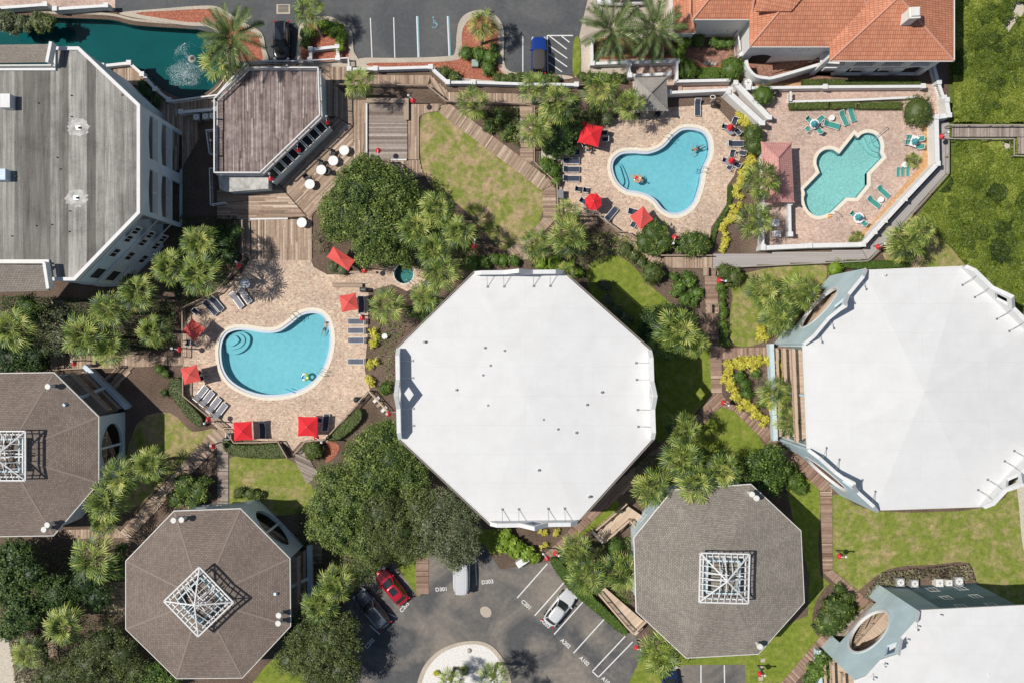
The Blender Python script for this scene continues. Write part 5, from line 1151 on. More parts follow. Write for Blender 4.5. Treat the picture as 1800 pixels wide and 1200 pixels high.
bush('green and yellow bush in the top of the kerbed palm island', 585, 55, 18, .9, 'lime', lobes=[(572, 46, 13, .8), (590, 52, 14, .9), (600, 66, 11, .9), (598, 84, 9, .8)], leaf=.1, vmean=.12)
bush('green bushes at the foot of the teardrop palm island', 850, 100, 22, .9, 'bright', lobes=[(820, 94, 12, .8), (842, 96, 13, .8), (862, 100, 14, .9), (858, 120, 13, .8), (868, 84, 8, .6)], leaf=.1, vmean=.38)
bush('low green bush on the red mulch bend beside the balustrade', 790, 130, 12, .7, 'hedge', lobes=[(782, 127, 10, .7), (797, 134, 10, .7)], leaf=.09, vmean=.5)
for i, (x, y, l) in enumerate([(880, 137, 'first low shrub right of the electric box'), (905, 136, 'shrub in front of the blue jeep, left of its middle'), (1030, 134, 'low shrub right of the curb end of the hatched bay'), (1060, 136, 'middle shrub above the fan palms by the gazebo'), (1085, 137, 'right shrub above the fan palms by the gazebo'), (935, 137, 'shrub directly below the jeep tail'), (970, 140, 'small shrub under the hatched bay')]):
    bush(l, x, y, 13, .7, 'hedge', lobes=[(x - 6, y, 9, .6), (x + 7, y + 1, 9, .6)], leaf=.09, vmean=.55)
bush('dark bush at the foot of the white villa wall', 1228, 72, 12, .9, 'bright', vmean=.3)
bush('hedge-like bush under the arched villa window', 1265, 76, 16, .9, 'bright', lobes=[(1256, 74, 10, .9), (1268, 76, 10, .9), (1282, 76, 9, .8)], leaf=.09, vmean=.4)
bush('lime green tall bush between the date palms and the villa', 1200, 85, 14, 1.4, 'lime', lobes=[(1202, 75, 11, 1.5), (1196, 90, 11, 1.3), (1198, 104, 8, 1)], leaf=.1, vmean=.2)
bush('shrubs shading the pool gate at the left of the diagonal boardwalk', 340, 860, 26, 1.4, 'oak', lobes=[(325, 850, 20, 1.4), (350, 862, 20, 1.4), (340, 880, 14, 1.2), (310, 875, 16, 1.2), (360, 845, 12, 1)], leaf=.11, vmean=.5)
bush('round shrub beside the grey planks above the bottom brown house', 432, 868, 16, .8, 'hedge', lobes=[(420, 866, 11, .8), (440, 868, 11, .8), (455, 870, 8, .7)])
bush('small bush on the shaded mulch beside the upper left house', 290, 690, 7, .5, 'darkg', vmean=.8)
bush('small grassy bush near the boardwalk end left of the pool', 285, 652, 12, .6, 'bright', lobes=[(280, 648, 9, .6), (290, 656, 8, .5)], vmean=.3)
bush('twiggy brown shrub beside the lower bar deck', 563, 425, 14, .9, 'brown', lobes=[(560, 415, 12, .9), (562, 435, 12, .8)], leaf=.06, dens=12, core=False)
bush('grey twiggy shrub in front of the faded red awning', 593, 472, 14, .8, 'dust', lobes=[(585, 468, 11, .8), (602, 474, 11, .7)], leaf=.06, dens=12)
bush('white flowering glossy shrub left of the bottom brown house', 205, 990, 18, 1.2, 'bright', lobes=[(210, 970, 14, 1), (200, 990, 14, 1.2), (212, 1008, 12, 1)], leaf=.15, vmean=.3, dens=10, core=False)
bush('bushes along the top of the central white building, left part', 840, 465, 18, .9, 'bright', lobes=[(830, 462, 14, .8), (850, 462, 12, .7), (870, 455, 11, .7), (885, 458, 10, .7), (905, 460, 10, .7)], leaf=.13, vmean=.45, dens=9)
bush('shrubs in shade at the top right corner of the central white building', 1000, 470, 16, .9, 'lime', lobes=[(1000, 470, 12, .9), (1015, 480, 10, .8), (975, 462, 14, .8), (950, 465, 12, .7)], leaf=.12, vmean=.1, dens=9)
bush('row of shrubs along the narrow bed right of the southern boardwalk', 1270, 540, 9, .5, 'boxw', lobes=[(1268, 505, 9, .5), (1270, 520, 8, .5), (1269, 535, 9, .5), (1272, 552, 9, .5), (1270, 570, 9, .5), (1273, 588, 9, .5), (1274, 600, 9, .5)], leaf=.09, vmean=.5)
bush('mass of bright green tufts beside the southern boardwalk', 1210, 510, 24, .6, 'bright', lobes=[(1195, 505, 13, .6), (1212, 495, 13, .6), (1225, 515, 12, .6), (1205, 525, 13, .6), (1188, 515, 9, .5), (1185, 488, 8, .5), (1220, 530, 9, .5), (1207, 484, 8, .5)], leaf=.13, vmean=.38, dens=12)
bush('long-leaved shrubs between the lawn path edge and the boardwalk bend', 1115, 450, 16, .7, 'olive', lobes=[(1100, 438, 12, .7), (1115, 450, 12, .7), (1128, 462, 10, .6)], leaf=.12, vmean=.5, dens=9)
for i, (x, y, l) in enumerate([(1066, 527, 'pale round shrub in the shade east of the central white building, upper one'), (1100, 558, 'pale round shrub in the shade east of the central white building, middle one'), (1083, 545, 'dark little shrub in the shade east of the central white building'), (1060, 500, 'shrub near the shadow corner by the central white building')]):
    bush(l, x, y, 12, .9, 'dust', lobes=[(x, y, 10, .9), (x + 8, y + 5, 7, .7)], leaf=.09)
bush('shrubs inside the yellow ringed bed, upper left clump', 1303, 668, 12, .8, 'bright', lobes=[(1300, 662, 11, .8), (1308, 675, 10, .8), (1313, 692, 10, .7)], leaf=.11, vmean=.35, dens=10)
bush('shrubs inside the yellow ringed bed, by its palm', 1330, 660, 10, .7, 'bright', lobes=[(1328, 655, 9, .7), (1340, 708, 9, .7)], leaf=.11, vmean=.4, dens=10)
bush('dark clumps on the bed right of the glossy green tree', 1385, 835, 22, 1.1, 'boxw', lobes=[(1395, 845, 18, 1.1), (1408, 858, 12, .9), (1385, 825, 14, 1.2)], leaf=.09, vmean=.4)
bush('small bush below the yellow bushes on the mulch right of the pool', 672, 665, 9, .6, 'boxw', lobes=[(676, 682, 11, .6)], leaf=.13, vmean=.5)
bush('low green bushes at the foot of the palm by the central roof', 745, 565, 18, .7, 'oak', lobes=[(730, 548, 13, .8), (748, 560, 14, .8), (762, 548, 10, .7)], leaf=.12, vmean=.6)
# stalky shaded vegetation near grey building and dark planting by the bar
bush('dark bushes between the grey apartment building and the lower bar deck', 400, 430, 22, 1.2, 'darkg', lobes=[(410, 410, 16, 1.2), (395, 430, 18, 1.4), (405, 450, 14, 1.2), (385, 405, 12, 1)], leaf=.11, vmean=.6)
bush('dark bushes on the strip between the pond walk and the grey building', 255, 150, 12, .8, 'darkg', lobes=[(250, 150, 10, .8), (262, 165, 10, .8), (275, 180, 10, .8)], leaf=.1, vmean=.5)
bush('row of dark bushes under the wood railing below the top car park', 880, 215, 16, .8, 'oak', lobes=[(860, 222, 11, .7), (880, 205, 12, .8), (895, 225, 10, .7), (890, 240, 8, .6), (848, 200, 8, .7)], leaf=.11, vmean=.5)
# hedges: leafy prisms
def hedge(label, px, h, mat='hedge', vm=.5, dens=150):
    poly = gp(px, h); poly = poly if area(poly) > 0 else poly[::-1]
    c = (sum(p[0] for p in poly) / len(poly), sum(p[1] for p in poly) / len(poly), 0); t = thing('hedge', label, 'hedge', c)
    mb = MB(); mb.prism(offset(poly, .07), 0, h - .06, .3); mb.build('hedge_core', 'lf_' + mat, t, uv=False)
    xs, ys = [p[0] for p in poly], [p[1] for p in poly]; A_ = abs(area(poly)); n = int(dens * A_ * (max(xs) - min(xs)) * (max(ys) - min(ys)) / A_)
    q = rng.uniform([min(xs), min(ys)], [max(xs), max(ys)], (n, 2)); ins = np.zeros(n, bool)
    for (xa, ya), (xb, yb) in zip(poly, poly[1:] + poly[:1]):
        if ya != yb: cnd = ((ya <= q[:, 1]) != (yb <= q[:, 1])) & (q[:, 0] < xa + (q[:, 1] - ya) / (yb - ya) * (xb - xa)); ins ^= cnd
    q = q[ins]; Pn = np.column_stack([q, h + rng.normal(0, .035, len(q))]); N = unit(rng.normal(size=Pn.shape) * .45 + [0, 0, 1])
    for (xa, ya), (xb, yb) in zip(poly, poly[1:] + poly[:1]):
        L = math.hypot(xb - xa, yb - ya); m = int(L * h * dens * .9)
        if m < 1: continue
        f = rng.uniform(0, 1, m); nn = np.array([(yb - ya) / L, -(xb - xa) / L, 0]); p = np.column_stack([xa + (xb - xa) * f, ya + (yb - ya) * f, rng.uniform(.03, h, m)]) + rng.normal(0, .03, (m, 3))
        Pn = np.vstack([Pn, p]); N = np.vstack([N, unit(nn + rng.normal(size=(m, 3)) * .5)])
    V, F = leaves(Pn, N, .075 * rng.uniform(.6, 1.3, len(Pn)))
    var = vm + rng.normal(0, .16, len(Pn)) + .12 * np.sin(Pn[:, 0] * 2.1) * np.cos(Pn[:, 1] * 1.7); quadmesh('leaves', V, [F], var, 'lf_' + mat, t)
    return t
hedge('dark clipped hedge curving outside the fence left of the pool loungers', catmull([(298, 668), (312, 664), (320, 672), (321, 695), (345, 722), (356, 738), (352, 749), (338, 742), (312, 712), (297, 690)], 3), 1.0, vm=.4)
hedge('clipped hedge along the bottom left of the left pool', catmull([(392, 770), (402, 776), (412, 781), (450, 782), (487, 780), (500, 800), (494, 805), (450, 805), (408, 800), (393, 788)], 3), 1.0, vm=.45)
hedge('clipped hedge running diagonally to the central white building', catmull([(576, 770), (590, 752), (616, 730), (628, 718), (636, 726), (632, 740), (610, 762), (590, 774)], 3), .9, vm=.5)
hedge('long clipped hedge between the lower car park and the palms', catmull([(969, 990), (980, 981), (1005, 1010), (1050, 1055), (1101, 1105), (1093, 1114), (1050, 1078), (1005, 1040)], 3), .9, 'bright', vm=.42)
hedge('clipped hedge under the long white wall of the pink terrace', [(1388, 181), (1456, 179), (1456, 191), (1390, 192)], .8, vm=.6)
hedge('second length of the clipped hedge on the pink terrace', [(1461, 180), (1506, 179), (1506, 190), (1461, 191)], .8, vm=.6)
hedge('third length of clipped hedge, ending at the big round bush', [(1512, 180), (1586, 178), (1586, 191), (1512, 191)], .8, vm=.6)
hedge('dark clipped hedge under the villa porch', [(1412, 140), (1450, 139), (1500, 140), (1620, 141), (1620, 151), (1412, 152)], .9, vm=.4)
hedge('clipped hedge between the two round bushes at the villa', [(1226, 118), (1265, 118), (1265, 138), (1228, 138)], .8, 'boxw', vm=.6)
hedge('green ground hedge above the right white building', catmull([(1485, 458), (1530, 458), (1590, 460), (1600, 468), (1560, 472), (1490, 472)], 3), .6, 'boxw', vm=.3)
hedge('low hedge on the strip of mulch beside the middle pool right side', catmull([(1280, 330), (1288, 330), (1284, 362), (1262, 400), (1255, 428), (1250, 420), (1256, 398), (1278, 360)], 3), .4, 'bright', vm=.35)
# yellow shrubs (shared meshes)
def yproto(i):
    lob = [(rng.uniform(-.28, .28), rng.uniform(-.28, .28), .35, rng.uniform(.22, .32), .25) for _ in range(4)]
    V, F, v = crown_arrays(lob, dens=60, leaf=.055, cl=.1, k=16, vmean=.55, vsd=.18); return quadmesh('yellow_shrub', V, F, v, 'lf_yellow')
YS = [yproto(i) for i in range(4)]; yn = 0
def yshrub(x, y, s, label, group):
    global yn
    o = YS[yn % 4] if yn < 4 else YS[yn % 4].copy()
    if yn >= 4: COL.objects.link(o)
    o.location = P(x, y); o.rotation_euler = (0, 0, rng.uniform(0, 6)); o.scale = (s,) * 3; tag(o, label, 'shrub', group); yn += 1
grp = 'yellow shrubs edging the triangular bed'
ring = [(1277, 641), (1288, 637), (1300, 637), (1312, 636), (1324, 635), (1336, 634), (1348, 635), (1360, 635), (1275, 653), (1276, 666), (1281, 678), (1288, 690), (1296, 700), (1304, 710), (1313, 716), (1322, 722), (1332, 730), (1340, 738), (1365, 645), (1367, 656), (1352, 688), (1358, 700), (1354, 712), (1364, 640), (1300, 644), (1318, 643)]
for x, y in ring: yshrub(x + rng.uniform(-1.5, 1.5), y + rng.uniform(-1.5, 1.5), rng.uniform(1.3, 1.6), 'yellow-leaved shrub in the edging of the triangular bed by the boardwalk', grp)
grp = 'yellow shrubs along the mulch strip beside the middle pool'
for x, y in [(1311, 292), (1303, 300), (1300, 312), (1296, 325), (1292, 337), (1297, 345), (1300, 362), (1290, 368), (1283, 385), (1273, 392), (1270, 402), (1276, 418), (1274, 430), (1270, 437), (1313, 284), (1318, 280), (1283, 380), (1305, 307)]:
    yshrub(x, y, rng.uniform(1.0, 1.3), 'yellow-leaved shrub on the mulch strip between the middle pool and the cabana palms', grp)
for x, y, l in [(1296, 205, 'yellow shrub nearest the top of the terrace steps'), (1306, 213, 'yellow shrub above the oval bush, left one'), (1312, 221, 'yellow shrub just above the oval bush'), (660, 588, 'yellow shrub right of the lounger row, upper one'), (655, 603, 'yellow shrub right of the lounger row, lower one'), (656, 640, 'lone yellow shrub right of the last lounger'), (654, 670, 'yellow shrub at the bottom of the mulch bed by the pool fence'), (1338, 592, 'yellow shrub under the palms left of the blue-walled building'), (1334, 580, 'second yellow shrub under the palms left of the blue-walled building'), (955, 932, 'upper left yellow shrub in the bed above the bollard lamps'), (978, 932, 'upper right yellow shrub in the bed above the bollard lamps'), (956, 957, 'yellow shrub right beside the paired red lamps'), (767, 1182, 'yellow-green plant on the white gravel island')]:
    yshrub(x, y, 1.0 if 900 < x < 1000 or x < 790 and y > 1000 else 1.4, l, None)
# scrub
def scrub(label, px, n, mat='scrub', h=.7, leaf=.16, name='dune_scrub', amp=.45):
    poly = gp(px); xs, ys = [p[0] for p in poly], [p[1] for p in poly]; q = rng.uniform([min(xs), min(ys)], [max(xs), max(ys)], (n * 2, 2)); ins = np.zeros(len(q), bool)
    for (xa, ya), (xb, yb) in zip(poly, poly[1:] + poly[:1]):
        if ya != yb: ins ^= ((ya <= q[:, 1]) != (yb <= q[:, 1])) & (q[:, 0] < xa + (q[:, 1] - ya) / (yb - ya) * (xb - xa))
    q = q[ins]; c = rng.uniform([min(xs), min(ys)], [max(xs), max(ys)], (500, 2)); rr = rng.uniform(.5, 1.6, 500); hh = rng.uniform(.2, 1, 500); cv = rng.normal(0, .16, 500)
    z = np.zeros(len(q)); v = np.zeros(len(q)); best = np.full(len(q), 9.0)
    for i in range(500):
        d2 = ((q - c[i]) ** 2).sum(1) / rr[i] ** 2; m = d2 < 1; zz = hh[i] * np.sqrt(np.maximum(0, 1 - d2)) * h; up = m & (zz > z); z[up] = zz[up]; v[up] = cv[i]
    big = -.03 + .2 * np.sin(q[:, 0] * .35 + 1) * np.cos(q[:, 1] * .28) + .1 * np.sin(q[:, 0] * .9 - q[:, 1] * .7)
    bare = np.zeros(len(q), bool)
    for sx, sy, sr in ((P(1787, 20).x, P(1787, 20).y, 1.2), (P(1772, 48).x, P(1772, 48).y, 1.0), (P(1766, 256).x, P(1766, 256).y, .7), (P(1720, 165).x, P(1720, 165).y, .0)):
        bare |= ((q - [sx, sy]) ** 2).sum(1) < (sr * rng.uniform(.6, 1.3, len(q))) ** 2
    q, z, v, big = q[~bare], z[~bare], v[~bare], big[~bare]
    Pn = np.column_stack([q, .08 + z + rng.uniform(-.04, .1, len(q))]); N = unit(rng.normal(size=Pn.shape) * .5 + [0, 0, 1])
    V, F = leaves(Pn, N, leaf * rng.uniform(.5, 1.3, len(q))); o = quadmesh(name, V, [F], .52 + v + big + rng.normal(0, .14, len(q)), 'lf_' + mat); tag(o, label, 'scrub', None, 'stuff')
scrub('dense low green dune scrub above the beach boardwalk', [(1670, -80), (1860, -80), (1860, 217), (1672, 217)], 52000, h=.95, leaf=.13)
scrub('dense low green dune scrub below the beach boardwalk', [(1672, 248), (1780, 248), (1780, 278), (1860, 278), (1860, 610), (1800, 560), (1700, 470), (1640, 408), (1618, 376), (1672, 306)], 66000, h=1.0, leaf=.135)
scrub('dry grass tufts around the air conditioners', [(1510, 1050), (1545, 1005), (1620, 996), (1700, 990), (1710, 1018), (1600, 1014), (1560, 1040)], 1500, 'brown', .5, .16, 'dry_grass')
scrub('tall dry grass at the bottom left corner', [(20, 1100), (60, 1095), (90, 1180), (110, 1230), (40, 1230)], 2200, 'brown', .8, .2, 'dry_grass')

UG = 'undergrowth'
for l, px, n_, m_ in (('low mixed plants under the railing beside the sloping boardwalk', [(845, 190), (910, 190), (912, 262), (870, 235)], 900, 'hedge'),
  ('low plants under the fan palms left of the gazebo', [(940, 195), (1095, 195), (1050, 230), (1000, 262), (942, 262)], 2600, 'olive'),
  ('mixed low plants on the mulch between the lounger line and the central roof', [(655, 560), (735, 530), (700, 600), (695, 690), (668, 640)], 500, 'boxw'),
  ('shaded low plants along the east wall of the central white building', [(1030, 500), (1060, 545), (1140, 610), (1160, 690), (1160, 720), (1145, 640), (1030, 520)], 2200, 'oak'),
  ('low plants under the palm cluster beside the spa', [(740, 380), (850, 400), (840, 470), (800, 480), (740, 540), (730, 450)], 2200, 'oak'),
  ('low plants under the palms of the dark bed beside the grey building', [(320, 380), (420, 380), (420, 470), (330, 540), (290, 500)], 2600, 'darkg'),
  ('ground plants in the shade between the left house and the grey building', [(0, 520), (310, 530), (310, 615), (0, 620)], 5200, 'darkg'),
  ('low plants in the bed of the two date palms', [(1045, 72), (1188, 72), (1188, 100), (1045, 105)], 900, 'oak'),
  ('rough low plants at the bottom left below the brown houses', [(0, 960), (215, 950), (222, 1120), (300, 1200), (80, 1200), (60, 1110), (0, 1100)], 4500, 'olive'),
  ('low plants under the row of palms above the lower right house', [(1120, 800), (1300, 790), (1310, 850), (1200, 860), (1110, 880)], 2600, 'oak'),
  ('low plants among the palms above the car park hedge', [(985, 960), (1110, 940), (1110, 1060), (1050, 1040), (990, 990)], 1800, 'boxw'),
  ('low plants beneath the grove beside the bottom brown house', [(520, 890), (700, 880), (700, 980), (620, 1040), (520, 1100)], 3000, 'oak'),
  ('low plants below the boardwalk bend above the central roof', [(930, 440), (1010, 400), (1100, 415), (1150, 470), (1080, 450), (1020, 480), (930, 470)], 1700, 'oak')):
    scrub(l, px, n_, m_, .45, .11, UG)

# ---------------- palms ----------------
def fan_crown(seed, nf=24):
    r = np.random.default_rng(seed); Q, Tn, vq, vt = [], [], [], []; V = []; b = 0
    for f in range(nf):
        az = f * 2.39996 + r.uniform(-.25, .25); t = f / nf; el = R(82 - 112 * t ** .8) + r.uniform(-.12, .12)
        L1 = (.36 + .20 * t) * r.uniform(.85, 1.1); d_ = np.array([math.cos(az) * math.cos(el), math.sin(az) * math.cos(el), math.sin(el)]); side = np.array([-math.sin(az), math.cos(az), 0]); up = np.cross(d_, side) * -1
        if up[2] < 0: up = -up
        base = d_ * .05; hub = d_ * L1; fv = .60 - .22 * t + r.normal(0, .2) if t < .93 else r.uniform(.75, 1)  # lower fronds darker: the crown's self-shadow painted as leaf tone
        V += [base - side * .012, base + side * .012, hub + side * .012, hub - side * .012]; Q.append((b, b + 1, b + 2, b + 3)); vq.append(.7); b += 4
        ns = 12; tw = r.uniform(-.35, .35)
        for s in range(ns):
            a = R(-88 + 176 * (s + .5) / ns) + r.uniform(-.05, .05); Ls = (.40 + .16 * math.cos(a)) * r.uniform(.8, 1.1)
            dd = d_ * math.cos(a) + side * math.sin(a) + up * (.12 * abs(math.sin(a)) + tw * math.sin(a)); dd /= np.linalg.norm(dd)
            o = hub + d_ * (.14 * max(0, math.cos(a))); wv = np.cross(dd, up); wv /= np.linalg.norm(wv); w_ = .024 * r.uniform(.7, 1.2)
            m = o + dd * Ls * .6 - np.array([0, 0, .03]); e = o + dd * Ls * .95 - np.array([0, 0, .10 + .14 * t + r.uniform(0, .08)])
            V += [o - wv * .008, o + wv * .008, m + wv * w_, m - wv * w_, e]; Q.append((b, b + 1, b + 2, b + 3)); Tn.append((b + 3, b + 2, b + 4)); q = fv + r.normal(0, .16); vq.append(q); vt.append(q + .15); b += 5
    for f in range(10):
        az = r.uniform(0, 6.28); d_ = np.array([math.cos(az), math.sin(az), 0]); side = np.array([-d_[1], d_[0], 0]); o = d_ * .05 - [0, 0, .05]; e = d_ * .32 - [0, 0, r.uniform(.35, .6)]
        V += [o - side * .03, o + side * .03, e + side * .05, e - side * .05]; Q.append((b, b + 1, b + 2, b + 3)); vq.append(.9); b += 4
    V = np.array([np.asarray(v_, float) for v_ in V]); return V, [np.array(Q), np.array(Tn)], np.array(vq + vt)
def date_crown(seed, nf=30):
    r = np.random.default_rng(seed); V, Q, vq = [], [], []; b = 0
    for f in range(nf):
        az = f * 2.39996 + r.uniform(-.2, .2); t = f / nf; el = R(78 - 75 * t) ; n = 17; fv = .6 - .25 * t + r.normal(0, .08); p = np.zeros(3); tw = r.uniform(-.5, .5)
        for s in range(n):
            e = el - (s / n) ** 1.3 * R(75); d_ = np.array([math.cos(az) * math.cos(e), math.sin(az) * math.cos(e), math.sin(e)]); q = p + d_ / n * r.uniform(.95, 1.05)
            side = np.array([-math.sin(az), math.cos(az), 0]); up = np.cross(d_, side); up = up if up[2] > 0 else -up
            V += [p - side * .008, p + side * .008, q + side * .008, q - side * .008]; Q.append((b, b + 1, b + 2, b + 3)); vq.append(.85); b += 4
            if s > 2:
                LL = .15 * math.sin(math.pi * min(1, (s + 3) / (n + 3))) ** .6 + .03
                for sg in (-1, 1):
                    dd = side * sg * .75 + d_ * .75 + up * (.35 + tw * sg * .3); dd /= np.linalg.norm(dd); wv = d_ * .025
                    V += [q - wv, q + wv, q + dd * LL + wv * .3, q + dd * LL - wv * .3]; Q.append((b, b + 1, b + 2, b + 3)); vq.append(fv + r.normal(0, .12)); b += 4
            p = q
    return np.array(V), [np.array(Q)], np.array(vq)
def protomesh(fn, seed, mat, nm):
    V, F, v = fn(seed); o = quadmesh(nm, V, F, v, mat); me = o.data; bpy.data.objects.remove(o); return me
FAN = [protomesh(fan_crown, s, 'lf_palm', 'crown') for s in range(5)]; DATE = [protomesh(date_crown, s, 'lf_date', 'crown') for s in (11, 12)]
pc = 0
def palm(x, y, r, h, label, base=None, kind='fan', sc_=1.0):
    global pc
    h = h * (1.2 if h > 2 else 1) if h < 6.4 else h; top = P(x, y, h); bs = P(*base) if base else Vector((top.x + random.uniform(-.3, .3), top.y + random.uniform(-.3, .3), 0)); bs.z = 0
    t = thing('fan_palm' if kind == 'fan' else 'date_palm', label, 'palm tree', bs, 0, None)
    c = bpy.data.objects.new('crown', FAN[pc % 5] if kind == 'fan' else DATE[pc % 2]); COL.objects.link(c); c.parent = t
    c.location = top - bs; rw = r * S * (1 - h / H) / (.88 if kind == 'fan' else .80); c.scale = (rw, rw, rw * (.85 if kind == 'fan' else .8)); c.rotation_euler = (random.uniform(-.12, .12), random.uniform(-.12, .12), random.uniform(0, 6.28))
    mb = MB(); A_ = Vector((bs.x, bs.y, -.1)); n = 9; pts = []; rad = []
    for i in range(n + 1): f = i / n; pts.append(A_.lerp(top, f) + Vector((0, 0, 0)) + (Vector((bs.x - top.x, bs.y - top.y, 0)) * (-.12 * math.sin(math.pi * f)))); rad.append((.24 if kind == 'date' else .16) * (1.15 - .25 * f) * (1.0 if i % 2 else 1.12))
    mb.tube(pts, rad, 8); mb.build('trunk', 'bark', t, smooth=False, uv=False); pc += 1
    return t
for a in [
 (542, 20, 28, 4.2, 'fan palm leaning over the kerbed island beside the black car', (569, 66)), (849, 42, 25, 3.4, 'fan palm in the teardrop island between the parking bays', (846, 80)),
 (388, 108, 34, 4.5, 'fan palm under the tall date palm by the pond fountain'), (632, 145, 27, 4.0, 'loose fan palm growing through the boardwalk railing above the wooden platform'), (831, 181, 28, 4.2, 'fan palm in front of the bent balustrade'),
 (940, 155, 28, 4.5, 'fan palm below the blue jeep'), (982, 182, 32, 5.0, 'fan palm between the walkway and the gazebo, tallest of the group'), (938, 228, 28, 4.5, 'fan palm left of the dark evergreen beside the middle pool'), (1055, 160, 32, 5.0, 'full fan palm left of the gazebo'), (1106, 183, 26, 4.4, 'fan palm touching the gazebo roof'),
 (1340, 316, 32, 5.0, 'fan palm overlapping the pink cabana roof'), (1327, 388, 30, 4.6, 'fan palm on the mulch left of the equipment yard'),
 (768, 368, 30, 5.2, 'topmost fan palm of the cluster right of the big round tree'), (730, 402, 33, 5.0, 'fan palm of the cluster that touches the big round tree'), (806, 408, 28, 5.4, 'easternmost fan palm of the cluster below the dry lawn'), (762, 440, 31, 5.0, 'middle fan palm of the cluster above the spa'), (775, 480, 32, 5.0, 'fan palm just right of the round spa'), (679, 536, 30, 4.0, 'fan palm beside the red umbrella at the lounger row'), (748, 522, 27, 4.4, 'fan palm at the upper left edge of the central white roof'),
 (998, 376, 24, 3.6, 'small fan palm beside the grill and the boardwalk steps'), (942, 430, 27, 4.2, 'fan palm at the foot of the boardwalk slope'), (1000, 418, 32, 4.8, 'large fan palm above the central white roof'), (995, 480, 18, 3, 'short fan palm at the upper right corner of the central white roof'),
 (1192, 582, 38, 5.6, 'big pale fan palm east of the central white building'), (1222, 602, 24, 5, 'fan palm between the big pale palm and the southern boardwalk'), (1165, 605, 26, 5, 'fan palm tucked under the big pale palm'),
 (1592, 425, 32, 5.0, 'fan palm on the dune corner below the stepped wall'), (1618, 408, 26, 5.4, 'second fan palm on the dune corner, nearer the scrub'),
 (1342, 512, 30, 4.8, 'left fan palm of the group beside the blue-walled building'), (1405, 516, 32, 4.8, 'right fan palm of the group touching the blue wall'), (1368, 560, 30, 4.6, 'lower fan palm of the group beside the blue-walled building'), (1366, 545, 20, 4, 'small fan palm in the middle of the group by the blue wall'),
 (1362, 690, 27, 4.4, 'fan palm at the corner of the yellow edged bed'), (1390, 738, 26, 4.6, 'fan palm overlapping the balcony of the blue-walled building'),
 (1200, 757, 30, 5.4, 'topmost fan palm of the row above the lower right house'), (1198, 805, 36, 5.6, 'central fan palm of the row above the lower right house'), (1148, 856, 34, 5.2, 'leftmost fan palm of the row above the lower right house'), (1222, 848, 34, 5.8, 'fan palm overlapping the top of the lower right roof'), (1272, 826, 30, 5.4, 'rightmost fan palm of the row above the lower right house'),
 (1014, 970, 30, 4.2, 'fan palm at the boardwalk end above the car park hedge'), (1032, 1012, 33, 4.6, 'fan palm leaning over the car park hedge'), (1090, 1006, 33, 4.4, 'fan palm against the left side of the lower right roof'), (1160, 1148, 38, 4.8, 'bushy fan palm over the navy car'),
 (350, 427, 32, 7.0, 'fan palm at the lower corner of the grey apartment building'), (298, 470, 30, 7.0, 'fan palm against the windowed wall of the grey building'), (350, 482, 38, 7.2, 'biggest fan palm left of the left pool corner'), (241, 514, 33, 6.6, 'fan palm at the foot of the windowed wall, leftmost of its group', (297, 525)),
 (22, 578, 34, 5.0, 'fan palm at the left edge under the grey building'), (148, 590, 38, 5.4, 'large fan palm over the boardwalk behind the left house'), (192, 612, 30, 4.8, 'fan palm overhanging the left boardwalk'), (193, 545, 33, 5.4, 'yellowing fan palm right of the thin grey tree'), (268, 581, 26, 4.8, 'slender fan palm between the left pool and the grey building'),
 (263, 817, 30, 5.2, 'right fan palm of three beside the upper left house'), (210, 836, 32, 5.4, 'middle fan palm of three beside the upper left house'), (185, 878, 36, 5.2, 'lowest fan palm of three beside the upper left house'), (180, 918, 24, 3.4, 'short fan palm overhanging the lower left boardwalk'),
 (165, 982, 40, 4.8, 'blue-green fan palm between the two brown octagonal houses', (215, 960)), (112, 1100, 32, 4.4, 'yellow-green fan palm at the bottom left thicket', (150, 1075)), (48, 1148, 28, 3.4, 'fan palm over the pale dry ground at bottom left', (80, 1118)), (590, 1026, 30, 4.6, 'fan palm beside the black car, nearer the red car'), (562, 1064, 32, 4.8, 'fan palm at the right side of the bottom brown house'),
 (868, 1192, 26, 4.0, 'right fan palm on the white gravel island'), (793, 1198, 22, 3.6, 'left fan palm on the white gravel island'), (885, 1250, 26, 5.4, 'fan palm just below the photo edge on the gravel island'), (1605, 282, 13, .7, 'small spiky palm on the orange mulch of the pink terrace'), (1507, 420, 13, .6, 'small spiky palm at the bottom corner of the pink terrace'), (815, 1178, 9, .5, 'small grey-green palmetto on the white gravel')]: palm(*a)
palm(410, 66, 50, 6.2, 'tall date palm beside the pond fountain and the black car', (401, 117), 'date')
palm(1076, 54, 50, 5.4, 'left of the two date palms in front of the villa', (1074, 92), 'date')
palm(1150, 52, 50, 5.4, 'right of the two date palms in front of the villa', (1148, 94), 'date')

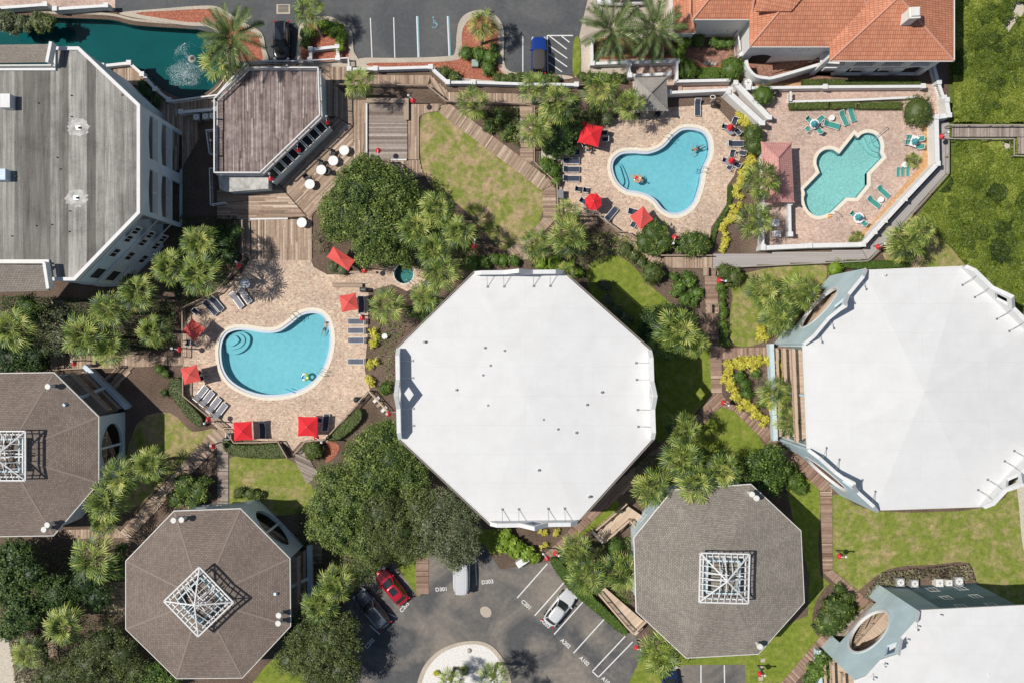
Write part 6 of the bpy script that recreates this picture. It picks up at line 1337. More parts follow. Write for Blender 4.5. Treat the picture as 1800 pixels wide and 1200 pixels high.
# ---------------- furniture ----------------
def img(a): return R(-a)       # image-plane angle (x right, y down) to world
PROT = {}
def lounger_proto(key, fab, frame='whiteplast', raised=38):
    t = thing('sun_lounger', 'x', 'lounger', (0, 0, 0)); fr = MB()
    for s in (-1, 1): fr.bar((-.35, s * .33, .33), (.98, s * .33, .33), .05, .05)
    fr.bar((.98, -.33, .33), (.98, .33, .33), .05, .05); ra = R(raised); hx, hz = -.35 - .68 * math.cos(ra), .35 + .68 * math.sin(ra)
    for s in (-1, 1): fr.bar((-.35, s * .33, .34), (hx, s * .33, hz), .045, .045)
    fr.bar((hx, -.33, hz), (hx, .33, hz), .045, .045); fr.bar((-.95, -.33, .03), (-.95, .33, .03), .05, .05)
    fr.build('frame', frame, t)
    for x in (-.8, .75):
        for s in (-1, 1): lg = MB(); lg.bar((x, s * .31, 0), (x, s * .33, .33), .045, .045); lg.build('leg', frame, t)
    se = MB(); 
    for i in range(7): se.box((-.28 + i * .195, 0, .34), .182, .60, .03, 0)
    se.build('seat', fab, t); ba = MB()
    for i in range(4): f = (.09 + i * .17); x, z = -.35 - f * math.cos(ra), .36 + f * math.sin(ra); ba.bar((x + .075 * math.cos(ra), 0, z - .075 * math.sin(ra)), (x - .075 * math.cos(ra), 0, z + .075 * math.sin(ra)), .60, .03)
    ba.build('backrest', fab, t); return t
def place(key, proto, x, y, ang, label, group=None, z=.055, scale=None, h=0):
    """first use moves the prototype itself, later uses copy it"""
    loc = P(x, y, h + z); rz = img(ang)
    if key not in PROT: PROT[key] = proto(); o = PROT[key]; o.location = loc; o.rotation_euler = (0, 0, rz); tag(o, label, None, group); return o
    return dup(PROT[key], loc, rz, label, group, scale)
NAV, GRY, TEA, PAL = ('nav', lambda: lounger_proto('nav', 'navy')), ('gry', lambda: lounger_proto('gry', 'greyfab')), ('tea', lambda: lounger_proto('tea', 'teal', raised=30)), ('pal', lambda: lounger_proto('pal', 'palefab', 'metal', 22))
g1 = 'grey loungers lined up right of the left pool'
for y, l in ((565, 'grey lounger nearest the red umbrella, top of the line beside the left pool'), (581, 'second grey lounger below the red umbrella, right of the left pool'), (598, 'grey lounger beside the yellow shrubs, right of the left pool'), (635, 'grey lounger standing apart at the bottom of the line right of the left pool')): place(*GRY, 628, y, 180, l, g1)
g2 = 'pale loungers facing the left pool at its lower left'
for x, y, l in ((355, 691, 'pale lounger at the upper left end of the slanted row by the left pool'), (366, 700, 'second pale lounger of the slanted row, counted from the faded red umbrella'), (378, 711, 'third pale lounger of the slanted row, nearer the lamp shadow'), (389, 721, 'pale lounger at the lower right end of the slanted row by the left pool')): place(*PAL, x, y, -52, l, g2)
for x, y, a, l in ((432, 520, 55, 'grey lounger beside the silver round table, right one'), (418, 528, 55, 'grey lounger beside the silver round table, left one'), (372, 541, 50, 'shaded navy lounger by the wooden fence corner'), (382, 534, 50, 'shaded navy lounger second from the wooden fence corner')): place(*(PAL if y < 530 else NAV), x, y, a, l)
g3 = 'navy loungers stacked in a column left of the middle pool'
for y, l in ((284, 'navy lounger just below the towel-covered one, left of the middle pool'), (299, 'navy lounger in the middle of the column left of the middle pool'), (315, 'navy lounger at the bottom of the column left of the middle pool'), (269, 'topmost navy lounger of the column, with a dark striped towel')): place(*NAV, 1003, y, 0, l, g3)
for x, y, a, l in ((1225, 190, 90, 'navy lounger standing alone under the white wall at the top of the middle pool'), (1291, 254, 0, 'navy striped lounger tucked against the oval bush'), (1073, 378, -50, 'grey lounger angled toward the octagonal red umbrella'), (574, 742, -85, 'shaded navy lounger right of the bright red umbrella'), (463, 755, 90, 'shaded navy lounger right of the red umbrella at the pool bottom'), (636, 535, 90, 'navy lounger in the shadow of the umbrella beside the palm'), (1116, 374, 10, 'blue lounger under the faded umbrella by the leafy bush')): place(*NAV, x, y, a, l)
for x, y, a, l in ((1459, 221, 15, 'teal lounger nearest the white round table at the top of the pink terrace'), (1481, 209, 65, 'teal lounger angled beside the rightmost one under the hedge'), (1495, 202, 72, 'teal lounger closest to the hedge, rightmost at the top'), (1533, 356, 38, 'teal lounger left of the small white table on the seaward side'), (1550, 338, 42, 'teal lounger above the small white table on the seaward side'), (1577, 303, 90, 'first of three teal loungers side by side, left'), (1585, 302, 90, 'teal lounger in the middle of three side by side'), (1594, 302, 90, 'last of three teal loungers side by side, right')):
    place(*TEA, x, y, a, l, None, .06, .92 if y < 300 or y > 320 else .55)
def chair_proto(fab, frame='whiteplast'):
    t = thing('patio_chair', 'x', 'chair', (0, 0, 0)); fr = MB()
    for s in (-1, 1): fr.bar((-.28, s * .29, .0), (-.22, s * .29, .62), .035, .035); fr.bar((.28, s * .29, 0), (.24, s * .29, .62), .035, .035); fr.bar((-.3, s * .29, .62), (.28, s * .29, .64), .05, .03); fr.bar((-.22, s * .27, .4), (-.42, s * .27, .98), .035, .035)
    fr.bar((-.42, -.27, .98), (-.42, .27, .98), .04, .04); fr.build('frame', frame, t)
    mb = MB(); mb.box((0, 0, .40), .5, .5, .03); mb.build('seat', fab, t); mb = MB(); mb.bar((-.24, 0, .43), (-.41, 0, .95), .5, .025); mb.build('backrest', fab, t); return t
CN, CT, CD = ('cn', lambda: chair_proto('navy')), ('ct', lambda: chair_proto('teal')), ('cd', lambda: chair_proto('black', 'black'))
def table_proto(r=.5, top='whiteplast', h=.72):
    t = thing('round_table', 'x', 'table', (0, 0, 0)); mb = MB(); mb.lathe((0, 0, h - .04), [(r * .96, 0), (r, .01), (r, .035), (r * .97, .045)], 32); mb.build('table_top', top, t)
    mb = MB(); mb.lathe((0, 0, 0), [(.24, 0), (.24, .03), (.04, .06), (.04, h - .03)], 14); mb.build('pedestal', 'whiteplast', t); return t
TB, TS = ('tb', lambda: table_proto(.56)), ('ts', lambda: table_proto(.33, h=.45))
def chairs(cx, cy, r, angs, key, desc, wheres):
    for a, w_ in zip(angs, wheres): place(*key, cx + r * math.cos(R(a)), cy + r * math.sin(R(a)), a + 180, desc + ' ' + w_)
for x, y, l in ((607, 267, 'white round table highest of those on the bar deck, nearest the grey platform'), (588, 285, 'white round table second from the grey platform on the bar deck'), (567, 301, 'white round table third along the diagonal row on the bar deck'), (547, 326, 'white round table at the lower end of the diagonal row'), (533, 393, 'white round table alone on the lower bar deck')): place(*TB, x, y, 0, l, 'white tables on the bar deck', .17)
for x, y, a, l in ((586, 272, 110, 'dark chair above the second bar deck table'), (565, 290, 110, 'dark chair above the third bar deck table'), (577, 303, 200, 'dark chair right of the third bar deck table'), (541, 315, 60, 'dark chair above the lowest table of the diagonal row')): place(*CD, x, y, a, l, None, .17)
for x, y, l in ((1460, 209, 'small white round table between the teal loungers by the hedge'), (1588, 291, 'small white round table above the three teal loungers'), (1546, 352, 'small white round table between two teal loungers on the seaward side'), (677, 591, 'small white globe-like table on the mulch beside the yellow shrub')): place(*TS, x, y, 0, l, None, .06)
o = place(*TB, 434, 499, 0, 'silvery round table at the upper left corner of the left pool deck')
place(*TB, 1428, 221, 0, 'white round table with four teal chairs and a folded turquoise umbrella'); place(*TB, 1505, 385, 0, 'white round table with teal chairs by the bottom corner of the pink terrace', None, .06, 1.1)
for x, y, a, l in ((1419, 213, 45, 'teal chair at the upper left of the four-chair table'), (1417, 229, -45, 'teal chair at the lower left of the four-chair table'), (1437, 232, -135, 'teal chair at the lower right of the four-chair table'), (1438, 213, 135, 'teal chair behind the folded turquoise umbrella'), (1496, 378, 40, 'teal chair left of the bottom corner table'), (1514, 393, -140, 'teal chair right of the bottom corner table'), (1591, 252, 0, 'teal chair left of the white square table, lower one'), (1594, 243, 0, 'teal chair left of the white square table, upper one'), (1612, 246, 180, 'teal chair right of the white square table, upper one'), (1612, 260, 180, 'teal chair right of the white square table, lower one')): place(*CT, x, y, a, l, None, .06)
t = thing('square_table', 'white square table on the seaward side of the pink terrace', 'table', P(1602, 251, .06), img(20)); mb = MB(); q = t.location; t.rotation_euler = (0, 0, 0); mb.box((q.x, q.y, .74), .85, 1.25, .05, img(20)); mb.build('table_top', 'whiteplast', t); mb = MB(); mb.box((q.x, q.y, .06), .1, .9, .68, img(20)); mb.build('pedestal', 'whiteplast', t)
for x, y, a, l in ((1272, 225, 20, 'navy chair left of the upper folded red umbrella'), (1294, 234, -140, 'navy chair lower right of the upper folded red umbrella'), (1289, 216, 110, 'white-backed chair above the upper folded red umbrella'), (1273, 284, 20, 'navy chair left of the lower folded red umbrella'), (1293, 292, -150, 'navy chair right of the lower folded red umbrella'), (1280, 296, -60, 'navy chair below the lower folded red umbrella'), (1285, 273, 100, 'navy chair above the lower folded red umbrella'), (1302, 271, 190, 'navy armchair beside the yellow shrubs'), (1016, 334, 10, 'navy chair left of the pair above the octagonal umbrella'), (1030, 336, 10, 'navy chair right of the pair above the octagonal umbrella'), (1024, 355, 30, 'navy chair under the left edge of the octagonal umbrella'), (1112, 396, -60, 'dark chair below the faded umbrella by the leafy bush'), (1001, 256, 80, 'blue folding chair behind the towel-covered lounger'), (1060, 236, 180, 'dark chair right of the large red umbrella, upper'), (1062, 247, 180, 'dark chair right of the large red umbrella, lower'), (1017, 240, 0, 'dark chair left of the large red umbrella in shade'), (348, 549, 40, 'grey chair at the fence corner above the faded umbrella'), (352, 655, 200, 'white chair right of the faded red umbrella near the pool'), (357, 664, 160, 'white chair lower right of the faded red umbrella near the pool'), (404, 764, -90, 'grey chair in the fence corner left of the bright umbrella'), (334, 601, -80, 'dark chair under the leftmost umbrella'), (563, 737, 190, 'dark chair shaded by the brightest umbrella')): place(*CN, x, y, a, l)
def gtable(x, y, l):
    t = thing('glass_table', l, 'table', P(x, y)); c = P(x, y); mb = MB(); mb.lathe((c.x, c.y, .74), [(.5, 0), (.52, .01), (.5, .02)], 28); mb.build('table_top', 'palefab', t); mb = MB()
    for a in (0, 90, 180, 270): mb.bar((c.x + .1 * math.cos(R(a)), c.y + .1 * math.sin(R(a)), .74), (c.x + .38 * math.cos(R(a)), c.y + .38 * math.sin(R(a)), .05), .04, .04)
    mb.build('table_base', 'metal', t)
gtable(1282, 232, 'glass table under the upper folded red umbrella'); gtable(1281, 287, 'glass table under the lower folded red umbrella')
# umbrellas
def umbrella(x, y, size, ang, label, mat='red', n=4, h=2.35, rise=.5, sx=1.0):
    c = P(x, y, h); t = thing('umbrella', label, 'umbrella', (c.x, c.y, 0)); k = (1 - h / H) * S; r = size * k / 2 * (math.sqrt(2) if n == 4 else 1.04)
    a0 = img(ang) + (math.pi / 4 if n == 4 else 0); mb = MB(); ring = [Vector((c.x + r * math.cos(a0 + 2 * math.pi * i / n), c.y + r * math.sin(a0 + 2 * math.pi * i / n), h)) for i in range(n)]
    if sx != 1:
        ca, sa = math.cos(img(ang)), math.sin(img(ang)); ring = [Vector((c.x + ((p.x - c.x) * ca + (p.y - c.y) * sa) * sx * ca - (-(p.x - c.x) * sa + (p.y - c.y) * ca) * sa, c.y + ((p.x - c.x) * ca + (p.y - c.y) * sa) * sx * sa + (-(p.x - c.x) * sa + (p.y - c.y) * ca) * ca, h)) for p in ring]
    top = Vector((c.x, c.y, h + rise)); K = 6
    for i in range(n):
        p, q = ring[i], ring[(i + 1) % n]
        for j in range(K):      # rows sag slightly between the ribs
            f0, f1 = j / K, (j + 1) / K
            def pt(f, s):
                e = p.lerp(q, s); m = top.lerp(e, f); m.z -= .05 * math.sin(math.pi * f) + .05 * f * f * math.sin(math.pi * s); m += (Vector((c.x, c.y, m.z)) - m) * .05 * f * math.sin(math.pi * s); return m
            for s in range(3): mb.face([pt(f0, s / 3), pt(f1, s / 3), pt(f1, (s + 1) / 3), pt(f0, (s + 1) / 3)] if j else [pt(0, 0), pt(f1, s / 3), pt(f1, (s + 1) / 3)])
    mb.build('canopy', mat, t)
    for i in range(n): mb = MB(); mb.bar(top + Vector((0, 0, -.15)), ring[i] + Vector((0, 0, -.12)), .025, .025); mb.build('rib', 'metal', t)
    mb = MB(); mb.tube([(c.x, c.y, 0), (c.x, c.y, h + rise + .08)], .025, 8); mb.build('pole', 'metal', t); mb = MB(); mb.lathe((c.x, c.y, .05), [(.28, 0), (.28, .06), (.05, .1)], 16); mb.build('base', 'black', t)
    mb = MB(); mb.lathe((c.x, c.y, h + rise - .02), [(.05, 0), (.05, .06), (.02, .1)], 8); mb.build('finial', 'cap_beige', t); return t
umbrella(541, 749, 35, 1, 'bright red square umbrella below the left pool, right of the other')
umbrella(427, 757, 33, -3, 'bright red square umbrella below the left pool, nearer the boardwalk')
umbrella(335, 658, 30, -14, 'slightly faded red umbrella just above the slanted row of pale loungers', 'red_faded')
umbrella(340, 580, 29, 38, 'faded red umbrella turned like a diamond at the upper left of the pool', 'red_faded')
umbrella(613, 532, 30, -10, 'faded red square umbrella above the grey lounger line', 'red_faded')
umbrella(1038, 237, 37, 14, 'large bright red umbrella over people beside the middle pool')
umbrella(1043, 355, 31, 22, 'red eight-sided umbrella beside the grill', 'red', 8)
umbrella(1128, 383, 30, -38, 'faded red umbrella half hidden behind the leafy bush', 'red_faded')
umbrella(599, 455, 22, 33, 'long faded red awning sticking out from under the big round tree', 'red_faded', sx=2.1, h=2.2)
def folded(x, y, mat, label, lean=(0, 0)):
    c = P(x, y, 1.9); t = thing('folded_umbrella', label, 'umbrella', (c.x, c.y, 0)); mb = MB()
    mb.tube([(c.x, c.y, 1.1), (c.x, c.y, 1.2), (c.x, c.y, 1.8), (c.x, c.y, 2.35)], [.16, .24, .2, .04], 9); 
    for a in range(6): mb.bar((c.x + .13 * math.cos(a), c.y + .13 * math.sin(a), 1.15), (c.x + .36 * math.cos(a), c.y + .36 * math.sin(a), 1.25 + .1 * (a % 2)), .18, .05); mb.bar((c.x, c.y, 2.2), (c.x + .33 * math.cos(a + .5), c.y + .33 * math.sin(a + .5), 1.5), .14, .04)
    mb.build('canopy', mat, t); mb = MB(); mb.tube([(c.x, c.y, 0), (c.x, c.y, 2.45)], .025, 8); mb.build('pole', 'metal', t)
folded(1286, 222, 'red', 'folded red umbrella, the upper one by the terrace steps'); folded(1288, 281, 'red', 'folded red umbrella, the lower one near the yellow shrubs'); folded(1434, 216, 'tealblue', 'folded turquoise umbrella over the four-chair table'); folded(1612, 247, 'tealblue', 'folded turquoise umbrella at the white square table'); folded(1512, 381, 'tealblue', 'folded turquoise umbrella at the bottom corner table')
# lamps: post, arm, red shade
def lamp(rx, ry, label, tx=None, ty=None):
    hh = 3.1; u = Vector((rx - 900, ry - 600)); u = u / u.length
    if tx is None: tx, ty = rx + u.x * 8 + 4, ry + u.y * 8 - 4
    top, red = P(tx, ty, hh), P(rx, ry, hh - .55); t = thing('lamp_post', label, 'lamp', (top.x, top.y, 0), 0, 'lamp posts with red shades')
    mb = MB(); mb.box((top.x, top.y, 0), .13, .13, hh); mb.build('post', 'greybrown', t); mb = MB(); mb.box((top.x, top.y, hh), .22, .22, .06); mb.lathe((top.x, top.y, hh + .06), [(.12, 0), (.03, .1)], 8); mb.build('post_cap', 'whiteplast', t)
    mb = MB(); e = Vector((red.x, red.y, hh - .2)); mb.tube([(top.x, top.y, hh - .35), top.lerp(e, .5) + Vector((0, 0, .02)), e], .03, 6); mb.build('arm', 'whiteplast', t)
    mb = MB(); mb.lathe((red.x, red.y, hh - .6), [(.30, 0), (.31, .03), (.26, .14), (.14, .25), (.06, .30), (.05, .4)], 18); mb.build('lamp_shade', 'lamp_red', t)
    mb = MB(); mb.lathe((red.x, red.y, hh - .72), [(.02, 0), (.09, .04), (.09, .13)], 10); mb.build('bulb', 'whiteplast', t)
for a in [(315, 614, 'red-shaded lamp by the fence at the left end of the left pool', 302, 612), (1476, 977, 'red-shaded lamp alone on the big lawn', 1487, 978), (506, 124, 'red-shaded lamp at the top edge of the bar roof deck', 505, 115), (399, 163, 'red-shaded lamp at the pond corner of the bar roof deck', 406, 171), (383, 248, 'red-shaded lamp on the left of the bar roof deck', 370, 247), (575, 215, 'red-shaded lamp at the right corner of the bar building'), (524, 264, 'red-shaded lamp beside the row of bar windows'), (665, 265, 'red-shaded lamp at the foot of the grey wooden platform', 664, 275), (726, 177, 'red-shaded lamp at the upper right of the grey wooden platform', 718, 168), (476, 314, 'red-shaded lamp at the lower corner of the bar building'), (641, 476, 'red-shaded lamp on the low wall below the round tree'), (637, 559, 'red-shaded lamp at the head of the top grey lounger'), (683, 727, 'red-shaded lamp beside the white steps at the central building'), (556, 768, 'red-shaded lamp at the corner of the brightest umbrella', 565, 777), (130, 638, 'red-shaded lamp on the left boardwalk'), (374, 784, 'red-shaded lamp where the grey planks leave the boardwalk'), (366, 737, 'red-shaded lamp beside the pale loungers and the hedge', 359, 744), (419, 467, 'red-shaded lamp at the dark deck corner'), (834, 433, 'red-shaded lamp in the shade east of the palm cluster'), (1186, 417, 'red-shaded lamp between the two round bushes', 1184, 428), (1265, 493, 'red-shaded lamp under the dusty bush', 1276, 494), (1544, 434, 'red-shaded lamp at the bend of the composite walkway'), (962, 981, 'front red lamp of the pair at the car park boardwalk', 955, 973), (977, 972, 'rear red lamp of the pair at the car park boardwalk'), (1119, 1138, 'red-shaded lamp above the palm over the navy car'), (1272, 707, 'red-shaded lamp in the fork of the southern boardwalks', 1281, 712), (1656, 240, 'red-shaded lamp where the beach boardwalk meets the terrace wall'), (1336, 1184, 'red-shaded lamp beside the blue sign at the bottom edge')]: lamp(*a)
# pool things: ladders, rings, people
def ladder(x, y, ang, label, w_=.5):
    c = P(x, y); t = thing('pool_ladder', label, 'ladder', c, 0); a = img(ang); d_ = Vector((math.cos(a), math.sin(a), 0)); n = Vector((-d_.y, d_.x, 0))
    for s in (-1, 1):
        o = c + n * s * w_ / 2; mb = MB(); mb.tube([o - d_ * .55 + Vector((0, 0, .05)), o - d_ * .5 + Vector((0, 0, .8)), o - d_ * .1 + Vector((0, 0, .95)), o + d_ * .35 + Vector((0, 0, .6)), o + d_ * .42 + Vector((0, 0, -.9))], .028, 7); mb.build('handrail', 'steel', t)
    mb = MB(); [mb.bar(c + d_ * .42 - n * w_ / 2 + Vector((0, 0, -.25 - .25 * k)), c + d_ * .42 + n * w_ / 2 + Vector((0, 0, -.25 - .25 * k)), .09, .03) for k in range(1)]; mb.build('rung', 'steel', t)
ladder(517, 557, 60, 'steel ladder at the upper edge of the left pool'); ladder(566, 653, -150, 'steel ladder at the lower right of the left pool'); ladder(1174, 243, 35, 'steel ladder at the upper bend of the middle pool'); ladder(1233, 300, 190, 'steel ladder at the right side of the middle pool'); ladder(1466, 379, -135, 'ladder at the bottom corner of the green-blue pool'); ladder(718, 497, -130, 'steel ladder at the round spa', .4)
t = thing('handrail', 'long steel handrail over the steps of the green-blue pool', 'handrail', P(1548, 232)); mb = MB(); mb.tube([P(1556, 225) + Vector((0, 0, .06)), P(1555, 226) + Vector((0, 0, .85)), P(1530, 249) + Vector((0, 0, .5)), P(1529, 250) + Vector((0, 0, -.3))], .035, 8); mb.build('rail_tube', 'steel', t)
def torus(c, r, rr, mats, name, label, cat='pool float', segs=32):
    t = thing(name, label, cat, c)
    for k, mt in enumerate(mats):
        mb = MB(); n0, n1 = segs * k // len(mats), segs * (k + 1) // len(mats)
        mb.tube([(c[0] + r * math.cos(2 * math.pi * i / segs), c[1] + r * math.sin(2 * math.pi * i / segs), c[2]) for i in range(n0, n1 + 1)], rr, 10, caps=False); mb.build('ring_segment', mt, t, smooth=True)
    return t
paint('float_green', (.25, .55, .05)); paint('float_yellow', (.75, .75, .1)); paint('float_blue', (.05, .3, .65)); paint('float_tan', (.75, .48, .25)); paint('float_orange', (.8, .33, .02))
c = P(536, 662); torus((c.x, c.y, -.02), .34, .14, ['float_green', 'float_yellow', 'whiteplast', 'float_blue', 'float_blue', 'whiteplast', 'float_green', 'float_yellow'], 'swim_ring', 'green, yellow and blue swim ring floating in the left pool')
c = P(1121, 315); torus((c.x, c.y, -.02), .34, .14, ['float_tan'] * 2, 'swim_ring', 'tan swim ring carrying a person in the middle pool')
c = P(1458, 380); torus((c.x, c.y, .12), .16, .07, ['float_orange'], 'life_ring', 'small orange ring on the coping of the green-blue pool')
t = thing('pool_noodle', 'blue pole lying in the water at the lower edge of the left pool', 'pool pole', P(509, 686)); mb = MB(); mb.tube([P(500, 682) + Vector((0, 0, -.06)), P(519, 690) + Vector((0, 0, .1))], .04, 8); mb.build('pole', 'float_blue', t)
def person(label, base, pose, rz, skin='skin', suit='navy', hair='hair', top=None):
    """pose: dict of joint positions in metres in the body's own frame; one skinned body, head with face, five-fingered hands"""
    J = pose; names = [k for k in J if k not in ('head', 'face')]
    E = [('hip', 'chest'), ('chest', 'neck'), ('neck', 'head0'), ('chest', 'shL'), ('shL', 'elL'), ('elL', 'haL'), ('chest', 'shR'), ('shR', 'elR'), ('elR', 'haR'), ('hip', 'tL'), ('tL', 'knL'), ('knL', 'anL'), ('anL', 'toL'), ('hip', 'tR'), ('tR', 'knR'), ('knR', 'anR'), ('anR', 'toR')]
    rad = dict(hip=.13, chest=.14, neck=.055, head0=.06, shL=.065, shR=.065, elL=.042, elR=.042, haL=.032, haR=.032, tL=.095, tR=.095, knL=.06, knR=.06, anL=.04, anR=.04, toL=.035, toR=.035)
    me = bpy.data.meshes.new('body'); me.from_pydata([tuple(J[n]) for n in names], [(names.index(a), names.index(b)) for a, b in E], []); ob = bpy.data.objects.new('tmpb', me); COL.objects.link(ob)
    md = ob.modifiers.new('s', 'SKIN'); me.skin_vertices.new() if not me.skin_vertices else None
    for i, n in enumerate(names): me.skin_vertices[0].data[i].radius = (rad[n], rad[n] * (.8 if n in ('hip', 'chest') else 1)); me.skin_vertices[0].data[i].use_root = n == 'hip'
    ob.modifiers.new('u', 'SUBSURF').levels = 1; dg = bpy.context.evaluated_depsgraph_get(); bm_ = bpy.data.meshes.new_from_object(ob.evaluated_get(dg)); bpy.data.objects.remove(ob)
    t = thing('person', label, 'person', base, rz); b2 = bpy.data.objects.new('body', bm_); COL.objects.link(b2); b2.parent = t; bm_.materials.clear(); bm_.materials.append(M[skin]); bm_.shade_smooth()
    hm = MB(); hc = Vector(J['head']); fw = (Vector(J['face']) - hc).normalized(); upv = (hc - Vector(J['neck'])).normalized(); sd = fw.cross(upv).normalized(); upv = sd.cross(fw)
    def ball(mb, c, r, n=10, m=7, sc_=(1, 1, 1)):
        b = len(mb.v)
        for j in range(m + 1):
            for i in range(n): a, e = 2 * math.pi * i / n, -math.pi / 2 + math.pi * j / m; mb.v.append(tuple(c + sd * r * sc_[0] * math.cos(a) * math.cos(e) + fw * r * sc_[1] * math.sin(a) * math.cos(e) + upv * r * sc_[2] * math.sin(e)))
        for j in range(m):
            for i in range(n): mb.f.append((b + j * n + i, b + j * n + (i + 1) % n, b + (j + 1) * n + (i + 1) % n, b + (j + 1) * n + i)); mb.a.append(.5)
    ball(hm, hc, .1, sc_=(.8, .95, 1.18)); ball(hm, hc + fw * .1 - upv * .01, .018, 6, 4); [ball(hm, hc + sd * s * .085, .022, 6, 4, (.5, 1, 1.4)) for s in (-1, 1)]
    for s in ('L', 'R'):
        w_ = Vector(J['ha' + s]); d_ = (w_ - Vector(J['el' + s])).normalized(); q = d_.cross(Vector((0, 0, 1))); q = q.normalized() if q.length > .1 else Vector((1, 0, 0)); hm.bar(w_ + d_ * .02, w_ + d_ * .10, .08, .03, up=q.cross(d_))
        for k, (o2, l2) in enumerate(((-.03, .065), (-.01, .08), (.01, .075), (.03, .055))): p = w_ + d_ * .10 + q * o2; hm.tube([p, p + d_ * l2 * .55, p + d_ * l2 - Vector((0, 0, .015))], [.009, .008, .006], 5)
        p = w_ + d_ * .035 + q * .04; hm.tube([p, p + d_ * .035 + q * .03, p + d_ * .06 + q * .035], [.011, .01, .008], 5)
    off = Matrix.Identity(4)
    def bl(mb, nm, mt):
        o2 = MB.build(mb, nm, mt, None, True, False); o2.parent = t; return o2
    bl(hm, 'head', skin); fm = MB(); [ball(fm, hc + fw * .086 + sd * s * .032 + upv * .015, .011, 6, 4) for s in (-1, 1)]; ball(fm, hc + fw * .088 - upv * .05, .018, 6, 4, (1.3, .5, .4)); bl(fm, 'face_features', 'hair')
    hr = MB(); ball(hr, hc - fw * .022 + upv * .028, .108, 12, 7, (.86, .9, 1.05)); bl(hr, 'hair', hair)
    sm = MB(); hp, ch = Vector(J['hip']), Vector(J['chest']); sm.tube([hp + (ch - hp) * -.15, hp, hp + (ch - hp) * .25], [.135, .155, .14], 12)
    for s in ('L', 'R'): sm.tube([Vector(J['t' + s]), Vector(J['t' + s]).lerp(Vector(J['kn' + s]), .4)], [.115, .098], 10)
    if top: sm.tube([hp.lerp(ch, .3), ch, ch.lerp(Vector(J['neck']), .6)], [.135, .15, .09], 12)
    bl(sm, 'clothes', suit); return t
float_pose = dict(hip=(0, 0, 0), chest=(.42, 0, .12), neck=(.60, 0, .17), head0=(.66, 0, .2), head=(.73, 0, .24), face=(.72, 0, .5), shL=(.50, .18, .14), elL=(.35, .42, .12), haL=(.12, .5, .12), shR=(.50, -.18, .14), elR=(.35, -.42, .12), haR=(.12, -.5, .12), tL=(-.06, .1, 0), knL=(-.45, .14, .16), anL=(-.85, .12, .02), toL=(-.97, .14, .12), tR=(-.06, -.1, 0), knR=(-.45, -.14, .14), anR=(-.85, -.16, .0), toR=(-.97, -.18, .1))
swim_pose = dict(hip=(0, 0, -.1), chest=(.42, 0, .0), neck=(.6, 0, .06), head0=(.66, 0, .1), head=(.72, 0, .16), face=(.95, 0, .12), shL=(.5, .18, -.01), elL=(.68, .36, -.04), haL=(.9, .42, -.05), shR=(.5, -.18, -.01), elR=(.45, -.42, -.05), haR=(.3, -.6, -.08), tL=(-.08, .1, -.14), knL=(-.48, .16, -.22), anL=(-.88, .14, -.25), toL=(-1.0, .14, -.27), tR=(-.08, -.1, -.14), knR=(-.46, -.18, -.26), anR=(-.84, -.2, -.3), toR=(-.96, -.2, -.3))
sit_pose = dict(hip=(0, 0, .5), chest=(-.1, 0, .93), neck=(-.1, 0, 1.12), head0=(-.09, 0, 1.18), head=(-.08, 0, 1.27), face=(.2, 0, 1.25), shL=(-.1, .19, 1.02), elL=(.02, .28, .78), haL=(.26, .2, .68), shR=(-.1, -.19, 1.02), elR=(.02, -.28, .78), haR=(.26, -.2, .68), tL=(.06, .1, .5), knL=(.46, .14, .52), anL=(.5, .14, .14), toL=(.64, .15, .09), tR=(.06, -.1, .5), knR=(.46, -.14, .52), anR=(.5, -.14, .14), toR=(.64, -.15, .09))
stand_pose = dict(hip=(0, 0, .92), chest=(0, 0, 1.32), neck=(0, 0, 1.5), head0=(.01, 0, 1.56), head=(.02, 0, 1.64), face=(.3, 0, 1.62), shL=(0, .19, 1.41), elL=(-.02, .25, 1.12), haL=(.12, .24, .9), shR=(0, -.19, 1.41), elR=(-.02, -.25, 1.12), haR=(.12, -.24, .9), tL=(0, .1, .9), knL=(.03, .1, .5), anL=(0, .1, .1), toL=(.14, .11, .05), tR=(0, -.1, .9), knR=(.06, -.1, .5), anR=(-.02, -.1, .1), toR=(.12, -.11, .05))
person('person lying across the tan swim ring, legs pointing left', Vector((*P(1119, 314)[:2], .12)), float_pose, img(25), 'skin', 'red')
person('swimmer at the right side of the left pool', Vector((*P(571, 577)[:2], -.02)), swim_pose, img(-70), 'skin', 'navy')
person('swimmer under the round end of the middle pool', Vector((*P(1227, 261)[:2], -.04)), swim_pose, img(160), 'skin2', 'navy')
person('person in an orange top seated below the large red umbrella', P(1034, 263, .02), sit_pose, img(-80), 'skin', 'float_orange', top=1)
place(*CN, 1034, 264, -80, 'white-framed chair with a person in orange, below the large umbrella')
person('person in white seated beside the one in orange below the umbrella', P(1028, 255, .02), sit_pose, img(-20), 'skin2', 'whiteplast', top=1); place(*CN, 1028, 256, -20, 'white-framed chair with a person in white, below the large umbrella')
person('person in black standing by the seated pair under the red umbrella', P(1046, 261, .05), stand_pose, img(-120), 'skin', 'black', top=1)

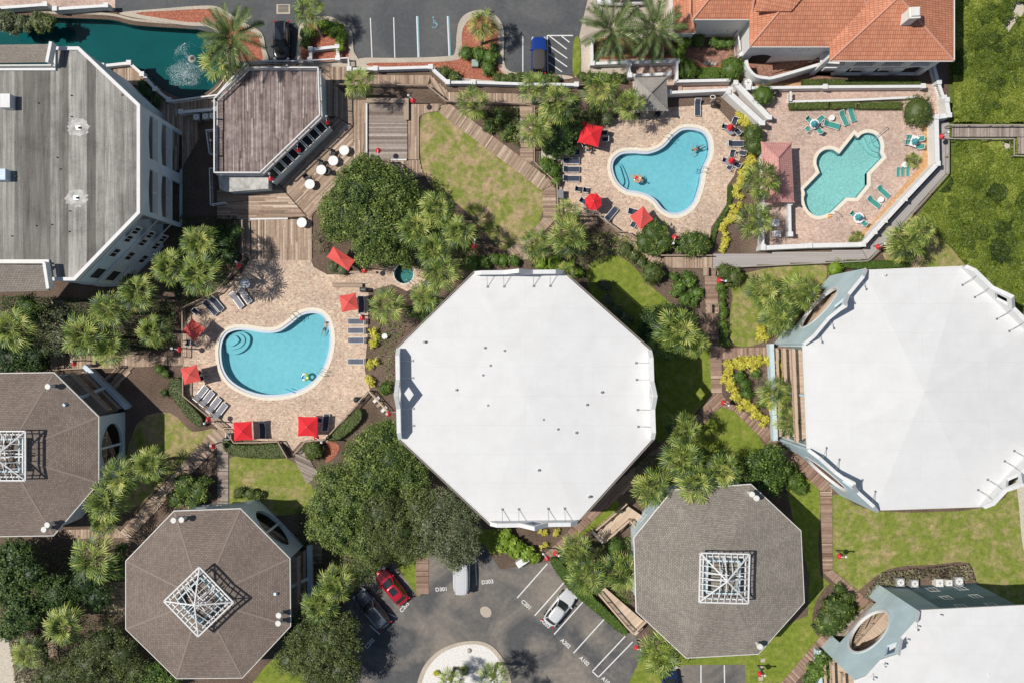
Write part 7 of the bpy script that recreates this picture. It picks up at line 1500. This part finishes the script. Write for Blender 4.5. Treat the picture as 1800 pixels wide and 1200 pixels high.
# ---------------- equipment ----------------
def box_thing(name, label, cat, x, y, w_, d_, h, mat, ang=0, z=0, top=None, detail='fan'):
    c = P(x, y, z + h); t = thing(name, label, cat, (c.x, c.y, z)); a = img(ang); mb = MB(); mb.box((c.x, c.y, z), w_, d_, h, a); mb.build('body', mat, t)
    mb = MB(); mb.box((c.x, c.y, z + h), w_ * .92, d_ * .92, .03, a); mb.build('lid', top or mat, t)
    if detail == 'fan':
        r = min(w_, d_) * .4; mb = MB(); mb.lathe((c.x, c.y, z + h + .03), [(r, 0), (r, .03), (r * .9, .035), (r * .9, .01)], 20); mb.build('fan_rim', 'whiteplast', t)
        mb = MB(); mb.lathe((c.x, c.y, z + h + .032), [(r * .88, 0), (r * .88, .004)], 18); mb.build('fan_opening', 'black', t); mb = MB(); [mb.box((c.x, c.y, z + h + .04), r * 1.7, .05, .01, a + k * 1.047) for k in range(3)]; mb.lathe((c.x, c.y, z + h + .05), [(r * .25, 0), (r * .2, .03)], 10); mb.build('fan_grille', 'acmetal', t)
    elif detail == 'handle': mb = MB(); mb.bar((c.x - w_ * .3, c.y, z + h + .06), (c.x + w_ * .3, c.y, z + h + .06), .04, .04); mb.build('handle', 'metal', t)
    return t
for x, y, s, l, m_ in ((1583, 1023, .95, 'leftmost air conditioner outside the shaded north wall', 'acmetal'), (1608, 1025, .9, 'second air conditioner from the left outside the shaded north wall', 'acmetal'), (1652, 1024, .85, 'middle air conditioner outside the shaded north wall, beige', 'cap_beige'), (1669, 1024, .7, 'small air conditioner squeezed between two others at the shaded north wall', 'cap_beige'), (1686, 1021, 1.0, 'rightmost air conditioner outside the shaded north wall', 'acmetal'), (345, 206, .75, 'left of three dark air conditioners by the bar', 'acmetal'), (361, 205, .75, 'middle of three dark air conditioners by the bar', 'acmetal'), (373, 204, .7, 'right of three dark air conditioners by the bar', 'acmetal'), (1315, 146, 1.0, 'grey air conditioner beside the curved villa wall', 'acmetal')): box_thing('air_conditioner', l, 'air conditioner', x, y, s, s, .95, m_)
box_thing('grill', 'grey barbecue grill beside the boardwalk railing and small palm', 'grill', 986, 341, .6, .95, 1.05, 'metal', 0, detail='handle'); box_thing('grill', 'black barbecue grill behind the red umbrella at the loungers', 'grill', 638, 509, .75, .5, 1.0, 'black', detail='handle')
box_thing('utility_box', 'white boxy utility cabinet at the edge of the lower car park', 'utility box', 919, 987, 1.55, .72, .9, 'whiteplast', -33, detail='none'); box_thing('electric_box', 'pale green electric box among the bushes of the teardrop island', 'electric box', 835, 111, .75, .8, .8, 'boxgreen', detail='none')
box_thing('pool_pump', 'white pump housing in the equipment yard, upper', 'pump', 1364, 392, .8, .8, .9, 'whiteplast', detail='handle'); box_thing('pool_pump', 'white pump housing in the equipment yard, lower', 'pump', 1367, 411, .8, .7, .8, 'whiteplast', detail='handle')
for x, y, l in ((626, 702, 'black round bin at the diagonal fence corner'), (1256, 183, 'dark bin under the white wall by the terrace steps'), (1120, 201, 'black bin at the left foot of the gazebo'), (1156, 201, 'black bin at the right foot of the gazebo'), (1365, 163, 'dark round planter behind the round bush at the steps')):
    c = P(x, y, .9); t = thing('trash_bin', l, 'bin', (c.x, c.y, 0)); mb = MB(); mb.lathe((c.x, c.y, 0), [(.26, 0), (.31, .85)], 16); mb.build('bin_body', 'black', t); mb = MB(); mb.lathe((c.x, c.y, .86), [(.33, 0), (.32, .06), (.12, .16)], 16); mb.build('bin_lid', 'black', t)
t = thing('towel_hoop', 'white hoop stand beside the dark bin under the wall', 'stand', P(1253, 172)); c = P(1253, 171, 1.4); mb = MB(); mb.tube([(c.x + .28 * math.cos(R(i * 20)), c.y + .2 * math.sin(R(i * 20)), 1.4) for i in range(19)], .04, 6); mb.build('hoop', 'whiteplast', t); mb = MB(); mb.tube([(c.x, c.y - .2, 0), (c.x, c.y - .2, 1.4)], .04, 6); mb.build('post', 'whiteplast', t)
def bench(x, y, L, ang, label):
    c = P(x, y); t = thing('bench', label, 'bench', c, img(ang))
    for nm, parts in (('seat', [((0, 0, .42), (L, .42, .05))]), ('backrest', [((0, .24, .5), (L, .05, .4))])):
        mb = MB(); [mb.box(p, *s) for p, s in parts]; o2 = mb.build(nm, 'rail_wood', None, uv=True); o2.parent = t
    for s in (-1, 1): mb = MB(); mb.box((s * (L / 2 - .1), 0, 0), .08, .42, .42); o2 = mb.build('leg', 'rail_wood', None); o2.parent = t
bench(1238, 478, .95, 90, 'wooden bench on the left of the southern boardwalk top'); bench(1258, 478, .95, -90, 'wooden bench on the right of the southern boardwalk top'); bench(1244, 543, 1.0, 90, 'wooden bench on the left, halfway down the southern boardwalk'); bench(1264, 543, 1.0, -90, 'wooden bench on the right, halfway down the southern boardwalk'); bench(612, 502, 3.4, 0, 'long wooden bench above the red umbrella beside the palm')
t = thing('wooden_bench_wall', 'low L-shaped timber bench edging the grey platform', 'bench', P(717, 190)); mb = MB(); a = .45
mb.bar(P(646, 179) + Vector((0, 0, a)), P(718, 179) + Vector((0, 0, a)), .5, .1); mb.build('bench_top', 'rail_wood', t); mb = MB(); mb.bar(P(715, 175) + Vector((0, 0, a + .01)), P(715, 213) + Vector((0, 0, a + .01)), .55, .1); mb.build('bench_top', 'rail_wood', t); mb = MB(); mb.box((*P(647, 179)[:2], 0), .2, .3, .42); mb.build('bench_leg', 'rail_wood', t)
for a, b, l in (((645, 183), (645, 281), 'long white edge board on the left of the grey platform'), ((688, 282), (715, 282), 'short white barrier at the foot of the grey platform'), ((441, 386), (507, 385), 'white edge strip between the two bar decks')):
    t = thing('edge_board', l, 'edging', P(*a)); mb = MB(); mb.bar(P(*a) + Vector((0, 0, .22)), P(*b) + Vector((0, 0, .22)), .18, .2); mb.build('board', 'white', t)
for a, b, l in (((657, 706), (667, 697), 'upper white painted step by the central building'), ((663, 714), (672, 706), 'middle wooden step by the central building'), ((671, 723), (680, 714), 'lower white painted step by the central building')):
    t = thing('stair_step', l, 'step', P(*a)); mb = MB(); mb.bar(P(*a) + Vector((0, 0, .12)), P(*b) + Vector((0, 0, .12)), .35, .12); mb.build('tread', 'white' if 'white' in l else 'rail_wood', t)
t = thing('low_wall', 'low pale timber retaining wall under the big round tree', 'wall', P(640, 480)); mb = MB(); mb.bar(P(612, 479) + Vector((0, 0, .2)), P(662, 479) + Vector((0, 0, .2)), .25, .4); mb.build('wall_board', 'rail_wood', t)
rs = [(1238, 112), (1243, 114), (1251, 113), (1257, 114), (1246, 109), (825, 1142), (1235, 68)]
for (x, y), l in zip(rs, ['boulder left of the group in the villa bed', 'small boulder in the villa bed, second from left', 'boulder in the middle of the villa bed group', 'boulder right of the group in the villa bed', 'boulder at the back of the villa bed group', 'flat boulder on the white gravel island', 'pale rock at the foot of the villa wall']):
    c = P(x, y); mb = MB(); n = 9; r = .28 if x < 1230 and x > 900 or x == 825 else .24; ringz = [[(c.x + r * k * random.uniform(.8, 1.15) * math.cos(6.283 * i / n), c.y + r * k * random.uniform(.7, 1.1) * math.sin(6.283 * i / n), z) for i in range(n)] for k, z in ((1, .03), (1.05, .16), (.7, .3), (.2, .34))]
    for A_, B_ in zip(ringz[:-1], ringz[1:]):
        for i in range(n): mb.face([A_[i], A_[(i + 1) % n], B_[(i + 1) % n], B_[i]])
    mb.face(ringz[-1]); tag(mb.build('boulder', 'stone'), l, 'rock')
# fountain
t = thing('fountain', 'fountain spraying in the pond beside the date palm', 'fountain', (*P(335, 100)[:2], -.45)); c = P(335, 102); mb = MB(); mb.lathe((c.x, c.y, -.5), [(.35, 0), (.45, .12), (.2, .3), (.1, .5)], 12); mb.build('fountain_head', 'stone', t)
n = 4200; a = rng.uniform(0, 6.28, n); rr = rng.uniform(0, 1, n) ** .7 * (1 + .12 * np.sin(a * 5) + .1 * rng.normal(size=n)); cc = P(322, 128); cx2, cy2 = cc.x, cc.y; q = np.column_stack([cx2 + rr * 1.9 * np.cos(a), cy2 + rr * 1.55 * np.sin(a), -.43 + rng.uniform(0, .06, n)])
n2 = 500; f = rng.uniform(0, 1, n2); st = P(333, 103); a2 = rng.normal(0, .45, n2) + math.pi * .72; q2 = np.column_stack([st.x + f * 1.9 * np.cos(a2) + rng.normal(0, .1, n2), st.y + f * 1.9 * np.sin(a2) + rng.normal(0, .1, n2), .2 + 1.0 * np.sin(f * 3.14) - .5 * f]); q = np.vstack([q, q2])
V, F = leaves(q, unit(rng.normal(size=q.shape) * .5 + [0, 0, 1]), rng.uniform(.012, .042, len(q))); M['droplet'] = plain('water_spray', (.62, .72, .74), .2); tag(quadmesh('spray', V, [F], np.full(len(q), .5), 'droplet', t))
t = thing('drain_grate', 'square iron drain grate in the asphalt above the black car', 'drain', P(498, 17)); mb = MB(); mb.prism(gp([(486, 8), (510, 8), (510, 25), (486, 25)])[::-1], .018, .018); mb.build('grate_frame', 'concrete', t); mb = MB(); [mb.bar(P(489, 10.5 + k * 2.2) + Vector((0, 0, .03)), P(507, 10.5 + k * 2.2) + Vector((0, 0, .03)), .08, .02) for k in range(6)]; mb.build('grate', 'black', t)
t = thing('sign', 'small blue sign board on a post beside the bottom parking bays', 'sign', P(1340, 1177)); c = P(1340, 1176, 1.5); mb = MB(); mb.box((c.x, c.y, 1.2), .5, .08, .35, .2); mb.build('sign_board', 'bluepaint', t); mb = MB(); mb.tube([(c.x, c.y - .06, 0), (c.x, c.y - .06, 1.5)], .03, 6); mb.build('post', 'metal', t)
for i, (x, y) in enumerate(((1341, 1160), (1338, 1172), (1337, 1192), (1336, 1202))): tag(sheet('stepping_stone', [(x - 4, y - 3), (x + 4, y - 4), (x + 4, y + 3), (x - 4, y + 3)], 'concrete', .05))

# ---------------- cars ----------------
def se(a, b, n, e=3.2, cx=0):      # superellipse ring
    out = []
    for i in range(n):
        t = 2 * math.pi * i / n; c, s = math.cos(t), math.sin(t); out.append((cx + a * abs(c) ** (2 / e) * (1 if c > 0 else -1), b * abs(s) ** (2 / e) * (1 if s > 0 else -1)))
    return out
def car(kind, x, y, ang, paintm, label, L=4.6, Wd=1.85, z=0, cat='car', roof=None):
    """nose towards +x; ang = image angle of the nose"""
    c = P(x, y, .9); t = thing({'jeep': 'parked_jeep', 'van': 'parked_van', 'pickup': 'pickup_truck'}.get(kind, 'parked_car'), label, cat, (c.x, c.y, z)); n = 36
    hb = dict(suv=.98, hatch=.88, van=1.0, jeep=1.05, pickup=1.05)[kind]; ht = dict(suv=1.68, hatch=1.48, van=1.78, jeep=1.85, pickup=1.85)[kind]
    cab = dict(suv=(-.46, .20, -.40, .08), hatch=(-.44, .22, -.33, .05), van=(-.49, .30, -.47, .20), jeep=(-.47, .14, -.46, .09), pickup=(-.12, .24, -.10, .16))[kind]
    def loft(rings, cap=True):
        mb = MB(); 
        for r_, z_ in rings: mb.v += [(px, py, z_ if not callable(z_) else z_(px)) for px, py in r_]
        for j in range(len(rings) - 1):
            for i in range(n): mb.f.append((j * n + i, j * n + (i + 1) % n, (j + 1) * n + (i + 1) % n, (j + 1) * n + i)); mb.a.append(.5)
        if cap: mb.f.append(tuple((len(rings) - 1) * n + i for i in range(n))); mb.a.append(.5)
        return mb
    hood = lambda px: hb - (.16 * max(0, (px / L - .2) / .3) ** 1.3 if kind not in ('jeep', 'pickup') else .04 * max(0, px / L)) - (.0 if px > -L * .4 else .04)
    e = 5 if kind in ('jeep', 'pickup', 'van') else 3.6
    mb = loft([(se(L / 2 * .97, Wd / 2 * .95, n, e), .28), (se(L / 2, Wd / 2, n, e), .42), (se(L / 2, Wd / 2, n, e), .68), (se(L / 2 * .985, Wd / 2 * .975, n, e), lambda p: hood(p) - .07), (se(L / 2 * .955, Wd / 2 * .93, n, e), lambda p: hood(p) - .015), (se(L / 2 * .87, Wd / 2 * .80, n, e), lambda p: hood(p) + .012)])
    def bld(mb, nm, m_, parent=t, sm=False):
        o = mb.build(nm, m_, None, sm, False); o.parent = parent; return o
    bld(mb, 'body', paintm, sm=True)
    x0, x1, r0, r1 = [v_ * L for v_ in cab]; cb, rb = (x0 + x1) / 2, (r0 + r1) / 2; wb, wr = Wd / 2 * .90, Wd / 2 * (.70 if kind in ('hatch', 'suv') else .80)
    bot, top = se((x1 - x0) / 2, wb, n, 4.5, cb), se((r1 - r0) / 2, wr, n, 4.5, rb)
    gm = loft([(bot, hb - .08), (top, ht - .05)], False); bld(gm, 'window', 'glass')
    rm = loft([([(p * 1, q) for p, q in se((r1 - r0) / 2 * 1.02, wr * 1.03, n, 4.5, rb)], ht - .07), (se((r1 - r0) / 2 * 1.0, wr, n, 4.5, rb), ht - .015), (se((r1 - r0) / 2 * .8, wr * .8, n, 4, rb), ht + .025)]); bld(rm, 'roof', roof or paintm, sm=True)
    pm = MB()
    for sx in (0, 1):
        for s in (-1, 1):
            a = Vector(((x1 if sx else x0) * .97 + cb * .03, s * wb * .93, hb - .04)); b = Vector(((r1 if sx else r0) * .95 + rb * .05, s * wr * .93, ht - .04)); pm = MB(); pm.bar(a, b, .09, .07); bld(pm, 'pillar', paintm)
    for s in (-1, 1): pm = MB(); pm.bar((cb, s * wb * 1.0, hb - .04), (rb, s * wr * 1.0, ht - .04), .09, .05, up=(0, s, 0)); bld(pm, 'pillar', paintm)
    for sx in (-1, 1):
        for s in (-1, 1):
            wx = sx * L * .31; wm = MB(); wm.tube([(wx, s * (Wd / 2 - .22), .34), (wx, s * (Wd / 2 + .01), .34)], .34, 16); wo = bld(wm, 'wheel', 'rubber'); rm2 = MB(); rm2.tube([(wx, s * (Wd / 2 + .012), .34), (wx, s * (Wd / 2 + .03), .34)], .2, 12); bld(rm2, 'rim', 'metal', wo)
    for s in (-1, 1):
        l1 = MB(); l1.box((L / 2 * .93, s * Wd / 2 * .72, .62), .34, .34, .15, -s * .35); bld(l1, 'headlight', 'lampglass'); l2 = MB(); l2.box((-L / 2 * .965, s * Wd / 2 * .80, .62), .14, .2, .2, s * .3); bld(l2, 'taillight', 'tailred'); l3 = MB(); l3.box((x1 * .86, s * (Wd / 2 + .06), hb - .08), .14, .2, .14); bld(l3, 'mirror', paintm)
    if kind in ('suv', 'van'):
        for s in (-1, 1): q = MB(); q.tube([(r0 + .1, s * wr * .86, ht + .02), (r1 - .25, s * wr * .86, ht + .03)], .025, 6); bld(q, 'roof_rail', 'metal')
    if kind == 'suv' or label.startswith('red'):
        q = MB(); q.box((rb + (r1 - r0) * .12, 0, ht + .012), (r1 - r0) * (.62 if 'red' not in label[:4] else .5), wr * 1.25, .02); bld(q, 'sunroof', 'glass')
    if kind == 'van': 
        for k in range(7): q = MB(); q.box((rb - .1, (k - 3) * wr * .24, ht + .015), (r1 - r0) * .8, .05, .025); bld(q, 'roof_rib', paintm)
    if kind == 'jeep': q = MB(); q.tube([(-L / 2 - .12, 0, .95), (-L / 2 + .08, 0, .95)], .36, 16); bld(q, 'spare_wheel', 'rubber')
    if kind == 'pickup': q = MB(); q.box((-L * .31, 0, hb + .005), L * .34, Wd * .78, .02); bld(q, 'truck_bed', 'dark')
    q = MB(); q.box((L / 2 * .985, 0, .32), .1, Wd * .8, .1); bld(q, 'bumper', 'black'); q = MB(); q.box((-L / 2 * .985, 0, .32), .1, Wd * .8, .12); bld(q, 'bumper', 'black')
    t.rotation_euler = (0, 0, img(ang)); return t
car('suv', 494, 71, 90, 'paint_black', 'black car parked nose-down beside the kerbed palm island', 4.5, 1.9)
car('jeep', 947, 97, -90, 'paint_blue', 'blue off-roader with a black soft top beside the hatched bay', 4.1, 1.75, roof='tonneau')
car('hatch', 688, 1031, -130, 'paint_red', 'red car with a black sunroof under the edge of the grove', 4.7, 1.85, z=.04)
car('suv', 654, 1071, -130, 'paint_charcoal', 'black car with a glass roof, half under the olive tree', 5.0, 1.95, z=.04)
car('van', 811, 1004, -90, 'paint_white', 'white van partly hidden by the greyish tree', 5.1, 1.95, z=.04)
car('hatch', 984, 1069, -52, 'paint_white', 'pale silver hatchback in the bay numbered A203', 4.6, 1.85, z=.04)
car('hatch', 1178, 1206, -90, 'paint_navy', 'navy car cut by the bottom edge under the bushy palm', 4.6, 1.85, z=.04)
car('pickup', 1094, -7, 180, 'paint_white', 'white pickup cut by the top edge above the date palms', 5.8, 1.95, z=.03)
car('hatch', 492, 1190, -60, 'paint_silver', 'silver car hidden under the olive tree at the bottom edge', 4.4, 1.8, z=.02) if False else None
